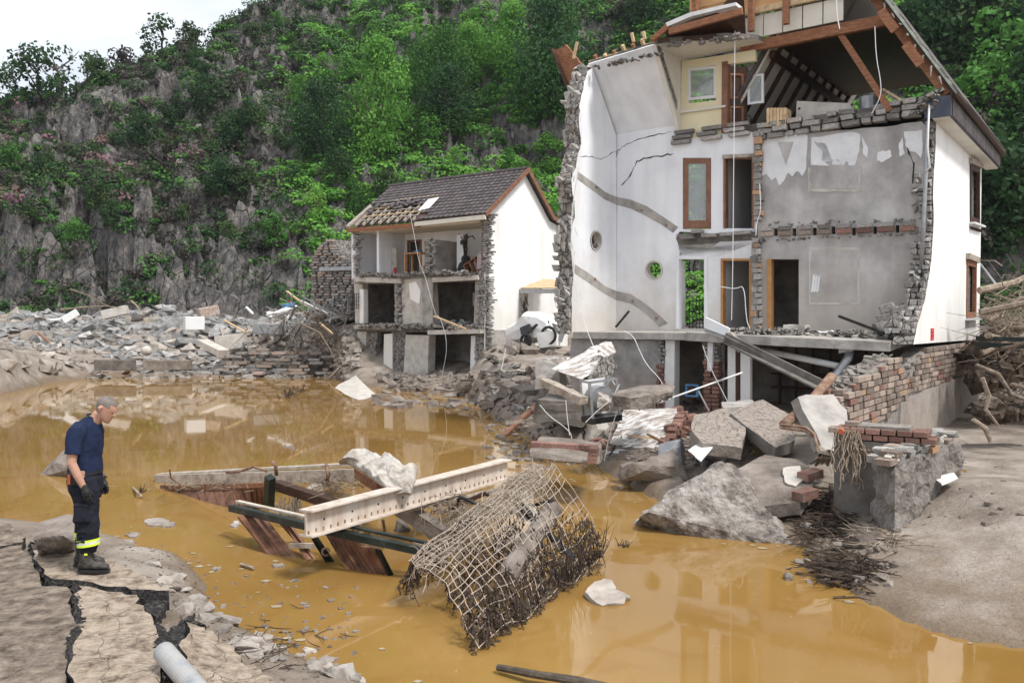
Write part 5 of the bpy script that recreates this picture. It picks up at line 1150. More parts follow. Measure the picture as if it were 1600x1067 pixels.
farbox('pale tilted block on top of the rubble heap left of centre', 'block', 'concrete_block', 180, 488, 54, 1.5, .8, .55, M['conc_l'], .2, .25)
farbox('small white panel flat on the rubble near the left edge', 'panel', 'white_board', 88, 499, 53, .9, .7, .12, M['frame_w'], .8, .1)
farbox('long brown muddy block lying at the far waterline', 'block', 'concrete_block', 180, 570, 44, 1.9, .7, .55, M['conc_d'], -.05)
farbox('second muddy block half sunk right beside the ball on the far shore', 'block', 'concrete_block', 262, 570, 44.4, 2.3, .7, .5, M['mudrock'], .05)
farbox('pale stone slab sloping down the far bank', 'slab', 'stone_slab', 332, 543, 45, 1.7, .7, .35, M['conc_l'], -.5, -.35)
farbox('whitish rendered wall fragment standing in the far bank', 'wall fragment', 'wall_fragment', 362, 540, 46, 1.6, .6, 1.2, M['conc_l'], .1, .1)
farbox('grey box trailer wreck in the rubble at right of the heap', 'box', 'grey_box', 420, 514, 47.5, 1.5, .9, .55, M['steel'], -.1, -.05)
farbox('brown red broken block on the ridge of the rubble heap', 'block', 'brick_block', 325, 487, 53, 1.2, .8, .6, M['brick_g'], .6, .2)
b_ = MB(); p = at(229, 548, 45.2); n_ = 14
rings = [[p + Vector((.27*math.sin(t)*math.cos(a), .27*math.sin(t)*math.sin(a), .27*math.cos(t))) for a in np.linspace(0, 6.283, 17)[:-1]] for t in np.linspace(.15, 3.0, 9)]
b_.loft(rings[::-1]); tag(b_.build('ball', M['conc_l'], smooth=True), 'pale round ball resting on mud on the far shore', 'ball')
for k, (x0, y0, x1, y1, D, m, lb) in enumerate([(448,455,478,478,46,'wood_l','light plank sticking up from the junk pile left of the brick ruin'),(450,470,495,500,46,'wood','brown beam across the junk pile left of the brick ruin'),(470,470,512,490,45,'plastic','white strip of metal leaning in the junk pile'),
    (452,500,462,478,45,'steel','short steel tube standing in the junk pile'),(478,505,484,480,45,'steel','thin steel tube upright in the junk pile'),(350,500,385,520,47,'wood_l','pale batten lying on the far rubble'),(385,480,395,490,47,'plastic','tiny white stake on the rubble ridge'),
    (500,505,520,522,44,'wood_l','light wooden slat frame on the bank top'),(60,520,80,538,50,'wood','brown board lying in mud at the far left'),(52,535,72,560,48,'wood_g','grey plank lying down the slope at the far left')]):
    b_ = MB(); b_.beam(at(x0, y0, D), at(x1, y1, D-1), .12, .07); tag(b_.build('plank', M[m]), lb, 'plank')
for k, (x, y, m, lb) in enumerate([(445,488,'plastic','crumpled white sheet in the junk pile left of the brick ruin'),(458,480,'plastic_b','pale blue crumpled sheet in the junk pile'),(430,492,'plastic','small white scrap on the rubble crest')]):
    p = at(x, y, 45.5); hull('plastic_sheet', lb, 'sheet', [p+Vector((er.uniform(-.6,.6), er.uniform(-.5,.5), er.uniform(-.3,.4))) for _ in range(9)], M[m], 2, .08, 3, k)
jb = MB()
for k in range(160):
    p = at(er.uniform(430, 550), er.uniform(478, 515), er.uniform(43.5, 47)); d_ = Vector((er.uniform(-1,1), er.uniform(-.5,.5), er.uniform(-.5,.7))).normalized(); jb.beam(p, p+d_*er.uniform(.4, 1.6), .06, .04)
stuff(jb.build('splintered_junk', [M['slate']]))
tb = MB()
for k in range(60):
    p = at(er.gauss(480, 35), er.uniform(500, 535), 43); L_ = er.uniform(.3, 1.5); tb.tube([p, p+Vector((er.uniform(-.5,.5)*L_, -.1, -.4*L_)), p+Vector((er.uniform(-.9,.9)*L_, -.2, -L_))], [.022,.014,.006], 4)
stuff(tb.build('hanging_roots', M['root']))
for k, (pts, lb) in enumerate([([(110,452),(140,462),(160,474),(178,482)],'bare pale branch reaching up over the left rubble'),([(95,484),(130,480),(165,478),(190,481)],'long driftwood branch lying along the cliff foot'),([(205,470),(212,476),(220,486)],'short forked branch on the rubble ridge'),
   ([(470,505),(500,520),(515,545),(530,575)],'pale root hanging down the far bank'),([(515,590),(540,565),(565,545),(585,530)],'bunch of pale sticks leaning in the lower room')]):
    b_ = MB(); b_.tube([at(x, y, 49 if k < 3 else 42.3) for x, y in pts], [.07,.05,.04,.02][:len(pts)], 5); tag(b_.build('branch', M['branch']), lb, 'branch')
# eroded wall of the far bank: stone courses
q8 = random.Random(8); bk = thing('bank_masonry', 'broken dark slate retaining wall showing in the far bank', 'retaining wall', (-14, 46, 0))
nst = 0
for r_ in range(13):
    x = -17.5 + r_*.3
    while x < -8.5:
        ww = q8.uniform(.3, .9)
        lim = np.interp(x, [-17.5,-15,-13,-8.5], [1.2,1.9,1.3,1.1])
        if r_*.17 < lim and q8.random() < .62: put(q8.choice(BR['stone' if q8.random()<.7 else 'brick_g']), bk, (x+ww/2, 44.6+(x+13)*-.02+q8.uniform(-.3,.3)+r_*.10, .05+r_*.17), Vector((1,q8.uniform(-.1,.1),q8.uniform(-.05,.05))).normalized(), Vector((0,1,0)), Z, ww-.02, .6, .15, 'stone')
        x += ww
# ---- pyramid of concrete at the small house and stones there
pz = [G(522,606,0), G(590,618,0), G(560,628,-.02), at(556,586,40.5), G(545,603,0)]
hull('concrete_wedge', 'pale pointed concrete piece standing out of the pond before the smaller house', 'concrete piece', pz+[p-Z*.3 for p in pz[:3]], M['conc_l'], 2, .04, 2, 5)
rocks(46, (590,588,770,608), .3, 1.0, M['mudrock'], 'muddy stone at the foot of the smaller ruined house', 'stones at the foot of the smaller house', 3)
rocks(40, (750,540,905,640), .35, 1.3, M['mudrock'], 'muddy stone in the bank between the two houses', 'stones in the bank between the houses', 4)
scatter_stuff(260, (590,580,900,640), .5, M['mudrock'], 'rubble', 15); scatter_stuff(420, (395,520,560,590), .5, M['slate_m'], 'rubble', 16)
for k, (x0, y0, x1, y1, w_, m, lb) in enumerate([(752,648,800,606,.22,'wood_g','wide grey plank leaning at the waterline between the houses'),(762,646,812,600,.16,'wood_g','second grey plank leaning just right of the wide one'),(778,690,838,632,.16,'wood_r','brown beam sticking out of the pond before the tall house'),(795,680,845,640,.08,'wood_r','thin brown batten beside the brown beam at the waterline')]):
    b_ = MB(); p0 = G(x0, y0, -.1); p1 = at(x1, y1, p0.y+2.2); b_.beam(p0, p1, w_, .08); tag(b_.build('plank', M[m]), lb, 'plank')
# white concrete pieces at the left corner of the tall house
def blockpx(name, label, cat, quad, D, dep, m, cuts=2, amp=.03, seed=1, jg=.03, parent=None):
    """front face traced at depth(s) D, running back by dep"""
    Ds = D if isinstance(D, (list, tuple)) else [D]*len(quad)
    P = [at(x, y, d_) for (x, y), d_ in zip(quad, Ds)]; 
    if jg: P = jag(P+[P[0]], jg, 3, seed)[:-1]
    w = MB(); w.prism(P, Vector((dep*.25, dep, 0)) if not isinstance(dep, Vector) else dep); o = roughen(w, m, name, parent, cuts, amp, 3, seed)
    if label: tag(o, label, cat)
    return o
blockpx('white_slab', 'thick white plastered wall piece tilted at the left corner of the tall house', 'wall piece', [(862,576),(918,545),(931,543),(939,560),(918,588),(905,592)], [19.5,19.8,20,19.4,18.6,18.6], Vector((.5,1.2,.1)), M['ribwhite'], seed=3)
blockpx('brick_underside', 'dark masonry edge showing under the tilted white wall piece', 'wall piece', [(908,592),(922,592),(941,562),(934,546),(920,570)], [18.8,18.7,19.3,19.8,19.2], Vector((.4,.5,-.2)), M['stone_w'], seed=4)
blockpx('concrete_block', 'beige concrete block with stained face left of the tilted white piece', 'block', [(838,562),(870,560),(876,605),(836,608)], 20, 1.2, M['conc'], seed=5)
blockpx('concrete_ledge', 'long muddy concrete ledge below the fallen timber beam', 'ledge', [(838,625),(912,628),(910,668),(834,660)], 18.6, 1.5, M['conc_d'], seed=6)
b_ = MB(); b_.beam(at(850,597,18.4), at(912,626,17.2), .22, .16); tag(roughen(b_, M['wood_g'], 'fallen_beam', None, 3, .02, 6, 2), 'thick weathered timber beam fallen across the rubble left of the washing machine', 'beam')
for k, (cx, cy, w_, h_, d_, m, lb) in enumerate([(880,600,.7,.45,.6,'mudrock','brown rounded stone beside the fallen timber beam'),(912,606,.8,.5,.6,'mudrock','rounded rock under the corner of the white wall piece'),(938,592,.5,.3,.5,'conc_l','small pale chunk just above the washing machine'),
    (892,690,.9,.5,.8,'mudrock','muddy rock behind the brick block at the waterline'),(935,688,.8,.5,.8,'conc_l','pale stained rock beside the brick block'),(868,660,.9,.5,.7,'conc_d','dark wet rock below the long ledge'),(950,680,.7,.4,.6,'mudrock','small muddy rock left of the white ribbed panel'),
    (1035,610,1.1,.5,.8,'mudrock','broken stone at the foot of the dark cellar doorway'),(1075,632,1.0,.35,.8,'mudrock','flat rock at the foot of the red brick pier'),(1020,745,1.6,.5,1.1,'mudrock','rounded mud covered rock at the waterline below the white panel'),
    (985,742,.6,.35,.5,'mudrock','small wet rock at the tip of the white panel'),(1140,680,.9,.35,.8,'mudrock','muddy stone between the rack and the cracked slab'),(1150,712,1.0,.4,.8,'mudrock','rounded mud stone beside the dry straw'),
    (1235,602,.5,.25,.4,'conc_l','pale stone lying under the edge of the sagging floor'),(1330,700,.5,.3,.4,'brick','red brick chunk on mud near the concrete corner block')]):
    boulder(lb, cx, cy, w_, h_, d_, M[m], 40+k)
# more of the heap between the houses and the water
def heap_slab(k, x0, y0, x1, y1, m, q, lb):
    px, py = q.uniform(x0, x1), q.uniform(y0, y1); p = gp(px, py); L_ = q.uniform(.35, 1.0); a = q.uniform(0, 6.28); tl = q.uniform(-.5, .5)
    X_ = Vector((math.cos(a), math.sin(a), tl*.6)).normalized(); Y_ = Vector((-math.sin(a), math.cos(a), q.uniform(-.4,.4))).normalized(); nn = X_.cross(Y_).normalized(); n_ = q.randint(4, 6)
    P = [p+Z*q.uniform(.05,.2)+X_*math.cos(6.28*i/n_+.3)*L_/2*q.uniform(.7,1)+Y_*math.sin(6.28*i/n_+.3)*L_*.38*q.uniform(.7,1) for i in range(n_)]
    c = sum(P, Vector())/n_; P = [v-nn*(v-c).dot(nn) for v in P]; slab('wall_fragment', lb, 'wall fragment', P, q.uniform(.08,.22), [M[m], M['stone_w'] if m != 'mudrock' else M['conc_d']], 3, .02, 4, ms=1, seed=500+k, down=-nn, group='broken wall fragments heaped before the tall house')
hq = random.Random(61)
for k in range(84):
    m = hq.choice(['mudrock','conc','mudrock','conc_d','conc','peel' if k % 4 == 0 else 'mudrock','mudslab']); z_ = [(760,560,900,650),(840,600,960,700),(950,600,1110,700),(1060,650,1150,730)][k % 4]
    heap_slab(k, *z_, m, hq, '%s wall fragment %s' % ({'mudrock':'mud coated','conc':'grey concrete','conc_d':'dark wet concrete','peel':'white painted','mudslab':'crack topped muddy'}[m], ['in the bank between the two houses','in the heap left of the washing machine','in the heap before the dark doorway','in the heap right of the ribbed panel'][k % 4]))
for k in range(22):
    px, py = hq.uniform(770, 1130), hq.uniform(590, 700); p = gp(px, py)+Z*hq.uniform(.1,.35); a = hq.uniform(0, 6.28); L_ = hq.uniform(.5, 1.5); b_ = MB()
    b_.beam(p, p+Vector((math.cos(a)*L_, math.sin(a)*L_*.5, hq.uniform(-.25,.35))), hq.uniform(.04,.12), hq.uniform(.03,.08)); m = hq.choice(['wood_g','wood_g','wood_r','wood_g','wood_d','wood_l']) 
    tag(b_.build('splintered_timber', M[m]), '%s splintered timber in the rubble before the tall house' % {'wood_g':'silty grey','wood_r':'brown','wood_d':'dark','wood_l':'pale'}[m], 'timber', 'splintered timbers in the rubble before the tall house')
for k in range(40):
    p = gp(hq.uniform(1000, 1130), hq.uniform(630, 700)) if k < 24 else gp(hq.uniform(840, 960), hq.uniform(640, 710)); a = hq.uniform(0, 6.28)
    o = put(hq.choice(BR['brick' if k % 3 else 'brick_g']), None, p+Z*hq.uniform(.03,.14), Vector((math.cos(a), math.sin(a), hq.uniform(-.3,.3))).normalized(), V, Z, .24, .12, .09, 'brick'); o.rotation_euler = (hq.uniform(-.5,.5), hq.uniform(-.5,.5), a)
    tag(o, '%s brick lying loose %s' % ('red' if k % 3 else 'muddy', 'before the brick pier and ribbed panel' if k < 24 else 'behind the block with the brick course'), 'brick', 'bricks strewn before the tall house')
scatter_stuff(900, (760,570,1150,720), .22, M['mudrock'], 'rubble', 71); scatter_stuff(700, (780,590,1240,730), .12, M['mudrock'], 'rubble', 72)
# washing machine shell
wa = thing('washing_machine', 'wrecked washing machine shell with open drum in the rubble', 'washing machine', at(937,648,17.6))
o_ = at(937,622,17.6); X_ = Vector((.93,.3,.1)).normalized(); Y_ = Vector((-.3,.93,0)).normalized(); Zz = X_.cross(Y_)
w = MB()
for i in (-1, 1):
    for j in (-1, 1): w.beam(o_+X_*.3*i+Y_*.25*j-Zz*.38, o_+X_*.3*i+Y_*.25*j+Zz*.38, .05, .05, Y_)
    w.beam(o_+X_*.3*i-Y_*.25+Zz*.38, o_+X_*.3*i+Y_*.25+Zz*.38, .04, .04); w.beam(o_-X_*.3-Y_*.25+Zz*.38*i, o_+X_*.3-Y_*.25+Zz*.38*i, .05, .05)
w.build('frame', M['steel'], wa)
w = MB(); w.tube([o_-Y_*.2, o_+Y_*.2], .26, 18); w.build('drum', M['steel'], wa)
w = MB(); w.box(o_+Y_*.26, X_*.3, Y_*.01, Zz*.38); w.build('back_panel', M['plastic'], wa)
w = MB(); w.box(o_-Zz*.42, X_*.34, Y_*.28, Zz*.06); w.build('base', M['black'], wa)
p = at(945,628,17.2); hull('plastic_rag', 'crumpled pale plastic rag on the washing machine', 'rag', [p+Vector((er.uniform(-.16,.16), er.uniform(-.1,.1), er.uniform(-.25,.2))) for _ in range(9)], M['sack'], 2, .05, 5, 8)
# big pieces in front of the tall house
hull('concrete_chunk', 'large broken concrete chunk with a cracked top before the dark doorway', 'concrete chunk', [at(x,y,D) for x,y,D in [(955,614,16.2),(1000,602,17.4),(1052,603,17.6),(1054,612,16.9),(1012,619,15.9),(985,622,15.8),(957,618,16.0),(960,634,16.0),(985,640,15.8),(1012,639,15.9),(1050,622,17.0),(1040,600,18)]], M['mudrock'], 4, .06, 3, 7)
wp = thing('white_panel_wall', 'fallen white painted wall panel with ribs sloping to the water', 'wall piece', G(980,720,.1))
tq = [(975,640,.95),(1058,637,1.0),(1063,652,.9),(1018,722,.25),(942,716,.12)]
slab('panel', None, None, tq, .14, [M['ribwhite'] if 'ribwhite' in M else M['peel'], M['conc_d']], 3, .012, 3, ms=1, parent=wp, seed=7)
q = [G(*t) for t in tq]; nn = (q[1]-q[0]).cross(q[4]-q[0]).normalized(); nn = nn if nn.z > 0 else -nn
b_ = MB(); b_.beam(q[0].lerp(q[1], .32)+nn*.03, q[4].lerp(q[3], .12)+nn*.03, .03, .03, nn); b_.build('cable_duct', M['black'], wp)
for k in range(11):
    a = q[0].lerp(q[4], (k+.6)/12); c = q[1].lerp(q[3], (k+.6)/12); b_ = MB(); b_.beam(a.lerp(c, .02)+nn*.012, a.lerp(c, er.uniform(.75,.99))+nn*.012, .045, .018, nn); b_.build('rib', M['peel'] if k % 3 else M['mudrock'], wp)
# brick rim at its right edge
for k in range(10):
    t = k/16; p = q[2].lerp(q[3], t)+nn*.02; put(er.choice(BR['brick']), wp, p+Vector((er.uniform(-.03,.1), 0, er.uniform(-.06,.04))), (q[3]-q[2]).normalized(), Vector((.7,.7,0)).normalized(), nn, .2, .2, .12, 'brick')
for k, (x, y, z) in enumerate([(1048,668,.75),(1060,664,.75),(1052,676,.65),(1068,672,.6),(1075,662,.7),(1062,682,.5),(1045,688,.45),(1080,652,.75),(1066,648,.9),(1058,640,.95)]):
    p = G(x, y, z); o = put(er.choice(BR['brick']), None, p, Vector((1,er.uniform(-.5,.5),.2)).normalized(), V, Z, .26, .2, .14, 'brick'); tag(o, 'loose red brick in the heap beside the white ribbed panel', 'brick', 'loose red bricks beside the white panel')
bb_ = thing('brick_wall_block', 'long fallen wall block with a red brick course, half in the water', 'wall block', G(880,720,0))
bq = [(826,704),(845,682),(905,687),(938,694),(937,722),(880,716),(828,712)]
hull('block', None, None, [at(x,y,D) for x,y,D in [(826,703,14.2),(845,681,15.6),(905,686,15.5),(940,692,15.0),(938,700,14.2),(880,697,14.3),(830,696,14.4),(828,714,14.1),(880,720,13.9),(937,725,13.6),(941,715,14.9)]], M['mudrock'], 4, .04, 3, 11, parent=bb_)
for k in range(14):
    t = k/13; x = 838+t*88; y = 694+t*5; put(er.choice(BR['brick']), bb_, at(x, y, 14.40-.25*t), Vector((1,-.25,-.05)).normalized(), Vector((.25,1,0)).normalized(), Z, .17, .2, .09, 'brick')
for k in range(4): put(er.choice(BR['brick']), bb_, at(925+k, 720-k*6, 13.55), Vector((1,-.25,-.05)).normalized(), Vector((.25,1,0)).normalized(), Z, .15, .2, .06, 'brick')
# cracked mud slabs
slab('mud_slab', 'thick slab topped with finely cracked dry mud before the cellar', 'slab', [at(1141,645,15.9),at(1192,624,17.4),at(1243,652,16.4),at(1241,688,14.6),at(1212,700,14.2)], .20, [M['mudslab'], M['conc_d']], 3, .012, ms=1, seed=21)
slab('mud_slab', 'low sheet of cracked mud just left of the thick cracked slab', 'slab', [at(1085,648,15.6),at(1135,636,16.6),at(1165,668,15.2),at(1160,700,13.9),at(1098,692,14.0),at(1080,670,14.6)], .2, [M['mudslab'], M['mudrock']], 3, .012, ms=1, seed=22)
slab('concrete_slab', 'big smooth concrete slab leaning on the wet mud by the pipes', 'slab', [at(1247,620,13.7),at(1302,616,13.9),at(1324,640,13.7),at(1324,672,13.3),at(1303,705,12.7),at(1284,699,12.7)], .15, [M['conc'], M['conc_d']], 3, .01, ms=1, seed=23, down=(-.6,.5,-.6))
slab('mud_slab', 'broad muddy slab with a pale stain lying flat behind the boulder', 'slab', [at(1140,740,12.9),at(1195,710,13.6),at(1262,720,13.0),at(1272,752,12.2),at(1250,784,11.7),at(1190,792,11.9),at(1150,772,12.3)], .18, [M['mudrock'], M['mudrock']], 3, .015, seed=24)
b_ = slab('pale_stain', None, None, [at(1224,731,12.72),at(1250,727,12.72),at(1258,745,12.26),at(1243,759,12.1),at(1226,752,12.26)], .02, M['conc_l'], 2, .004, seed=25); tag(b_, 'pale dried cement stain on the broad muddy slab', 'stain')
for x, y, z in [(1266,742,12.3),(1258,772,11.8)]:
    w = MB(); p = at(x, y, z); w.box(p, Vector((.14,.08,.02)), Vector((-.05,.09,0)), Z*.06); tag(roughen(w, M['brick'], 'brick', None, 2, .01, 6, int(x)), 'dark red brick at the right rim of the muddy slab, ' + ('upper one' if x > 1260 else 'lower one'), 'brick')
for k, (qd, lb) in enumerate([([(1100,600),(1140,590),(1145,600),(1105,612)],'x')]): pass
slab('stone_slab', 'flat pale slab under the sagging floor beside the cracked mud', 'slab', [at(1128,628,18),at(1175,624,18.3),at(1180,633,17.4),at(1130,637,17)], .14, M['conc'], 2, .02, seed=26)
# the big boulder in the water
bp_ = [G(988,822,-.05), G(1052,838,-.05), G(1120,846,-.05), G(1200,851,-.05), G(1248,857,-.05), at(1012,800,11.9), at(1126,720,12.4), at(1138,725,12.8), at(1162,745,12.6), at(1188,780,12.3), at(1222,828,12.1), at(1110,740,13.0), at(1238,835,12.8), at(1060,790,13.4), at(1035,778,12.6)]
bo_ = hull('boulder', 'large pointed broken concrete boulder standing in the water at centre right', 'boulder', bp_, M['boulder'], 7, .07, 4.0, 12)
# concrete corner block with brick courses, and the thick wall stub
cb = thing('concrete_pier', 'dark concrete base wall topped with red brick courses, roots hanging over', 'wall', G(1370,770,.6))
E1 = at(1303,686,11.9); E2 = at(1412,690,10.9); zb = .35
def bx4(a, b, w_, z0, z1, m, nm, par, cuts=3, amp=.02, seed=1):
    a = Vector(a); b = Vector(b); d_ = (b-a).normalized(); s = Vector((-d_.y, d_.x, 0)).normalized(); L_ = (b-a).length; w = MB()
    w.box(((a.x+b.x)/2+s.x*w_/2, (a.y+b.y)/2+s.y*w_/2, (z0+z1)/2), d_*L_/2, s*w_/2, Z*(z1-z0)/2); return roughen(w, m, nm, par, cuts, amp, 4, seed)
A1 = Vector((E1.x, E1.y, 0)); A2 = at(1420,690,11.4); A2.z = 0
zt = E1.z
bx4(A1, A2, .55, .2, zt, M['conc_d'], 'concrete_base', cb, 2, .012, 3)
d1 = (A2-A1).normalized(); s1 = Vector((-d1.y, d1.x, 0))
for r_ in range(2):
    x = .0 if r_ else .1
    while x < 1.15:
        for c_ in range(2): put(er.choice(BR['brick']), cb, A1+d1*(x+.1)+s1*(.10+c_*.24)+Z*(zt+.05+r_*.085), d1, s1, Z, .19, .22, .075, 'brick')
        x += .2
bx4(A1+d1*.3+s1*.05, A2+s1*.05, .45, zt+.17, zt+.21, M['mortar'], 'mortar_bed', cb, 2, .02, 5)
for k in range(5): put(er.choice(BR['brick_g']), cb, A1+d1*er.uniform(0,.25)+s1*er.uniform(0,.3)+Z*(zt+.05+.08*(k % 3)), d1, s1, Z, .2, .2, .08, 'brick')
w = MB(); w.tube([A1+d1*.1+Z*(zt+.12)-s1*.06, A1+d1*.13+Z*(zt+.13)+s1*.15], .04, 12); w.build('clay_pipe', mat('orange clay pipe', [(.5,.12,.06),(.6,.18,.09)], 5, .5, .1), cb)
M['stub'] = mat('pale broken rubble concrete', [(.14,.12,.105), (.28,.25,.225), (.40,.37,.34)], 5, .95, 1.0, world_co=True, bscale=10, bdist=.12, detail=12)
stb = thing('wall_stub', 'thick broken wall stub with pale rough face standing on the mud bank', 'wall', G(1440,790,.7))
W1 = G(1383,790,.62); W2 = G(1398,797,.62); W3 = G(1500,745,.72)
zt1 = at(1400,728,W2.y).z; zt2 = at(1497,690,W3.y).z
base = [W1, W2, W3, W3+Vector((-.35,.75,0)), W1+Vector((.1,.6,0))]
w = MB(); lo = [Vector((p.x, p.y, .3)) for p in base]; hi = [Vector((p.x, p.y, z)) for p, z in zip(base, [zt1-.01, zt1, zt2, zt2+.02, zt1+.02])]
pts = lo+hi; w.add(pts, [(0,1,2,3,4)[::-1],(5,6,7,8,9)] + [(i,(i+1)%5,5+(i+1)%5,5+i) for i in range(5)]); roughen(w, M['stub'], 'wall_core', stb, 7, .075, 5, 4)
for r_ in range(2):
    for k in range(7):
        t = (k+.5*(r_ % 2))/7; p = hi[1].lerp(hi[2], t)+Vector((.0,.16,0))+Z*(.03+r_*.075)
        if r_ == 0 or er.random() < .7:
            for c_ in range(2): put(er.choice(BR['stone_p'] if er.random() < .75 else BR['brick_g']), stb, p+Vector((-.05,.22*c_,0)), (hi[2]-hi[1]).normalized(), Vector((-.45,.9,0)).normalized(), Z, .24, .24, .09, 'brick')
put(BR['brick_o'][0], stb, hi[1].lerp(hi[2], .55)+Vector((0,.02,.03)), (hi[2]-hi[1]).normalized(), Vector((-.45,.9,0)).normalized(), Z, .28, .1, .09, 'brick')
w = MB(); rubble_line(w, [hi[1]+Vector((0,.2,.05)), hi[2]+Vector((0,.3,.05))], .09, 60, 9); stuff(w.build('mortar_crumbs', M['conc_l'], stb))
# pipes and steel
b_ = MB(); b_.beam(BH.f(1133,528,-2.9), G(1322,622,1.45), .05, .26, (0,0,1)); b_.beam(BH.f(1133,524,-2.9), G(1322,617,1.5), .18, .03); b_.beam(BH.f(1133,534,-2.9), G(1322,628,1.4), .18, .03); tag(b_.build('steel_girder', M['rust'] if False else M['conc_d']), 'dark steel girder slanting down from the sagging floor to the brick stub', 'girder')
b_ = MB(); P = [BH.f(x, y, -2.75) for x, y in [(1102,495),(1140,513),(1138,531),(1100,519)]]; b_.prism(P, V*.06); o = tag(b_.build('radiator', M['frame_w'], bevel=.01), 'white radiator hanging over the broken floor edge', 'radiator')
b_ = MB(); 
for k in range(3): b_.beam(P[3].lerp(P[0], .1+.08*k)-V*.012, P[2].lerp(P[1], .1+.08*k)-V*.012, .02, .02)
org = o.location.copy(); o2 = b_.build('grille', M['steel'], o)
b_ = MB(); b_.beam(BH.f(1137,524,-2.7), BH.f(1160,545,-2.7), .14, .22); tag(b_.build('beam_stump', M['wood_g']), 'short grey beam stump just below the white radiator', 'beam')
b_ = MB(); b_.tube([G(1012,635,1.05), BH.f(1160,582,-2.6)], .022, 8); tag(b_.build('metal_rod', M['plastic'], smooth=True), 'long thin white rod lying across the dark cellar doorway', 'rod')
b_ = MB(); b_.tube([G(1108,642,.8), BH.f(1088,605,-2.5)], .02, 8); tag(b_.build('metal_rod', M['plastic']), 'short white rod propped against the long thin rod', 'rod')
w = MB(); c = BH.f(1081,610,-2.6)
for i in (-1, 1): w.beam(c+U*.14*i-Z*.14, c+U*.14*i+Z*.14, .05, .04, V); w.beam(c-U*.16+Z*.13*i, c+U*.16+Z*.13*i, .05, .04)
tag(w.build('blue_crate', M['plastic_b']), 'blue plastic crate frame in the dark doorway', 'crate')
b_ = MB(); b_.tube([at(1300,588,14.5), at(1265,630,14), at(1225,664,13.4)], .085, 10); tag(b_.build('rusty_pipe', M['rust'], smooth=True), 'fat rusty pipe running down behind the leaning concrete slab', 'pipe')
for dy in (0, 5):
    b_ = MB(); b_.tube([at(1219,663+dy,13), at(1260,668+dy,12.9), at(1272,678+dy,12.8), at(1278,700,12.6), at(1281,712,12.4)], .022, 8); tag(b_.build('thin_pipe', M['rust'], smooth=True), 'thin bent rusty pipe below the leaning slab, ' + ('upper' if not dy else 'lower') + ' of the pair', 'pipe')
b_ = MB()
for k in range(5): b_.tube([at(1279,700,12.6), at(1282+k*4,712+k,12.3), G(1266+k*9,724+(k % 2)*3,.68)], [.05,.04,.02], 6)
tag(b_.build('root_stump', M['branch']), 'clawed brown root stump at the end of the bent pipes', 'root')
b_ = MB(); b_.beam(BH.f(1311,494,-.8), BH.f(1382,521,-1.6), .05, .06); tag(b_.build('dark_bar', M['black']), 'black bar leaning down on the broken floor by the grey wall', 'bar')
b_ = MB(); b_.beam(BH.f(962,511,-.6), BH.f(983,486,-.2), .05, .05); tag(b_.build('dark_bar', M['black']), 'short black bar leaning against the white stair wall', 'bar')
b_ = MB(); b_.box(BH.f(1245,516,-1.4), U*.25, V*.2, Z*.13); tag(roughen(b_, M['conc_l'], 'block', None, 2, .02, 5, 3), 'grey stone block resting on the sagging floor before the doorway', 'block')
b_ = MB(); b_.tube([BH.f(x, y, -1.6) for x, y in [(1262,516),(1285,520),(1300,518),(1310,522)]], .03, 6); tag(b_.build('white_scrap', M['plastic']), 'white scrap of tubing on the sagging floor', 'scrap')
w = MB(); rubble_line(w, [BH.pt(1.6,-1.6,2.72), BH.pt(3.5,-1.8,2.68), BH.pt(5.6,-1.4,2.66)], .16, 90, 44); stuff(w.build('floor_debris', M['stone_w']))
hull('rubble_lump', 'pile of broken masonry on the right end of the sagging floor', 'masonry', [BH.f(x, y, b) for x, y, b in [(1383,528,-1.6),(1390,500,-1.6),(1400,490,-1.4),(1418,500,-1.6),(1428,530,-1.7),(1392,527,-.9),(1415,495,-.8),(1428,528,-.8)]], M['stone_w'], 3, .06, 4, 6)
# rack of rusty bars, white sheet, straw
rk = thing('rusty_rack', 'rusty ladder like metal rack lying over a grey tub', 'rack', G(1040,725,.3))
def bar(x0, y0, z0, x1, y1, z1, r_=.02): b_ = MB(); b_.beam(G(x0,y0,z0), G(x1,y1,z1), .05, .04); b_.build('bar', M['rust'], rk)
bar(1012,678,.75,1078,712,.6); bar(1018,707,.45,1068,738,.2); bar(1034,688,.7,1040,722,.35); bar(1055,700,.65,1066,735,.25)
boulder('grey tub buried in mud under the rusty rack', 1050, 722, .8, .45, .7, M['steel'], 77, name='tub', amp=.02, cat='tub')
slab('white_sheet', 'square white board lying tilted beside the rusty rack', 'board', [at(1075,703,14.0),at(1100,686,14.5),at(1117,694,14.1),at(1095,720,13.3)], .02, M['frame_w'], 1, .004, seed=31, jg=.01)
w = MB()
for k in range(420):
    p = gp(er.uniform(1135,1195), er.uniform(690,712)); d_ = Vector((er.uniform(-1,1), er.uniform(-1,.4), er.uniform(.05,.9))).normalized(); L_ = er.uniform(.15,.4); w.tube([p, p+d_*L_*.5+Z*.03, p+d_*L_-Z*.05], [.006,.005,.002], 3, cap=False)
stuff(w.build('dry_straw', M['straw']))
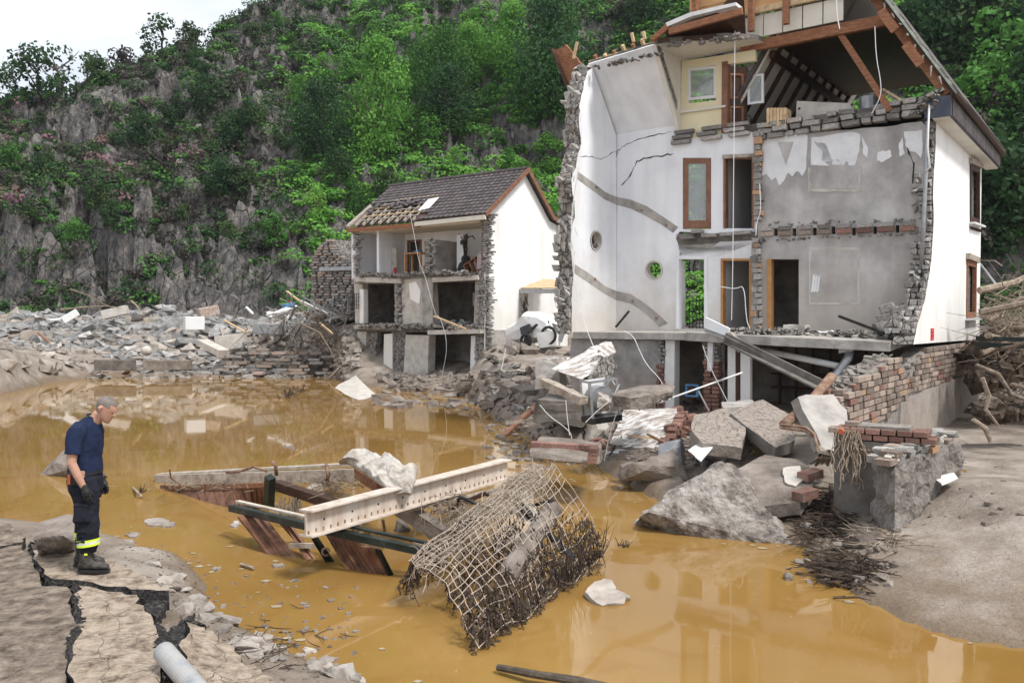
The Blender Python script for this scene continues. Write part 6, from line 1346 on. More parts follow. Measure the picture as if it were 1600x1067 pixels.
# roots hanging over the concrete pier
w = MB()
for k in range(38):
    p = A1+d1*er.uniform(.05,.35)-s1*.03+Z*(zt+.15); P = [p]; 
    for j in range(er.randint(4, 9)): p = p+Vector((er.uniform(-.05,.05), -.012, -er.uniform(.04,.13))); P.append(p)
    w.tube(P, [er.uniform(.004,.010)]*len(P), 4)
for k in range(5):
    P = [A1+d1*(.3+.05*k)-s1*.04+Z*(zt-.1)]; 
    for j in range(9): P.append(P[-1]+Vector((.05+er.uniform(-.03,.05), -.02, -.07 if j < 6 else -.01)))
    w.tube(P, .012, 5)
stuff(w.build('hanging_roots', M['branch']))
# dark rotten plants on the mud in the middle
def litter(n, area, L0, L1, r_, m, name, seed, up=.3):
    q = random.Random(seed); w = MB()
    for k in range(n):
        cx = q.gauss((area[0]+area[2])/2, (area[2]-area[0])/5); cy = q.gauss((area[1]+area[3])/2, (area[3]-area[1])/5); p = gp(cx, cy)+Z*.01; L_ = q.uniform(L0, L1); a = q.uniform(0, 6.28); P = [p]
        for j in range(3): a += q.uniform(-.7,.7); P.append(P[-1]+Vector((math.cos(a)*L_/3, math.sin(a)*L_/3, q.uniform(-up*.5, up)*L_/3)))
        w.tube(P, [r_*q.uniform(.5,1.3), r_, r_*.8, r_*.3], 3, cap=False)
    return stuff(w.build(name, m))
litter(420, (1230,765,1345,860), .1, .5, .012, M['root'], 'rotten_plants', 1); litter(330, (1275,855,1370,925), .1, .5, .012, M['root'], 'rotten_plants', 2); litter(120, (1330,820,1420,860), .15, .6, .008, M['branch'], 'twigs', 3)
rocks(70, (1225,790,1400,915), .06, .22, M['mudrock'], 'small mud lump among rotten plants on the bank', 'mud lumps among the rotten plants', 8)
b_ = MB(); b_.tube([gp(1298,768)+Z*.1, gp(1300,790)+Z*.12, gp(1304,805)+Z*.08, gp(1318,818)+Z*.05, gp(1330,816)+Z*.02], [.03,.045,.05,.05,.03], 9); tag(b_.build('bent_root', M['root']), 'thick dark bent root curling on the mud', 'root')
boulder('overhanging mud crusted slab at the rim of the mud bank', 1352, 850, .75, .22, .5, M['mudrock'], 61, amp=.03)
b_ = MB(); b_.tube([gp(1268,762)+Z*.02, gp(1310,768)+Z*.04, gp(1350,766)+Z*.05, gp(1390,770)+Z*.03], .02, 6); tag(b_.build('branch', M['branch']), 'thin branch lying across the mud below the concrete pier', 'branch')
slab('white_sheet', 'flat whitish sheet lying on the mud bank beside the thick wall stub', 'sheet', [(1460,745,.82),(1490,738,.86),(1497,746,.84),(1472,757,.80)], .015, M['plastic'], 1, .006, seed=33, jg=.01)
scatter_stuff(90, (1150,620,1600,820), .10, M['mudrock'], 'mud_clods', 33)
# ---- log jam at the right edge
for k in range(15):
    y0 = 455+k*13+er.uniform(-5,5); p0 = at(1535+er.uniform(-8,12), y0+er.uniform(-12,12), er.uniform(19,25)); p1 = at(1640, y0+er.uniform(-50,50), er.uniform(17,24)); mid = p0.lerp(p1, .5)+Vector((0,0,er.uniform(-.2,.3)))
    r_ = er.uniform(.03,.10); b_ = MB(); b_.tube([p0, mid, p1], [r_, r_*.9, r_*.6], 7); tag(b_.build('driftwood_log', M['branch']), 'bare driftwood log in the flood jam behind the right side of the tall house', 'log', 'driftwood logs at the right edge')
w = MB()
for k in range(1500):
    p = at(er.uniform(1552,1700), er.gauss(515,32) if k < 1000 else er.uniform(530,640), er.uniform(20,27)); d_ = Vector((er.uniform(-1,1), er.uniform(-.6,.6), er.uniform(-.5,.5))).normalized(); L_ = er.uniform(.2,1.3)**1.2; w.tube([p, p+d_*L_*.5+Vector((er.uniform(-.15,.15),0,er.uniform(-.15,.15))), p+d_*L_], [.016,.011,.004], 4, cap=False)
stuff(w.build('flood_twigs', M['branch']))
w = MB(); rubble_line(w, [at(1535,560,22), at(1600,520,24), at(1680,540,22)], .42, 420, 3, 1.0); rubble_line(w, [at(1535,600,20), at(1600,570,22), at(1680,590,21)], .42, 320, 6, 1.0); rubble_line(w, [at(1530,640,17), at(1560,655,15.5), at(1620,640,16)], .25, 160, 4); stuff(w.build('flood_debris', M['root']))
for k, pts in enumerate([[(1525,570),(1560,585),(1580,615),(1640,640)], [(1535,590),(1545,620),(1540,640),(1560,665)], [(1520,655),(1540,670),(1548,690)]]):
    b_ = MB(); b_.tube([at(x, y, 15.5-k) for x, y in pts], [.035,.045,.035,.02][:len(pts)], 7); tag(b_.build('driftwood_log', M['branch']), ['pale curved root snaking down right of the stone cellar wall','forked root in the dark gap behind the tall house corner','short pale root stump near the little puddle'][k], 'root')
b_ = MB(); b_.tube([at(1531,412,26), at(1562,452,25)], .03, 6); tag(b_.build('metal_rod', M['steel']), 'thin grey rod slanting from the side window to the log jam', 'rod')
for y in (531, 541): b_ = MB(); b_.beam(at(1525,y-3,20), at(1660,y+2,19), .12, .1); tag(b_.build('steel_tube', M['steel_g']), 'dark steel tube through the log jam, ' + ('upper' if y < 535 else 'lower'), 'tube')
pu = MB(); c = G(1512,699,1.0); pu.add([c+Vector((math.cos(a)*.45+.04*math.sin(5*a), math.sin(a)*.75, 0)) for a in np.linspace(0, 6.283, 25)[:-1]], [tuple(range(24))]); o = pu.build('puddle_water', wm); struct(o); o.location.z = gz(c.x, c.y)-.0
# ---- near left bank: broken road
def road(name, label, pts, thick=.16, seed=1, z=.5, tilt=None):
    P = [(x, y, (z if tilt is None else tilt[i])) for i, (x, y) in enumerate(pts)]
    return slab(name, label, 'road slab', P, thick, [M['asph_m' if seed in (3,5) else 'asph'], M['asph_e']], 7, .02, 4, ms=1, seed=seed, jg=.035, down=(0,0,-1), n=4)
road('road_slab', 'cracked road slab with pale silt that the man stands on', [(49,850),(60,878),(80,903),(118,906),(161,915),(225,921),(264,922),(232,905),(187,882),(150,868),(112,860),(75,852)], .18, 1, .52)
road('road_slab', 'widest pale road slab in the middle of the broken bank', [(122,914),(161,922),(214,928),(225,955),(240,972),(251,1015),(246,1100),(112,1100),(112,1030),(129,985),(122,945)], .2, 2, .50)
road('road_slab', 'muddy road slab at the left edge below the long crack', [(-80,868),(-10,858),(35,850),(54,888),(66,914),(110,919),(113,959),(124,985),(108,1000),(107,1034),(107,1100),(-100,1130)], .2, 3, .48)
road('road_slab', 'tilted road slab with a thick black broken edge by the pipe', [(289,966),(319,980),(337,994),(367,1015),(390,1045),(420,1100),(330,1100),(300,1045),(285,1015),(298,990)], .2, 4, .5, tilt=[.56,.50,.46,.42,.40,.38,.44,.5,.54,.55])
road('road_slab', 'small road fragment in the upper left corner of the bank', [(-80,815),(15,817),(40,838),(36,846),(-10,856),(-80,862)], .2, 5, .46)
road('road_slab', 'small broken road piece at the bottom beside the tilted slab', [(378,1040),(398,1040),(428,1068),(440,1100),(400,1100)], .14, 6, .36)
for k, (pts, z) in enumerate([([(214,926),(262,926),(256,942),(243,962),(228,956)], .42), ([(262,985),(284,965),(300,975),(300,1000),(276,1018),(258,1005)], .45), ([(240,968),(262,985),(256,1010),(250,1000)], .40), ([(286,965),(304,958),(320,978),(300,974)], .50), ([(380,1048),(400,1052),(415,1075),(395,1078)], .30)]):
    slab('asphalt_chunk', ['black broken asphalt wedge at the tip of the slab under the man','black asphalt block left of the tilted road slab','thin black asphalt piece down in the crack','dark folded asphalt flap on top of the tilted slab','black asphalt lump at the bottom edge of the bank'][k], 'asphalt piece', [(x, y, z) for x, y in pts], .2, M['asph_e'], 4, .035, 7, seed=70+k, down=(0,0,-1))
q9 = random.Random(4); w = MB()
for pts in ([(49,850),(60,885),(82,912),(120,911),(160,918),(214,924)], [(118,915),(124,950),(126,985),(110,1005),(110,1040)], [(250,985),(252,1020),(270,1060)]):
    for k in range(150):
        t = q9.random()*(len(pts)-1); i = min(int(t), len(pts)-2); x = lerp(pts[i][0], pts[i+1][0], t-i)+q9.uniform(-4,4); y = lerp(pts[i][1], pts[i+1][1], t-i)+q9.uniform(-4,4); p = G(x, y, .47)
        a = Vector((q9.uniform(-1,1), q9.uniform(-1,1), q9.uniform(-1,1))).normalized(); b_ = a.orthogonal().normalized(); r_ = q9.uniform(.01,.035); w.box(p, a*r_, b_*r_*.8, a.cross(b_)*r_*.7)
stuff(w.build('asphalt_crumbs', M['asph_e']))
blockpx('concrete_kerb', 'long pale kerb stone lying behind the man at the water edge', 'kerb', [(50,838),(60,816),(112,819),(116,845),(80,846),(52,850)], [9.2,9.9,9.8,9.2,9.1,9.1], Vector((.1,.4,0)), M['mudrock'], amp=.02, seed=51)
hull('tarpaulin', 'crumpled muddy tarpaulin heaped just behind the boots', 'tarpaulin', [G(x, y, z) for x, y, z in [(52,842,.75),(60,868,.5),(85,864,.5),(116,862,.5),(118,846,.72),(98,838,.82),(70,840,.8),(90,850,.72),(60,850,.7)]], M['mudrock'], 4, .05, 8, 5, smooth=True)
for k, (x0, y0, x1, y1, n_, s_a, s_b) in enumerate([(225,872,300,905,6,.08,.2),(270,905,325,960,9,.08,.26),(320,955,420,1010,13,.08,.24),(400,1000,560,1062,18,.08,.24)]):
    wh_ = ['behind the slab under the man','beside the black asphalt wedge','below the tilted road slab','along the bank toward the bottom edge'][k]
    for j in range(n_):
        t = er.random(); px = lerp(x0, x1, t)+er.uniform(-22,12); py = lerp(y0, y1, t)+er.uniform(-6,16); p = gp(px, py); s = er.uniform(s_a, s_b)
        drop(er.choice(SM), p.x, p.y, s*1.3, .22, 'mud coated flat stone on the near left shore %s' % wh_, 'flat stones on the near left shore', dz=.01, cat='stone')
b_ = MB(); p0 = G(256,1018,.62); p1 = G(345,1120,.50); b_.tube([p0, p1], .075, 24); o = b_.build('plastic_pipe', mat('scuffed pale grey pipe', [(.22,.24,.26),(.34,.34,.34),(.40,.38,.35)], 5, .6, .2, world_co=True)); tag(o, 'thick pale grey plastic pipe pointing to the bottom edge', 'pipe')
w = MB(); dd_ = (p1-p0).normalized(); w.tube([p0-dd_*.004, p0-dd_*.001], .066, 20); w.build('pipe_mouth', M['dark'], o)
def mudpatch(pts, z, k, lb):
    o = slab('mud_film', lb, 'mud patch', [(x, y, z) for x, y in pts], .05, M['wetmud'], 3, .012, 6, seed=80+k, down=(0,0,-1), jg=.05, n=5)
M['wetmud'] = mat('shiny wet mud', [(.15,.125,.105), (.25,.22,.195), (.32,.29,.265)], 4, .28, .4, world_co=True, bdist=.02, spec=.55)
mudpatch([(160,868),(195,866),(232,880),(262,878),(285,890),(300,915),(312,935),(318,955),(300,960),(280,940),(262,918),(230,900)], .07, 0, 'smooth shiny mud sheet sloping from the road into the water')
mudpatch([(272,925),(312,932),(320,962),(352,980),(345,985),(300,962),(276,945)], .05, 1, 'wet mud tongue beside the tilted road slab')
for k, (cx, cy, w_, h_) in enumerate([(207,834,10,4),(245,815,20,6),(262,818,12,4),(197,845,16,3),(405,995,20,8),(368,990,10,5),(440,1010,8,3),(482,1013,10,4),(512,1028,14,5),(470,1022,7,3),(335,887,5,2),(435,882,10,2),(368,818,6,5),(230,872,30,5)]):
    pts = [(cx+math.cos(t)*w_, cy+math.sin(t)*h_) for t in np.linspace(0, 6.283, 9)[:-1]]; slab('flotsam', 'thin grey mud flake floating near the left bank', 'flake', [(x, y, .02) for x, y in pts], .03, M['slate_m'], 2, .015, 6, seed=90+k, down=(0,0,-1), jg=.04, group='grey flakes floating near the left bank')
boulder('square stone at the water edge at the very bottom', 532, 1064, .42, .2, .3, M['conc'], 101, name='stone', z=.08, cat='stone'); boulder('small pale stone right of the square stone at the bottom', 562, 1066, .22, .1, .2, M['conc_l'], 102, name='stone', z=.03, cat='stone')
hull('rock', 'brown slanting rock rising from the pond left of the man', 'rock', [G(55,748,-.1), G(92,750,-.1), G(112,748,-.1), G(118,744,-.1), at(108,702,16.6), at(118,712,16.4), at(85,722,16.4), at(98,705,17.2), at(118,730,16.0)], M['mudrock'], 3, .05, 3, 9); hull('rock', 'low brown rock in the pond just right of the man at his belt', 'rock', [G(150,750,-.1), G(172,748,-.1), G(168,738,-.1), G(150,738,-.1), at(158,736,16), at(163,741,15.8)], M['mudrock'], 2, .03, 3, 10)
for k, pts in enumerate([[(350,988),(395,1012),(440,1040),(470,1060),(500,1095)],[(385,1015),(420,1030),(455,1042),(472,1058),(478,1056)],[(400,1030),(430,1050),(460,1075)],[(340,1000),(380,1020),(420,1058)]]):
    b_ = MB(); b_.tube([G(x, y, .22+.02*k-.04*j) for j, (x, y) in enumerate(pts)], [.018-.003*k]*len(pts), 6); tag(b_.build('twig', M['root'] if k % 2 else M['branch']), ['long brown stick along the bank toward the bottom edge','thin dark twig looping over the bank at the bottom','short stick beside the small road piece','dark stick pressed in the mud beside the tilted slab'][k], 'stick')
scatter_stuff(240, (260,900,560,1067), .06, M['mudrock'], 'bank_gravel', 55); scatter_stuff(900, (0,850,330,1067), .035, M['asph_m'], 'silt_crumbs', 56); 
litter(90, (300,960,520,1060), .08, .3, .005, M['root'], 'twigs', 9)

# pale scum and chips drifting along the edges of the pond
sq = random.Random(91); w = MB(); n = 0
cand = np.array([[sq.uniform(-16, 9), sq.uniform(6.5, 40)] for _ in range(9000)]); dd_ = sdf(cand[:, 0], cand[:, 1])
for (x, y), d_ in zip(cand, dd_):
    if -1.6 < d_ < -.02 and sq.random() < math.exp(d_*2.2)*.5:
        s_ = sq.uniform(.012, .05)*(1+y/25); a = sq.uniform(0, 6.28); k_ = sq.randint(4, 7)
        w.add([(x+math.cos(a+6.28*i/k_)*s_*sq.uniform(.6,1.2), y+math.sin(a+6.28*i/k_)*s_*sq.uniform(.5,1), .006) for i in range(k_)], [tuple(range(k_))])
stuff(w.build('floating_scum', M['hay0']))
# ------------------------------------------------------------------ the wreckage standing in the water
def ibeam(root, A, B, h, wd, m, name='beam', holes=0, roll=0.0):
    d_ = (B-A).normalized(); s = d_.cross(Z).normalized(); u_ = s.cross(d_).normalized()
    if roll: u_, s = (u_*math.cos(roll)+s*math.sin(roll)), (s*math.cos(roll)-u_*math.sin(roll))
    L_ = (B-A).length; c = (A+B)/2
    w = MB(); w.box(c, d_*L_/2, s*.012, u_*h/2); w.build('web', m, root)
    for k in (-1, 1): w = MB(); w.box(c+u_*(h/2+.008)*k, d_*L_/2, s*wd/2, u_*.010); w.build('flange', m, root)
    if holes:
        for k in range(holes):
            p = A.lerp(B, (k+.6)/holes) - s*.0125*(1 if s.y > 0 else -1); w = MB(); w.tube([p, p-s*.004*(1 if s.y > 0 else -1)], .014, 8); w.build('bolt_hole', M['dark'], root)
        w = MB()
        for k in range(holes*4):
            p = A.lerp(B, (k+.3)/(holes*4)) - s*.014*(1 if s.y > 0 else -1) - u_*(h/2-.035+er.uniform(-.006,.006)); w.box(p, d_*.010, s*.006, u_*.018)
        stuff(w.build('weld_marks', M['rust'], root))
    return d_, s, u_
A = G(477,818,.70); B = at(792,732,13.2)
bt = thing('steel_beam', 'long cream painted steel beam resting across the wreckage in the pond', 'steel beam', A)
dB, sB, uB = ibeam(bt, A, B, .27, .20, M['steel_c'], holes=9)
gr_ = thing('gate_wreck', 'dark green steel frame with brown boards hanging into the water', 'wreckage', G(500,860,0))
P0 = G(362,793,.42); P1 = G(500,826,.50); P2 = G(665,862,.34)
for a_, b__, h in [(P0, P1, .085), (P1, P2, .08)]:
    w = MB(); w.beam(a_, b__, .10, h); w.build('channel', M['steel_g'], gr_)
    w = MB(); w.beam(a_+Z*.065+Vector((.04,.12,0)), b__+Z*.065+Vector((.04,.12,0)), .07, .025); w.build('rail', M['steel_c'] if a_ is P0 else M['steel_g'], gr_)
def board(tl, tr, br, bl, n, m, root, zt=.40, zb=-.25, th=.03, name='board', gap=.08):
    A_, B_, C_, D_ = G(*tl, zt), G(*tr, zt), G(*br, 0), G(*bl, 0)
    C_ = C_+(C_-B_).normalized()*.3; D_ = D_+(D_-A_).normalized()*.3
    for k in range(n):
        t0 = k/n; t1 = (k+1-gap)/n; q_ = [A_.lerp(B_, t0), A_.lerp(B_, t1), D_.lerp(C_, t1), D_.lerp(C_, t0)]; dz = er.uniform(-.008,.008)
        nn = (q_[1]-q_[0]).cross(q_[3]-q_[0]).normalized(); w = MB(); w.prism([p+nn*dz for p in q_], nn*th); w.build(name, m, root)
board((372,806),(408,798),(466,872),(420,866), 4, M['wood_r'], gr_); board((427,806),(434,808),(474,846),(462,846), 1, M['wood_r'], gr_, zt=.42); board((440,808),(447,812),(491,873),(476,874), 1, M['wood_r'], gr_)
board((481,834),(491,836),(520,878),(508,879), 1, M['steel_g'], gr_, zt=.36); board((503,826),(530,838),(566,892),(540,888), 3, M['wood_r'], gr_, zt=.34); board((531,838),(559,848),(588,896),(566,892), 3, M['wood_r'], gr_, zt=.33); board((561,852),(585,859),(604,897),(587,894), 2, M['wood_r'], gr_, zt=.3); board((586,858),(593,861),(612,898),(605,898), 1, M['steel_g'], gr_, zt=.3)
w = MB(); w.beam(G(452,852,.15), G(494,852,.15), .04, .06); w.build('cross_bar', M['wood_g'], gr_)
for x, y in [(556,825),(509,862)]:
    p = G(x, y, .40 if y < 840 else .2); tor = [p+Vector((.045*math.cos(a), 0, .045*math.sin(a))) for a in np.linspace(0, 5.5, 12)]; w = MB(); w.tube(tor, .014, 6); w.build('hook', M['rust'], gr_)
# the far half: grey beam and board panel
lf = thing('boarded_frame', 'half sunk frame of brown boards with a silty grey beam', 'wreckage', G(350,770,0))
a_ = G(246,750,.02); b__ = G(562,741,.42)
w = MB(); w.beam(a_, b__, .14, .20); w.build('long_beam', M['wood_g'], lf)
w = MB(); w.beam(a_+Vector((0,.1,.09)), b__+Vector((0,.12,.16)), .2, .04); w.build('cap_board', M['wood_g'], lf)
T0 = G(252,761,.02); T1 = G(304,763,.14); T2 = G(362,760,.30); T3 = G(416,757,.45); 
def panel(A_, B_, bx0, bx1, n, m):
    C_ = G(*bx1, -.12); D_ = G(*bx0, -.12)
    for k in range(n):
        t0, t1 = k/n, (k+.93)/n; q_ = [A_.lerp(B_, t0), A_.lerp(B_, t1), D_.lerp(C_, t1), D_.lerp(C_, t0)]; nn = (q_[1]-q_[0]).cross(q_[3]-q_[0]).normalized(); w = MB(); w.prism([p+nn*er.uniform(-.01,.01) for p in q_], nn*.03); w.build('board', m, lf)
panel(T0, T1, (262,774), (318,797), 4, M['wood_r']); panel(T1, T2, (320,797), (372,812), 4, M['wood_r']); panel(T2, T3, (373,812), (420,800), 7, M['wood_r'])
w = MB(); w.beam(T0, T1, .05, .08); w.beam(T1+Z*.02, T2, .07, .10); w.build('top_rail', M['wood_r'], lf)
w = MB(); w.beam(T2+Vector((0,.02,0)), T3, .07, .07); w.build('top_rail', M['wood'], lf)
w = MB(); w.beam(G(422,745,.62), G(420,792,.10), .12, .12, V); w.build('green_post', M['steel_g'], lf)
for pts, r_, m, lb in [([(354,738,.5),(372,737,.55),(396,729,.7),(418,736,.62)],.022,'rust','bent rusty pipe lying on top of the grey wreck beam'),([(265,732,.55),(267,746,.3),(286,761,.12)],.015,'rust','thin bent rusty rod sticking up at the left tip of the wreckage'),([(425,721,.78),(431,728,.7),(432,742,.55)],.03,'rust','short rusty stub pipe with an open end on the wreckage'),([(510,727,.6),(513,740,.55),(511,752,.4)],.035,'rust','rusty pipe clamp around the grey wreck beam')]:
    b_ = MB(); b_.tube([G(*p) for p in pts], r_, 8); tag(b_.build('rusty_pipe', M[m], smooth=True), lb, 'pipe')
def timber(x0, y0, z0, x1, y1, z1, w_, h, m, lb, name='timber', cat='timber'):
    b_ = MB(); b_.beam(G(x0,y0,z0), G(x1,y1,z1), w_, h); tag(roughen(b_, M[m], name, None, 3, .012, 6, int(x0)), lb, cat)
timber(432,757,.35,530,790,.35,.16,.14,'wood_d','dark timber lying inside the wreckage behind the cream beam'); timber(540,738,.30,478,770,.12,.14,.12,'wood_g','grey timber dipping into the water between the frames')
timber(624,790,.45,698,838,.15,.20,.20,'mudrock','thick silty timber slanting down under the cream beam'); timber(560,738,.6,596,762,.6,.14,.16,'wood','brown block of timber pinned under the white sack')
timber(700,795,.5,760,770,.7,.05,.05,'wood_d','dark bar under the right half of the cream beam'); timber(620,800,.5,800,760,.45,.06,.05,'wood_g','thin grey lath under the right half of the cream beam')
for px, py in [(600,790)]: pass
b_ = MB(); b_.tube([G(598,812,.35), G(601,828,.2), G(597,834,.1)], .02, 7); tag(b_.build('rusty_pipe', M['rust']), 'short orange rusty pipe below the middle of the cream beam', 'pipe')
boulder('dark triangular stone in the water under the cream beam', 630, 830, .34, .2, .25, M['conc_d'], 201, z=0, cat='stone', name='stone')
# sack
sk = MB()
def blob(C_, rx, ry, rz, seed, fold=.04):
    rings = []
    for i in range(1, 14):
        t = math.pi*i/14; rg = []
        for j in range(26):
            a = 2*math.pi*j/26; d_ = Vector((math.sin(t)*math.cos(a)*rx, math.sin(t)*math.sin(a)*ry, math.cos(t)*rz)); p = C_+d_
            n_ = noise.noise(Vector((a*1.1, t*2.5, seed)))*1.1+noise.ridged_multi_fractal(p*3.2+Vector((seed,0,0)), 1, 2, 3, 1, 2)*.45; rg.append(p + d_.normalized()*fold*n_)
        rings.append(rg[::-1])
    sk.loft(rings)
def cloth(outline, zc, drop_, seed):
    # a limp sack: pillow over a traced outline, folds running down it
    P = [G(x, y, z) for x, y, z in outline]; c = sum(P, Vector())/len(P); rings = []
    for t in np.linspace(1, .04, 12):
        rg = []
        for k in range(len(P)*4):
            i_ = k//4; p = P[i_].lerp(P[(i_+1) % len(P)], (k % 4)/4); q2 = c.lerp(p, t); h_ = zc*math.sqrt(max(0, 1-t*t)); a = math.atan2((q2-c).x, (q2-c).y)
            fold = noise.ridged_multi_fractal(Vector((q2.x*3.2+seed, q2.y*3.2, q2.z*1.5)), .9, 2, 4, 1, 2)-.9
            rg.append(q2 + Vector((0, -h_*.55, h_*.8)) + Vector((0,-.4,.7))*fold*.075*min(1, (1-t)*6))
        rings.append(rg)
    bk_ = [[Vector((p.x, p.y+.10, p.z-.05)) for p in rings[0]]]
    sk.loft((bk_+rings)[::-1])
cloth([(528,722,.93),(545,706,1.02),(570,703,1.05),(596,716,1.02),(615,735,.98),(640,768,.80),(618,771,.78),(600,760,.85),(582,748,.9),(566,736,.93),(542,722,.93)], .13, 0, 1.0)
cloth([(592,724,1.0),(598,708,1.08),(606,712,1.06),(618,722,1.0),(634,733,.96),(652,729,.95),(648,750,.9),(641,771,.78),(628,768,.8),(606,746,.93)], .11, 0, 5.0)
so = sk.build('sack', M['sack'], smooth=True); md = so.modifiers.new('fuse', 'REMESH'); md.mode = 'VOXEL'; md.voxel_size = .011; md.use_smooth_shade = True
sm_ = so.modifiers.new('smooth', 'SMOOTH'); sm_.iterations = 2; sm_.factor = .5
tag(so, 'crumpled muddy white sack draped over the cream steel beam', 'sack')
# wire mesh cage
M['hay'] = mat('pale silty hay', [(.20,.15,.115), (.36,.30,.24), (.50,.44,.37)], 6, .95, .2, world_co=True)
mr = random.Random(17)
C00 = G(640,885,.42); C10 = at(828,735,12.0); C01 = G(748,1020,.02); C11 = G(944,868,.10)
def ms(u, v):
    a = C00.lerp(C10, u); b_ = C01.lerp(C11, u); p = a.lerp(b_, v)
    hgt = .46*math.sin(math.pi*min(1, (v*.92+.06)))**.8*(1-.25*abs(u-.5)) - .10*u*v
    if u > .72 and v > .3: hgt += .10*(u-.72)/.28
    p = p+Z*hgt*(.55+.45*u); dn = noise.noise(Vector((u*3, v*3, 2)))
    return p + Vector((.08*dn, .06*noise.noise(Vector((u*4, v*4, 8))), .07*noise.noise(Vector((u*4, v*3.5, 5)))))
cg = thing('wire_mesh_cage', 'bent rectangular wire mesh full of flotsam leaning in the water', 'wire mesh', G(790,900,0))
NU, NV = 23, 15
for i in range(NU+1):
    u = i/NU; vmax = 1 if mr.random() < .75 else mr.uniform(.5, .95); P = [ms(u+.006*math.sin(k*1.7+i), vmax*k/16) for k in range(17)]; w = MB(); w.tube(P, .0045, 4); w.build('wire', M['wire'], cg)
for j in range(NV+1):
    v = j/NV; k1 = 25 if mr.random() < .7 else mr.randint(14, 24); P = [ms(k/24, v+.008*math.sin(k*1.3+j*2)) for k in range(k1)]; w = MB(); w.tube(P, .0045 if j else .0075, 4); w.build('wire', M['wire'], cg)
w = MB()       # hay and fine roots caught in it
for k in range(1900):
    u = mr.random()**.8; v = abs(mr.gauss(0, .22)); v = min(v, .95); p = ms(u, v)+Vector((mr.gauss(0,.03), mr.gauss(0,.03), mr.uniform(-.12,.03))); d_ = (C10-C00).normalized()*mr.uniform(-.5,1)+Vector((mr.uniform(-.6,.6), mr.uniform(-.6,.6), mr.uniform(-.9,.3))); L_ = mr.uniform(.06,.26)
    w.tube([p, p+d_*L_*.5+Vector((mr.uniform(-.03,.03),0,mr.uniform(-.03,.03))), p+d_*L_], [.005,.004,.002], 3, cap=False)
stuff(w.build('caught_hay', M['hay'], cg))
w = MB()
def hang(p, L_, r_=.006):
    P = [p]; d_ = Vector((mr.uniform(-.25,.25), mr.uniform(-.25,.25), -1))
    for j in range(5): d_ += Vector((mr.uniform(-.35,.35), mr.uniform(-.35,.35), 0)); P.append(P[-1]+d_.normalized()*L_/5)
    w.tube(P, [r_]*5+[r_*.3], 3, cap=False)
    for j in range(4):
        c = mr.choice(P[1:]); a = Vector((mr.uniform(-1,1), mr.uniform(-1,1), mr.uniform(-1,.2))).normalized(); s = mr.uniform(.012,.035); b_ = a.orthogonal().normalized(); w.add([c, c+a*s+b_*s*.5, c+a*s*2, c+a*s-b_*s*.5], [(0,1,2,3)])
for k in range(230): u = mr.uniform(0, .42); hang(ms(u, mr.uniform(0,.05))-Z*mr.uniform(0,.1), mr.uniform(.12,.42))
for k in range(800):
    u = mr.uniform(0, 1); v = 1-abs(mr.gauss(0, .13)); v = max(.55, min(v, 1)); hang(ms(u, v)+Vector((mr.gauss(0,.03), mr.gauss(0,.04), mr.uniform(-.02,.10))), mr.uniform(.05,.22))
for k in range(200): hang(ms(mr.uniform(.1,.6), mr.uniform(.3,.6))-Z*mr.uniform(.05,.4), mr.uniform(.1,.3))
for k in range(60):
    u = mr.uniform(.55,1); p = ms(u, 1); w.tube([p, p+Vector((mr.uniform(-.05,.1), mr.uniform(-.1,.1), mr.uniform(.1,.3))), p+Vector((mr.uniform(-.1,.15), mr.uniform(-.2,.1), mr.uniform(.2,.5)))], [.005,.004,.002], 3, cap=False)
stuff(w.build('rotten_plants', M['root'], cg))
def logp(p, q, r0, r1, m, name, lb, cat='log'):
    b_ = MB(); b_.tube([p.lerp(q, t)+Vector((noise.noise(Vector((t*4,1,k)))*.03, 0, noise.noise(Vector((t*4,5,k)))*.03)) for k, t in enumerate(np.linspace(0,1,9))], [lerp(r0, r1, t)*(1+.12*noise.noise(Vector((t*9,3,3)))) for t in np.linspace(0,1,9)], 12)
    tag(roughen(b_, M[m], name, None, 1, .012, 9, 3), lb, cat)
logp(G(862,796,.62), G(790,905,.30), .13, .11, 'mudrock', 'tree_log', 'stripped grey log stuck through the wire mesh cage'); logp(G(815,835,.45), G(775,860,.35), .06, .05, 'wood_g', 'tree_log', 'thin broken pole left of the grey log inside the mesh')
for a0, a1, lb in [((808,785,.70),(895,872,.25),'black angled steel bar behind the grey log, inside the mesh'),((800,800,.5),(862,782,.75),'short black steel strut joining the angled bar at the top')]:
    b_ = MB(); b_.beam(G(*a0), G(*a1), .09, .05); tag(b_.build('steel_bar', M['black']), lb, 'steel bar')
w = MB(); w.prism([G(805,770,.75), G(838,795,.66), G(830,822,.5), G(800,800,.55)], Vector((.02,.03,-.02))); tag(w.build('cream_panel', M['cream']), 'small cream sheet panel wedged inside the wire mesh', 'panel')
b_ = MB(); tor = [G(742,782,.62)+Vector((.22*math.cos(a), .16*math.sin(a), .06*math.sin(a*2))) for a in np.linspace(0, 12, 40)]; b_.tube(tor, .022, 7); tag(b_.build('black_hose', M['black'], smooth=True), 'coil of black corrugated hose behind the top of the mesh', 'hose')
tg = MB()
for k in range(520):
    p = G(mr.gauss(720,26), mr.gauss(792,12), mr.uniform(.35,.65)); d_ = Vector((mr.uniform(-1,1), mr.uniform(-1,1), mr.uniform(-.8,.4))); L_ = mr.uniform(.08,.3); tg.tube([p, p+d_*L_*.5, p+d_*L_+Z*mr.uniform(-.05,.05)], [.006,.005,.002], 3, cap=False)
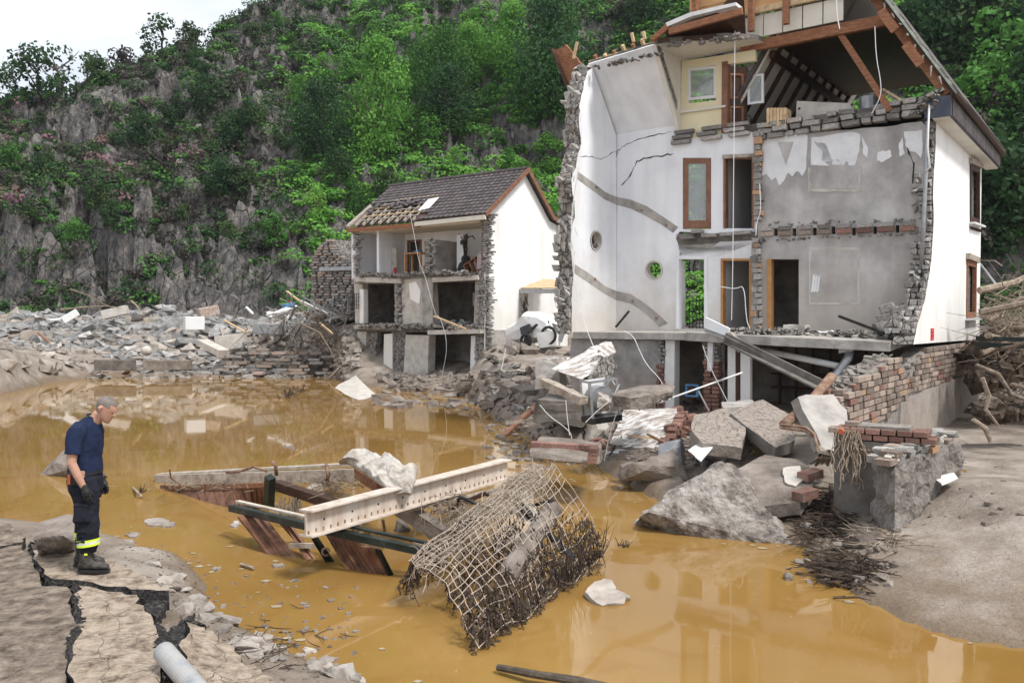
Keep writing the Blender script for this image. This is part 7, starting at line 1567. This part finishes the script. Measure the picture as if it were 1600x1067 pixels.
for k in range(260):
    p = G(mr.gauss(350,50), mr.gauss(758,4), mr.uniform(.05,.4)); d_ = Vector((mr.uniform(-1,1), mr.uniform(-1,1), mr.uniform(-.3,.6))); L_ = mr.uniform(.06,.25); tg.tube([p, p+d_*L_*.5, p+d_*L_], [.006,.005,.002], 3, cap=False)
for k in range(160):
    p = G(mr.gauss(520,22), mr.gauss(752,8), mr.uniform(.3,.55)); d_ = Vector((mr.uniform(-1,1), mr.uniform(-1,1), mr.uniform(-.5,.6))); L_ = mr.uniform(.1,.35); tg.tube([p, p+d_*L_*.5, p+d_*L_], [.006,.005,.002], 3, cap=False)
for k in range(50):
    p = G(mr.uniform(435,470), mr.uniform(772,792), .3); tg.tube([p, p+Vector((mr.uniform(-.05,.05), 0, -.35))], [.01,.006], 4)
stuff(tg.build('tangled_roots', M['branch']))
slab('grey_sheet', 'grey muddy sheet lying in the water right of the wire mesh', 'sheet', [(915,925,.06),(928,908,.12),(955,905,.10),(962,920,.06),(985,934,.03),(962,942,.03),(932,941,.03)], .05, M['slate_m'], 3, .015, 6, seed=301)
b_ = MB(); b_.tube([G(778,1042,.05), G(830,1052,.08), G(900,1064,.06), G(990,1080,.02)], [.03,.035,.03,.02], 8); tag(b_.build('branch', M['bark']), 'dark wet branch floating at the bottom edge below the mesh', 'branch')
b_ = MB(); b_.tube([G(850,1052,.02), G(900,1060,.04), G(960,1072,.02)], [.02,.025,.02], 8); tag(b_.build('branch', M['bark']), 'second thinner dark branch just behind the one at the bottom edge', 'branch')
w = MB()
for cx, cy, n_ in [(975,854,16),(222,770,10),(452,618,14),(468,612,10),(445,621,10),(575,838,8),(262,765,6)]:
    for k in range(n_): p = G(cx+mr.uniform(-8,8), cy+mr.uniform(-2,2), 0); s = G(cx, cy, 0).y/9; w.tube([p, p+Vector((mr.uniform(-.06,.06)*s, mr.uniform(-.05,.05), mr.uniform(.02,.09)*s))], [.006*s, .003*s], 3)
stuff(w.build('water_twigs', M['root']))
for k, (pts, lb) in enumerate([([(208,762,.0),(214,768,.1),(222,776,.03)],'pale forked twig floating right of the man at his waist'),([(376,881,.03),(396,887,.03)],'short floating stick near the hanging boards')]):
    b_ = MB(); b_.tube([G(*p) for p in pts], .02, 6); tag(b_.build('stick', M['branch']), lb, 'stick')
# ------------------------------------------------------------------ the man
O = G(140, 889, .53); O = Vector((O.x, O.y, .535))
pn = thing('person', 'man in navy T-shirt and dark work trousers looking down at the water, black gloves', 'person', O)
def el(cx, cy, z, rx, ry, n=18, tilt=0.0, sq=1.0):
    r_ = []
    for k in range(n):
        a = 2*math.pi*k/n; c, s = math.cos(a), math.sin(a); c = abs(c)**sq*math.copysign(1, c); s = abs(s)**sq*math.copysign(1, s)
        r_.append(O + Vector((cx + rx*c*math.cos(tilt), cy + ry*s, z - rx*c*math.sin(tilt))))
    return r_
def limb(mb, pts, rs, n=12): mb.tube([O+Vector(p) for p in pts], rs, n)
def fuse(o, v, sm=True):
    md = o.modifiers.new('fuse', 'REMESH'); md.mode = 'VOXEL'; md.voxel_size = v; md.use_smooth_shade = True
    if sm: s = o.modifiers.new('smooth', 'SMOOTH'); s.iterations = 3; s.factor = .5
M['skin'] = mat('weathered skin', [(.42,.23,.16), (.50,.29,.21)], 8, .6, .12, bdist=.003); M['hair'] = mat('short grey brown hair', [(.12,.10,.09), (.24,.21,.19)], 60, .9, .5, bdist=.004)
M['shirt'] = mat('navy cotton', [(.009,.016,.045), (.015,.026,.066)], 6, .9, .3, bscale=9, bdist=.02); M['trous'] = mat('dark navy work cloth', [(.008,.009,.016), (.016,.018,.028)], 6, .9, .4, bscale=8, bdist=.03)
M['boot'] = mat('muddy black boot leather', [(.02,.019,.018), (.06,.055,.05), (.20,.17,.14)], 9, .6, .4, bdist=.01, spread=(.35,.75)); M['hi'] = mat('fluorescent yellow tape', [(.62,.80,.04), (.68,.86,.08)], 4, .5, 0); M['silver'] = mat('silver reflective tape', [(.55,.56,.56), (.66,.67,.67)], 4, .35, 0)
ht = R(30); HX = Vector((math.cos(ht), 0, -math.sin(ht))); HZ = Vector((math.sin(ht), 0, math.cos(ht))); HC = O+Vector((.178, 0, 1.585))
prof_ = [(-.118,.058,.022,.020),(-.108,.050,.040,.036),(-.085,.034,.062,.052),(-.055,.020,.078,.062),(-.02,.006,.092,.070),(.02,.000,.099,.075),(.055,-.004,.099,.077),(.085,-.006,.086,.068),(.108,-.008,.062,.050),(.122,-.008,.030,.026)]
def hp(u, c, rx, ry, a, k=1.0):
    x = math.cos(a); bump = 0
    if x > 0:                                                   # features down the front of the face
        w_ = max(0, math.cos(a))**14; w2 = max(0, math.cos(a))**5
        bump = w_*(.026*math.exp(-((u+.018)/.016)**2) + .016*math.exp(-((u-.006)/.016)**2) + .010*math.exp(-((u+.058)/.010)**2) + .012*math.exp(-((u+.102)/.014)**2)) + w2*(.007*math.exp(-((u-.032)/.012)**2) - .006*math.exp(-((u-.010)/.010)**2))
    return HC + HX*(c + (rx*k)*x + bump) + Vector((0, 1, 0))*(ry*k*math.sin(a)) + HZ*u
us = np.linspace(-.118, .124, 30); pi_ = lambda j, u: float(np.interp(u, [p[0] for p in prof_], [p[j] for p in prof_]))
b_ = MB(); b_.loft([[hp(u, pi_(1,u), pi_(2,u), pi_(3,u), 2*math.pi*k/36) for k in range(36)] for u in us])
limb(b_, [(.03,0,1.40),(.065,0,1.47),(.125,0,1.545)], [.075,.062,.060], 14)
b_.loft([el(-.02,0,1.0,.12,.14), el(-.02,0,1.2,.125,.16), el(0,0,1.40,.10,.16), el(.02,0,1.47,.06,.08)])
SHD = [(-.005,-.175,1.40), (-.03,-.235,1.22), (-.035,-.25,1.09), (.02,-.245,.97), (.068,-.225,.85)]
limb(b_, SHD, [.055,.050,.045,.040,.027]); limb(b_, [(p[0]-.035, -p[1]*.9, p[2]) for p in SHD], [.055,.050,.045,.040,.027])
for s in (-1, 1):        # legs inside the cloth, so that the body is one figure
    limb(b_, [(-.02,.09*s,1.0), (.02 if s < 0 else -.07,.10*s,.5), (.02 if s < 0 else -.1,.10*s,.12)], [.09,.06,.045])
    b_.tube([HC+Vector((0,.072*s,0))+HZ*.028-HX*.018, HC+Vector((0,.092*s,0))+HZ*.012-HX*.026, HC+Vector((0,.086*s,0))-HZ*.028-HX*.012], [.014,.019,.010], 8)
body = b_.build('body', M['skin'], pn); fuse(body, .0065)
# hair: close cropped shell over crown and back
hb = MB(); grid = []
for i, u in enumerate(np.linspace(-.045, .127, 16)):
    row = []
    for k in range(27):
        a = math.pi*2*k/26; row.append((hp(u, pi_(1,u), max(pi_(2,u), .02), max(pi_(3,u), .018), a, 1.045 if u < .11 else 1.12), a, u))
    grid.append(row)
for i in range(15):
    for k in range(26):
        a = (grid[i][k][1]+grid[i][k+1][1])/2; u = (grid[i][k][2]+grid[i+1][k][2])/2; fr2 = math.cos(a)
        if (fr2 > .55 and u < .085) or (fr2 > -.05 and u < .045) or (u < -.02 and fr2 > -.45): continue
        hb.add([grid[i][k][0], grid[i][k+1][0], grid[i+1][k+1][0], grid[i+1][k][0]], [(0,1,2,3)])
hb.add([p[0]+HZ*.002 for p in grid[-1][:-1]], [tuple(range(26))])
hb.build('hair', M['hair'], pn, smooth=True)
for s in (-1, 1):
    w = MB(); c = hp(.008, pi_(1,.008), pi_(2,.008), pi_(3,.008), .42*s, 1.0); w.tube([c-HX*.008, c+HX*.002+Vector((0,.002*s,0))], [.010,.006], 8); w.build('eye', M['dark'], pn)
# shirt
sh = MB(); sh.loft([el(-.025,0,.955,.150,.165,sq=.9), el(-.028,0,1.02,.152,.170,sq=.9), el(-.03,0,1.12,.150,.175,sq=.9), el(-.03,0,1.25,.156,.190,sq=.9), el(-.022,0,1.35,.152,.195,sq=.95), el(-.005,0,1.425,.125,.165), el(.020,0,1.475,.085,.10), el(.048,0,1.505,.068,.068)])
for s in (-1, 1):
    o2 = 0 if s < 0 else -.03; sh.tube([O+Vector(p) for p in [(-.012+o2,.12*s,1.41),(-.012+o2,.185*s,1.385),(-.025+o2,.228*s,1.28),(-.03+o2,.243*s,1.175)]], [.085,.088,.080,.074], 14)
so_ = sh.build('shirt', M['shirt'], pn); fuse(so_, .008)
ctx = bpy.data.textures.new('folds', 'CLOUDS'); ctx.noise_scale = .13; ctx.noise_depth = 2
def folds(o, s_): md = o.modifiers.new('folds', 'DISPLACE'); md.texture = ctx; md.strength = s_; md.mid_level = .5
folds(so_, .03)
w = MB(); w.tube([p for p in el(.058,0,1.512,.062,.060,20,R(24))]+[el(.058,0,1.512,.062,.060,20,R(24))[0]], .008, 6); w.build('collar', M['shirt'], pn, smooth=True)
# trousers
tr = MB(); tr.loft([el(-.02,0,.70,.13,.14), el(-.03,0,.80,.155,.175), el(-.028,0,.90,.158,.18), el(-.028,0,.985,.146,.165)])
tr.loft([el(.035,-.105,.19,.070,.075), el(.042,-.105,.26,.092,.085), el(.045,-.105,.36,.100,.09), el(.050,-.105,.50,.098,.09), el(.035,-.10,.64,.108,.10), el(.0,-.09,.80,.135,.11), el(-.02,-.08,.92,.13,.10)])
tr.loft([el(-.105,.10,.21,.065,.075), el(-.105,.10,.28,.082,.08), el(-.10,.10,.38,.088,.085), el(-.085,.10,.52,.092,.09), el(-.065,.10,.66,.105,.10), el(-.04,.09,.80,.125,.11), el(-.03,.08,.92,.12,.10)])
tr.box(O+Vector((.03,-.205,.60)), Vector((.075,0,0)), Vector((0,.02,0)), Vector((0,0,.085)))
for k in range(9):
    z = .30+k*.05; tr.tube([O+Vector((-.05,-.175,z)), O+Vector((.04,-.20+.01*(k%2),z+.02)), O+Vector((.135,-.15,z-.015))], [.006,.014,.006], 6)
to = tr.build('trousers', M['trous'], pn); fuse(to, .008); folds(to, .035)
w = MB(); w.loft([el(-.028,0,.955,.156,.176), el(-.028,0,.985,.154,.173)], cap=False); w.loft([el(-.028,0,.985,.146,.166), el(-.028,0,.955,.148,.168)], cap=False); w.build('belt', M['black'], pn)
w = MB(); w.box(O+Vector((-.03,-.185,.92)), Vector((.055,0,0)), Vector((0,.02,0)), Vector((0,0,.055))); po = w.build('belt_pouch', M['black'], pn, bevel=.01)
w = MB(); w.box(O+Vector((-.085,-.195,.925)), Vector((.015,0,0)), Vector((0,.018,0)), Vector((0,0,.045))); w.build('orange_tag', mat('orange plastic', [(.55,.13,.05),(.6,.17,.07)], 3, .5, 0), po)
for cx, cy, rx, z in [(.044,-.105,.107,.295),(-.104,.10,.094,.325)]:
    for dz, m in [(-.022,'hi'),(0,'silver'),(.022,'hi')]:
        w = MB(); tl = R(-6); w.loft([el(cx,cy,z+dz-.011,rx,rx*.92,tilt=tl), el(cx,cy,z+dz+.011,rx,rx*.92,tilt=tl)], cap=False); w.build('reflective_band', M[m], pn)
# boots
for cx, cy, tx in [(.03,-.105,0),(-.115,.10,.0)]:
    w = MB(); zf = 0
    w.loft([el(cx,cy,.24,.066,.066), el(cx-.005,cy,.16,.062,.060), el(cx+.0,cy,.10,.075,.055)])
    w.loft([[O+Vector((cx+x, cy+yy*math.cos(t), .028+ (zz2*(.5+.5*math.sin(t))))) for t in np.linspace(0, 6.283, 13)[:-1]] for x, yy, zz2 in [(-.085,.025,.06),(-.065,.042,.10),(-.02,.046,.12),(.04,.046,.115),(.10,.052,.085),(.16,.050,.065),(.20,.036,.05),(.215,.015,.03)]])
    bo2 = w.build('boot', M['boot'], pn); fuse(bo2, .007)
    w = MB(); sole = [(-.092,.0),(-.08,.035),(-.02,.042),(.05,.045),(.12,.058),(.18,.05),(.218,.02),(.218,-.02),(.18,-.05),(.12,-.058),(.05,-.045),(-.02,-.042),(-.08,-.035)]
    w.prism([O+Vector((cx+x, cy+y, 0)) for x, y in sole], Z*.028); w.build('sole', M['black'], bo2)
    w = MB()
    for k in range(6): w.tube([O+Vector((cx+.035+.012*(5-k), cy-.03, .10+k*.022)), O+Vector((cx+.055+.012*(5-k), cy, .11+k*.022)), O+Vector((cx+.035+.012*(5-k), cy+.03, .10+k*.022))], .004, 4)
    w.build('laces', M['black'], bo2)
w = MB(); w.box(O+Vector((.05,-.17,.19)), Vector((.014,0,0)), Vector((0,.006,0)), Vector((0,0,.010))); w.build('yellow_badge', M['hi'], pn)
# gloves with separate, slightly curled fingers
for s in (-1, 1):
    gx = .072 if s < 0 else .035; c0 = Vector((gx, (.222 if s < 0 else .2)*s, .86)); w = MB()
    w.tube([O+c0+Vector((-.006,0,.02)), O+c0+Vector((.004,0,-.02)), O+c0+Vector((.018,0,-.055)), O+c0+Vector((.026,0,-.09))], [.034,.036,.042,.036], 12)
    for k, (dx, L_) in enumerate([(.034,.070),(.012,.080),(-.010,.075),(-.030,.058)]):
        p = c0+Vector((.022+dx, .006*s, -.085)); q_ = p+Vector((.006,-.004*s,-L_*.5)); r2 = q_+Vector((-.004,-.018*s,-L_*.42)); w.tube([O+p, O+q_, O+r2], [.0115,.0105,.008], 8)
    p = c0+Vector((.045,-.012*s,-.045)); w.tube([O+c0+Vector((.02,-.008*s,-.03)), O+p, O+p+Vector((.022,-.012*s,-.035)), O+p+Vector((.022,-.018*s,-.062))], [.018,.015,.012,.009], 8)
    go = w.build('glove', M['black'], pn); fuse(go, .0042)
# ------------------------------------------------------------------ loose cables
def cable(pts, lb, r_=.010, m='cable', fn=None, b=-.5):
    P = [Vector(p) if len(p) == 3 and fn is None else fn(*p) for p in pts]
    for k in range(2):
        Q = [P[0]]
        for i in range(len(P)-1): Q += [P[i].lerp(P[i+1], .25), P[i].lerp(P[i+1], .75)]
        P = Q+[P[-1]]
    b_ = MB(); b_.tube(P, r_, 5); tag(b_.build('cable', M[m]), lb, 'cable')
fb6 = lambda x, y: BH.f(x, y, -.7)
cable([(1149,-40),(1148,100),(1146,300),(1145,420),(1143,500)], 'thin white cable hanging straight down in front of the open doors of the tall house', .011, fn=fb6)
cable([(904,262),(893,330),(892,400),(905,480),(922,530),(936,560),(958,598),(966,606)], 'white cable drooping along the torn left edge of the tall house', .012, fn=lambda x, y: BH.f(x, y, -3.0))
cable([(975,517),(990,525),(998,545),(1010,570),(1030,590),(1036,602)], 'white cable curling down the grey cellar wall', .012, fn=lambda x, y: BH.f(x, y, -2.45))
cable([(1187,288),(1189,330),(1183,345),(1181,368)], 'short white cable dangling beside the middle stone column', .011, fn=fb6)
cable([(1367,42),(1369,90),(1376,125),(1377,150),(1362,178)], 'grey wire dangling from the torn right roof slope', .010, fn=fb6)
cable([(1307,-30),(1307,20),(1312,46)], 'short white wire hanging at the collar beam', .014, fn=fb6)
cable([(1126,448),(1150,440+12),(1163,445),(1166,500),(1172,514)], 'loose cable strung across the lower orange doorway', .011, fn=fb6)
cable([(641,336),(648,372),(655,412),(664,430),(672,462),(681,492)], 'white cable hanging down the front of the smaller house', .009, fn=lambda x, y: SH.f(x, y, -.9))
cable([(682,492),(690,500),(700,540),(690,590)], 'pale cable trailing from the middle floor of the smaller house', .009, fn=lambda x, y: SH.f(x, y, -.9))
cable([(790,545),(785,570),(778,600),(765,630)], 'thin pale cable trailing down the bank below the white gable', .02, fn=lambda x, y: at(x, y, 30))
for k, (pts, lb) in enumerate([([(843,632),(858,650),(880,665),(895,680),(890,700)],'white string looping over the brown rock by the water'),([(884,625),(886,650),(890,680)],'white string hanging on the concrete ledge'),([(915,660),(935,640),(955,625),(968,600)],'pale cable across the washing machine'),([(965,640),(955,670),(948,700),(944,720)],'white string beside the white ribbed panel'),([(1098,540),(1110,575),(1128,610),(1143,640)],'thin cable hanging by the red brick pier')]):
    cable(pts, lb, .008, fn=lambda x, y: at(x, y, 16.5 if 'pier' not in lb else 18))

# ------------------------------------------------------------------ thin damp air over the valley
hz_m = bpy.data.materials.new('haze air'); hz_m.use_nodes = True; nn_ = hz_m.node_tree.nodes; nn_.remove(nn_['Principled BSDF'])
pv = nn_.new('ShaderNodeVolumePrincipled'); pv.inputs['Color'].default_value = (.86,.92,1,1); pv.inputs['Density'].default_value = .0002; pv.inputs['Anisotropy'].default_value = .2
hz_m.node_tree.links.new(pv.outputs[0], nn_['Material Output'].inputs['Volume'])
w = MB(); w.box((0, 45, 58), (130, 0, 0), (0, 100, 0), (0, 0, 62)); o = w.build('haze', hz_m); stuff(o)
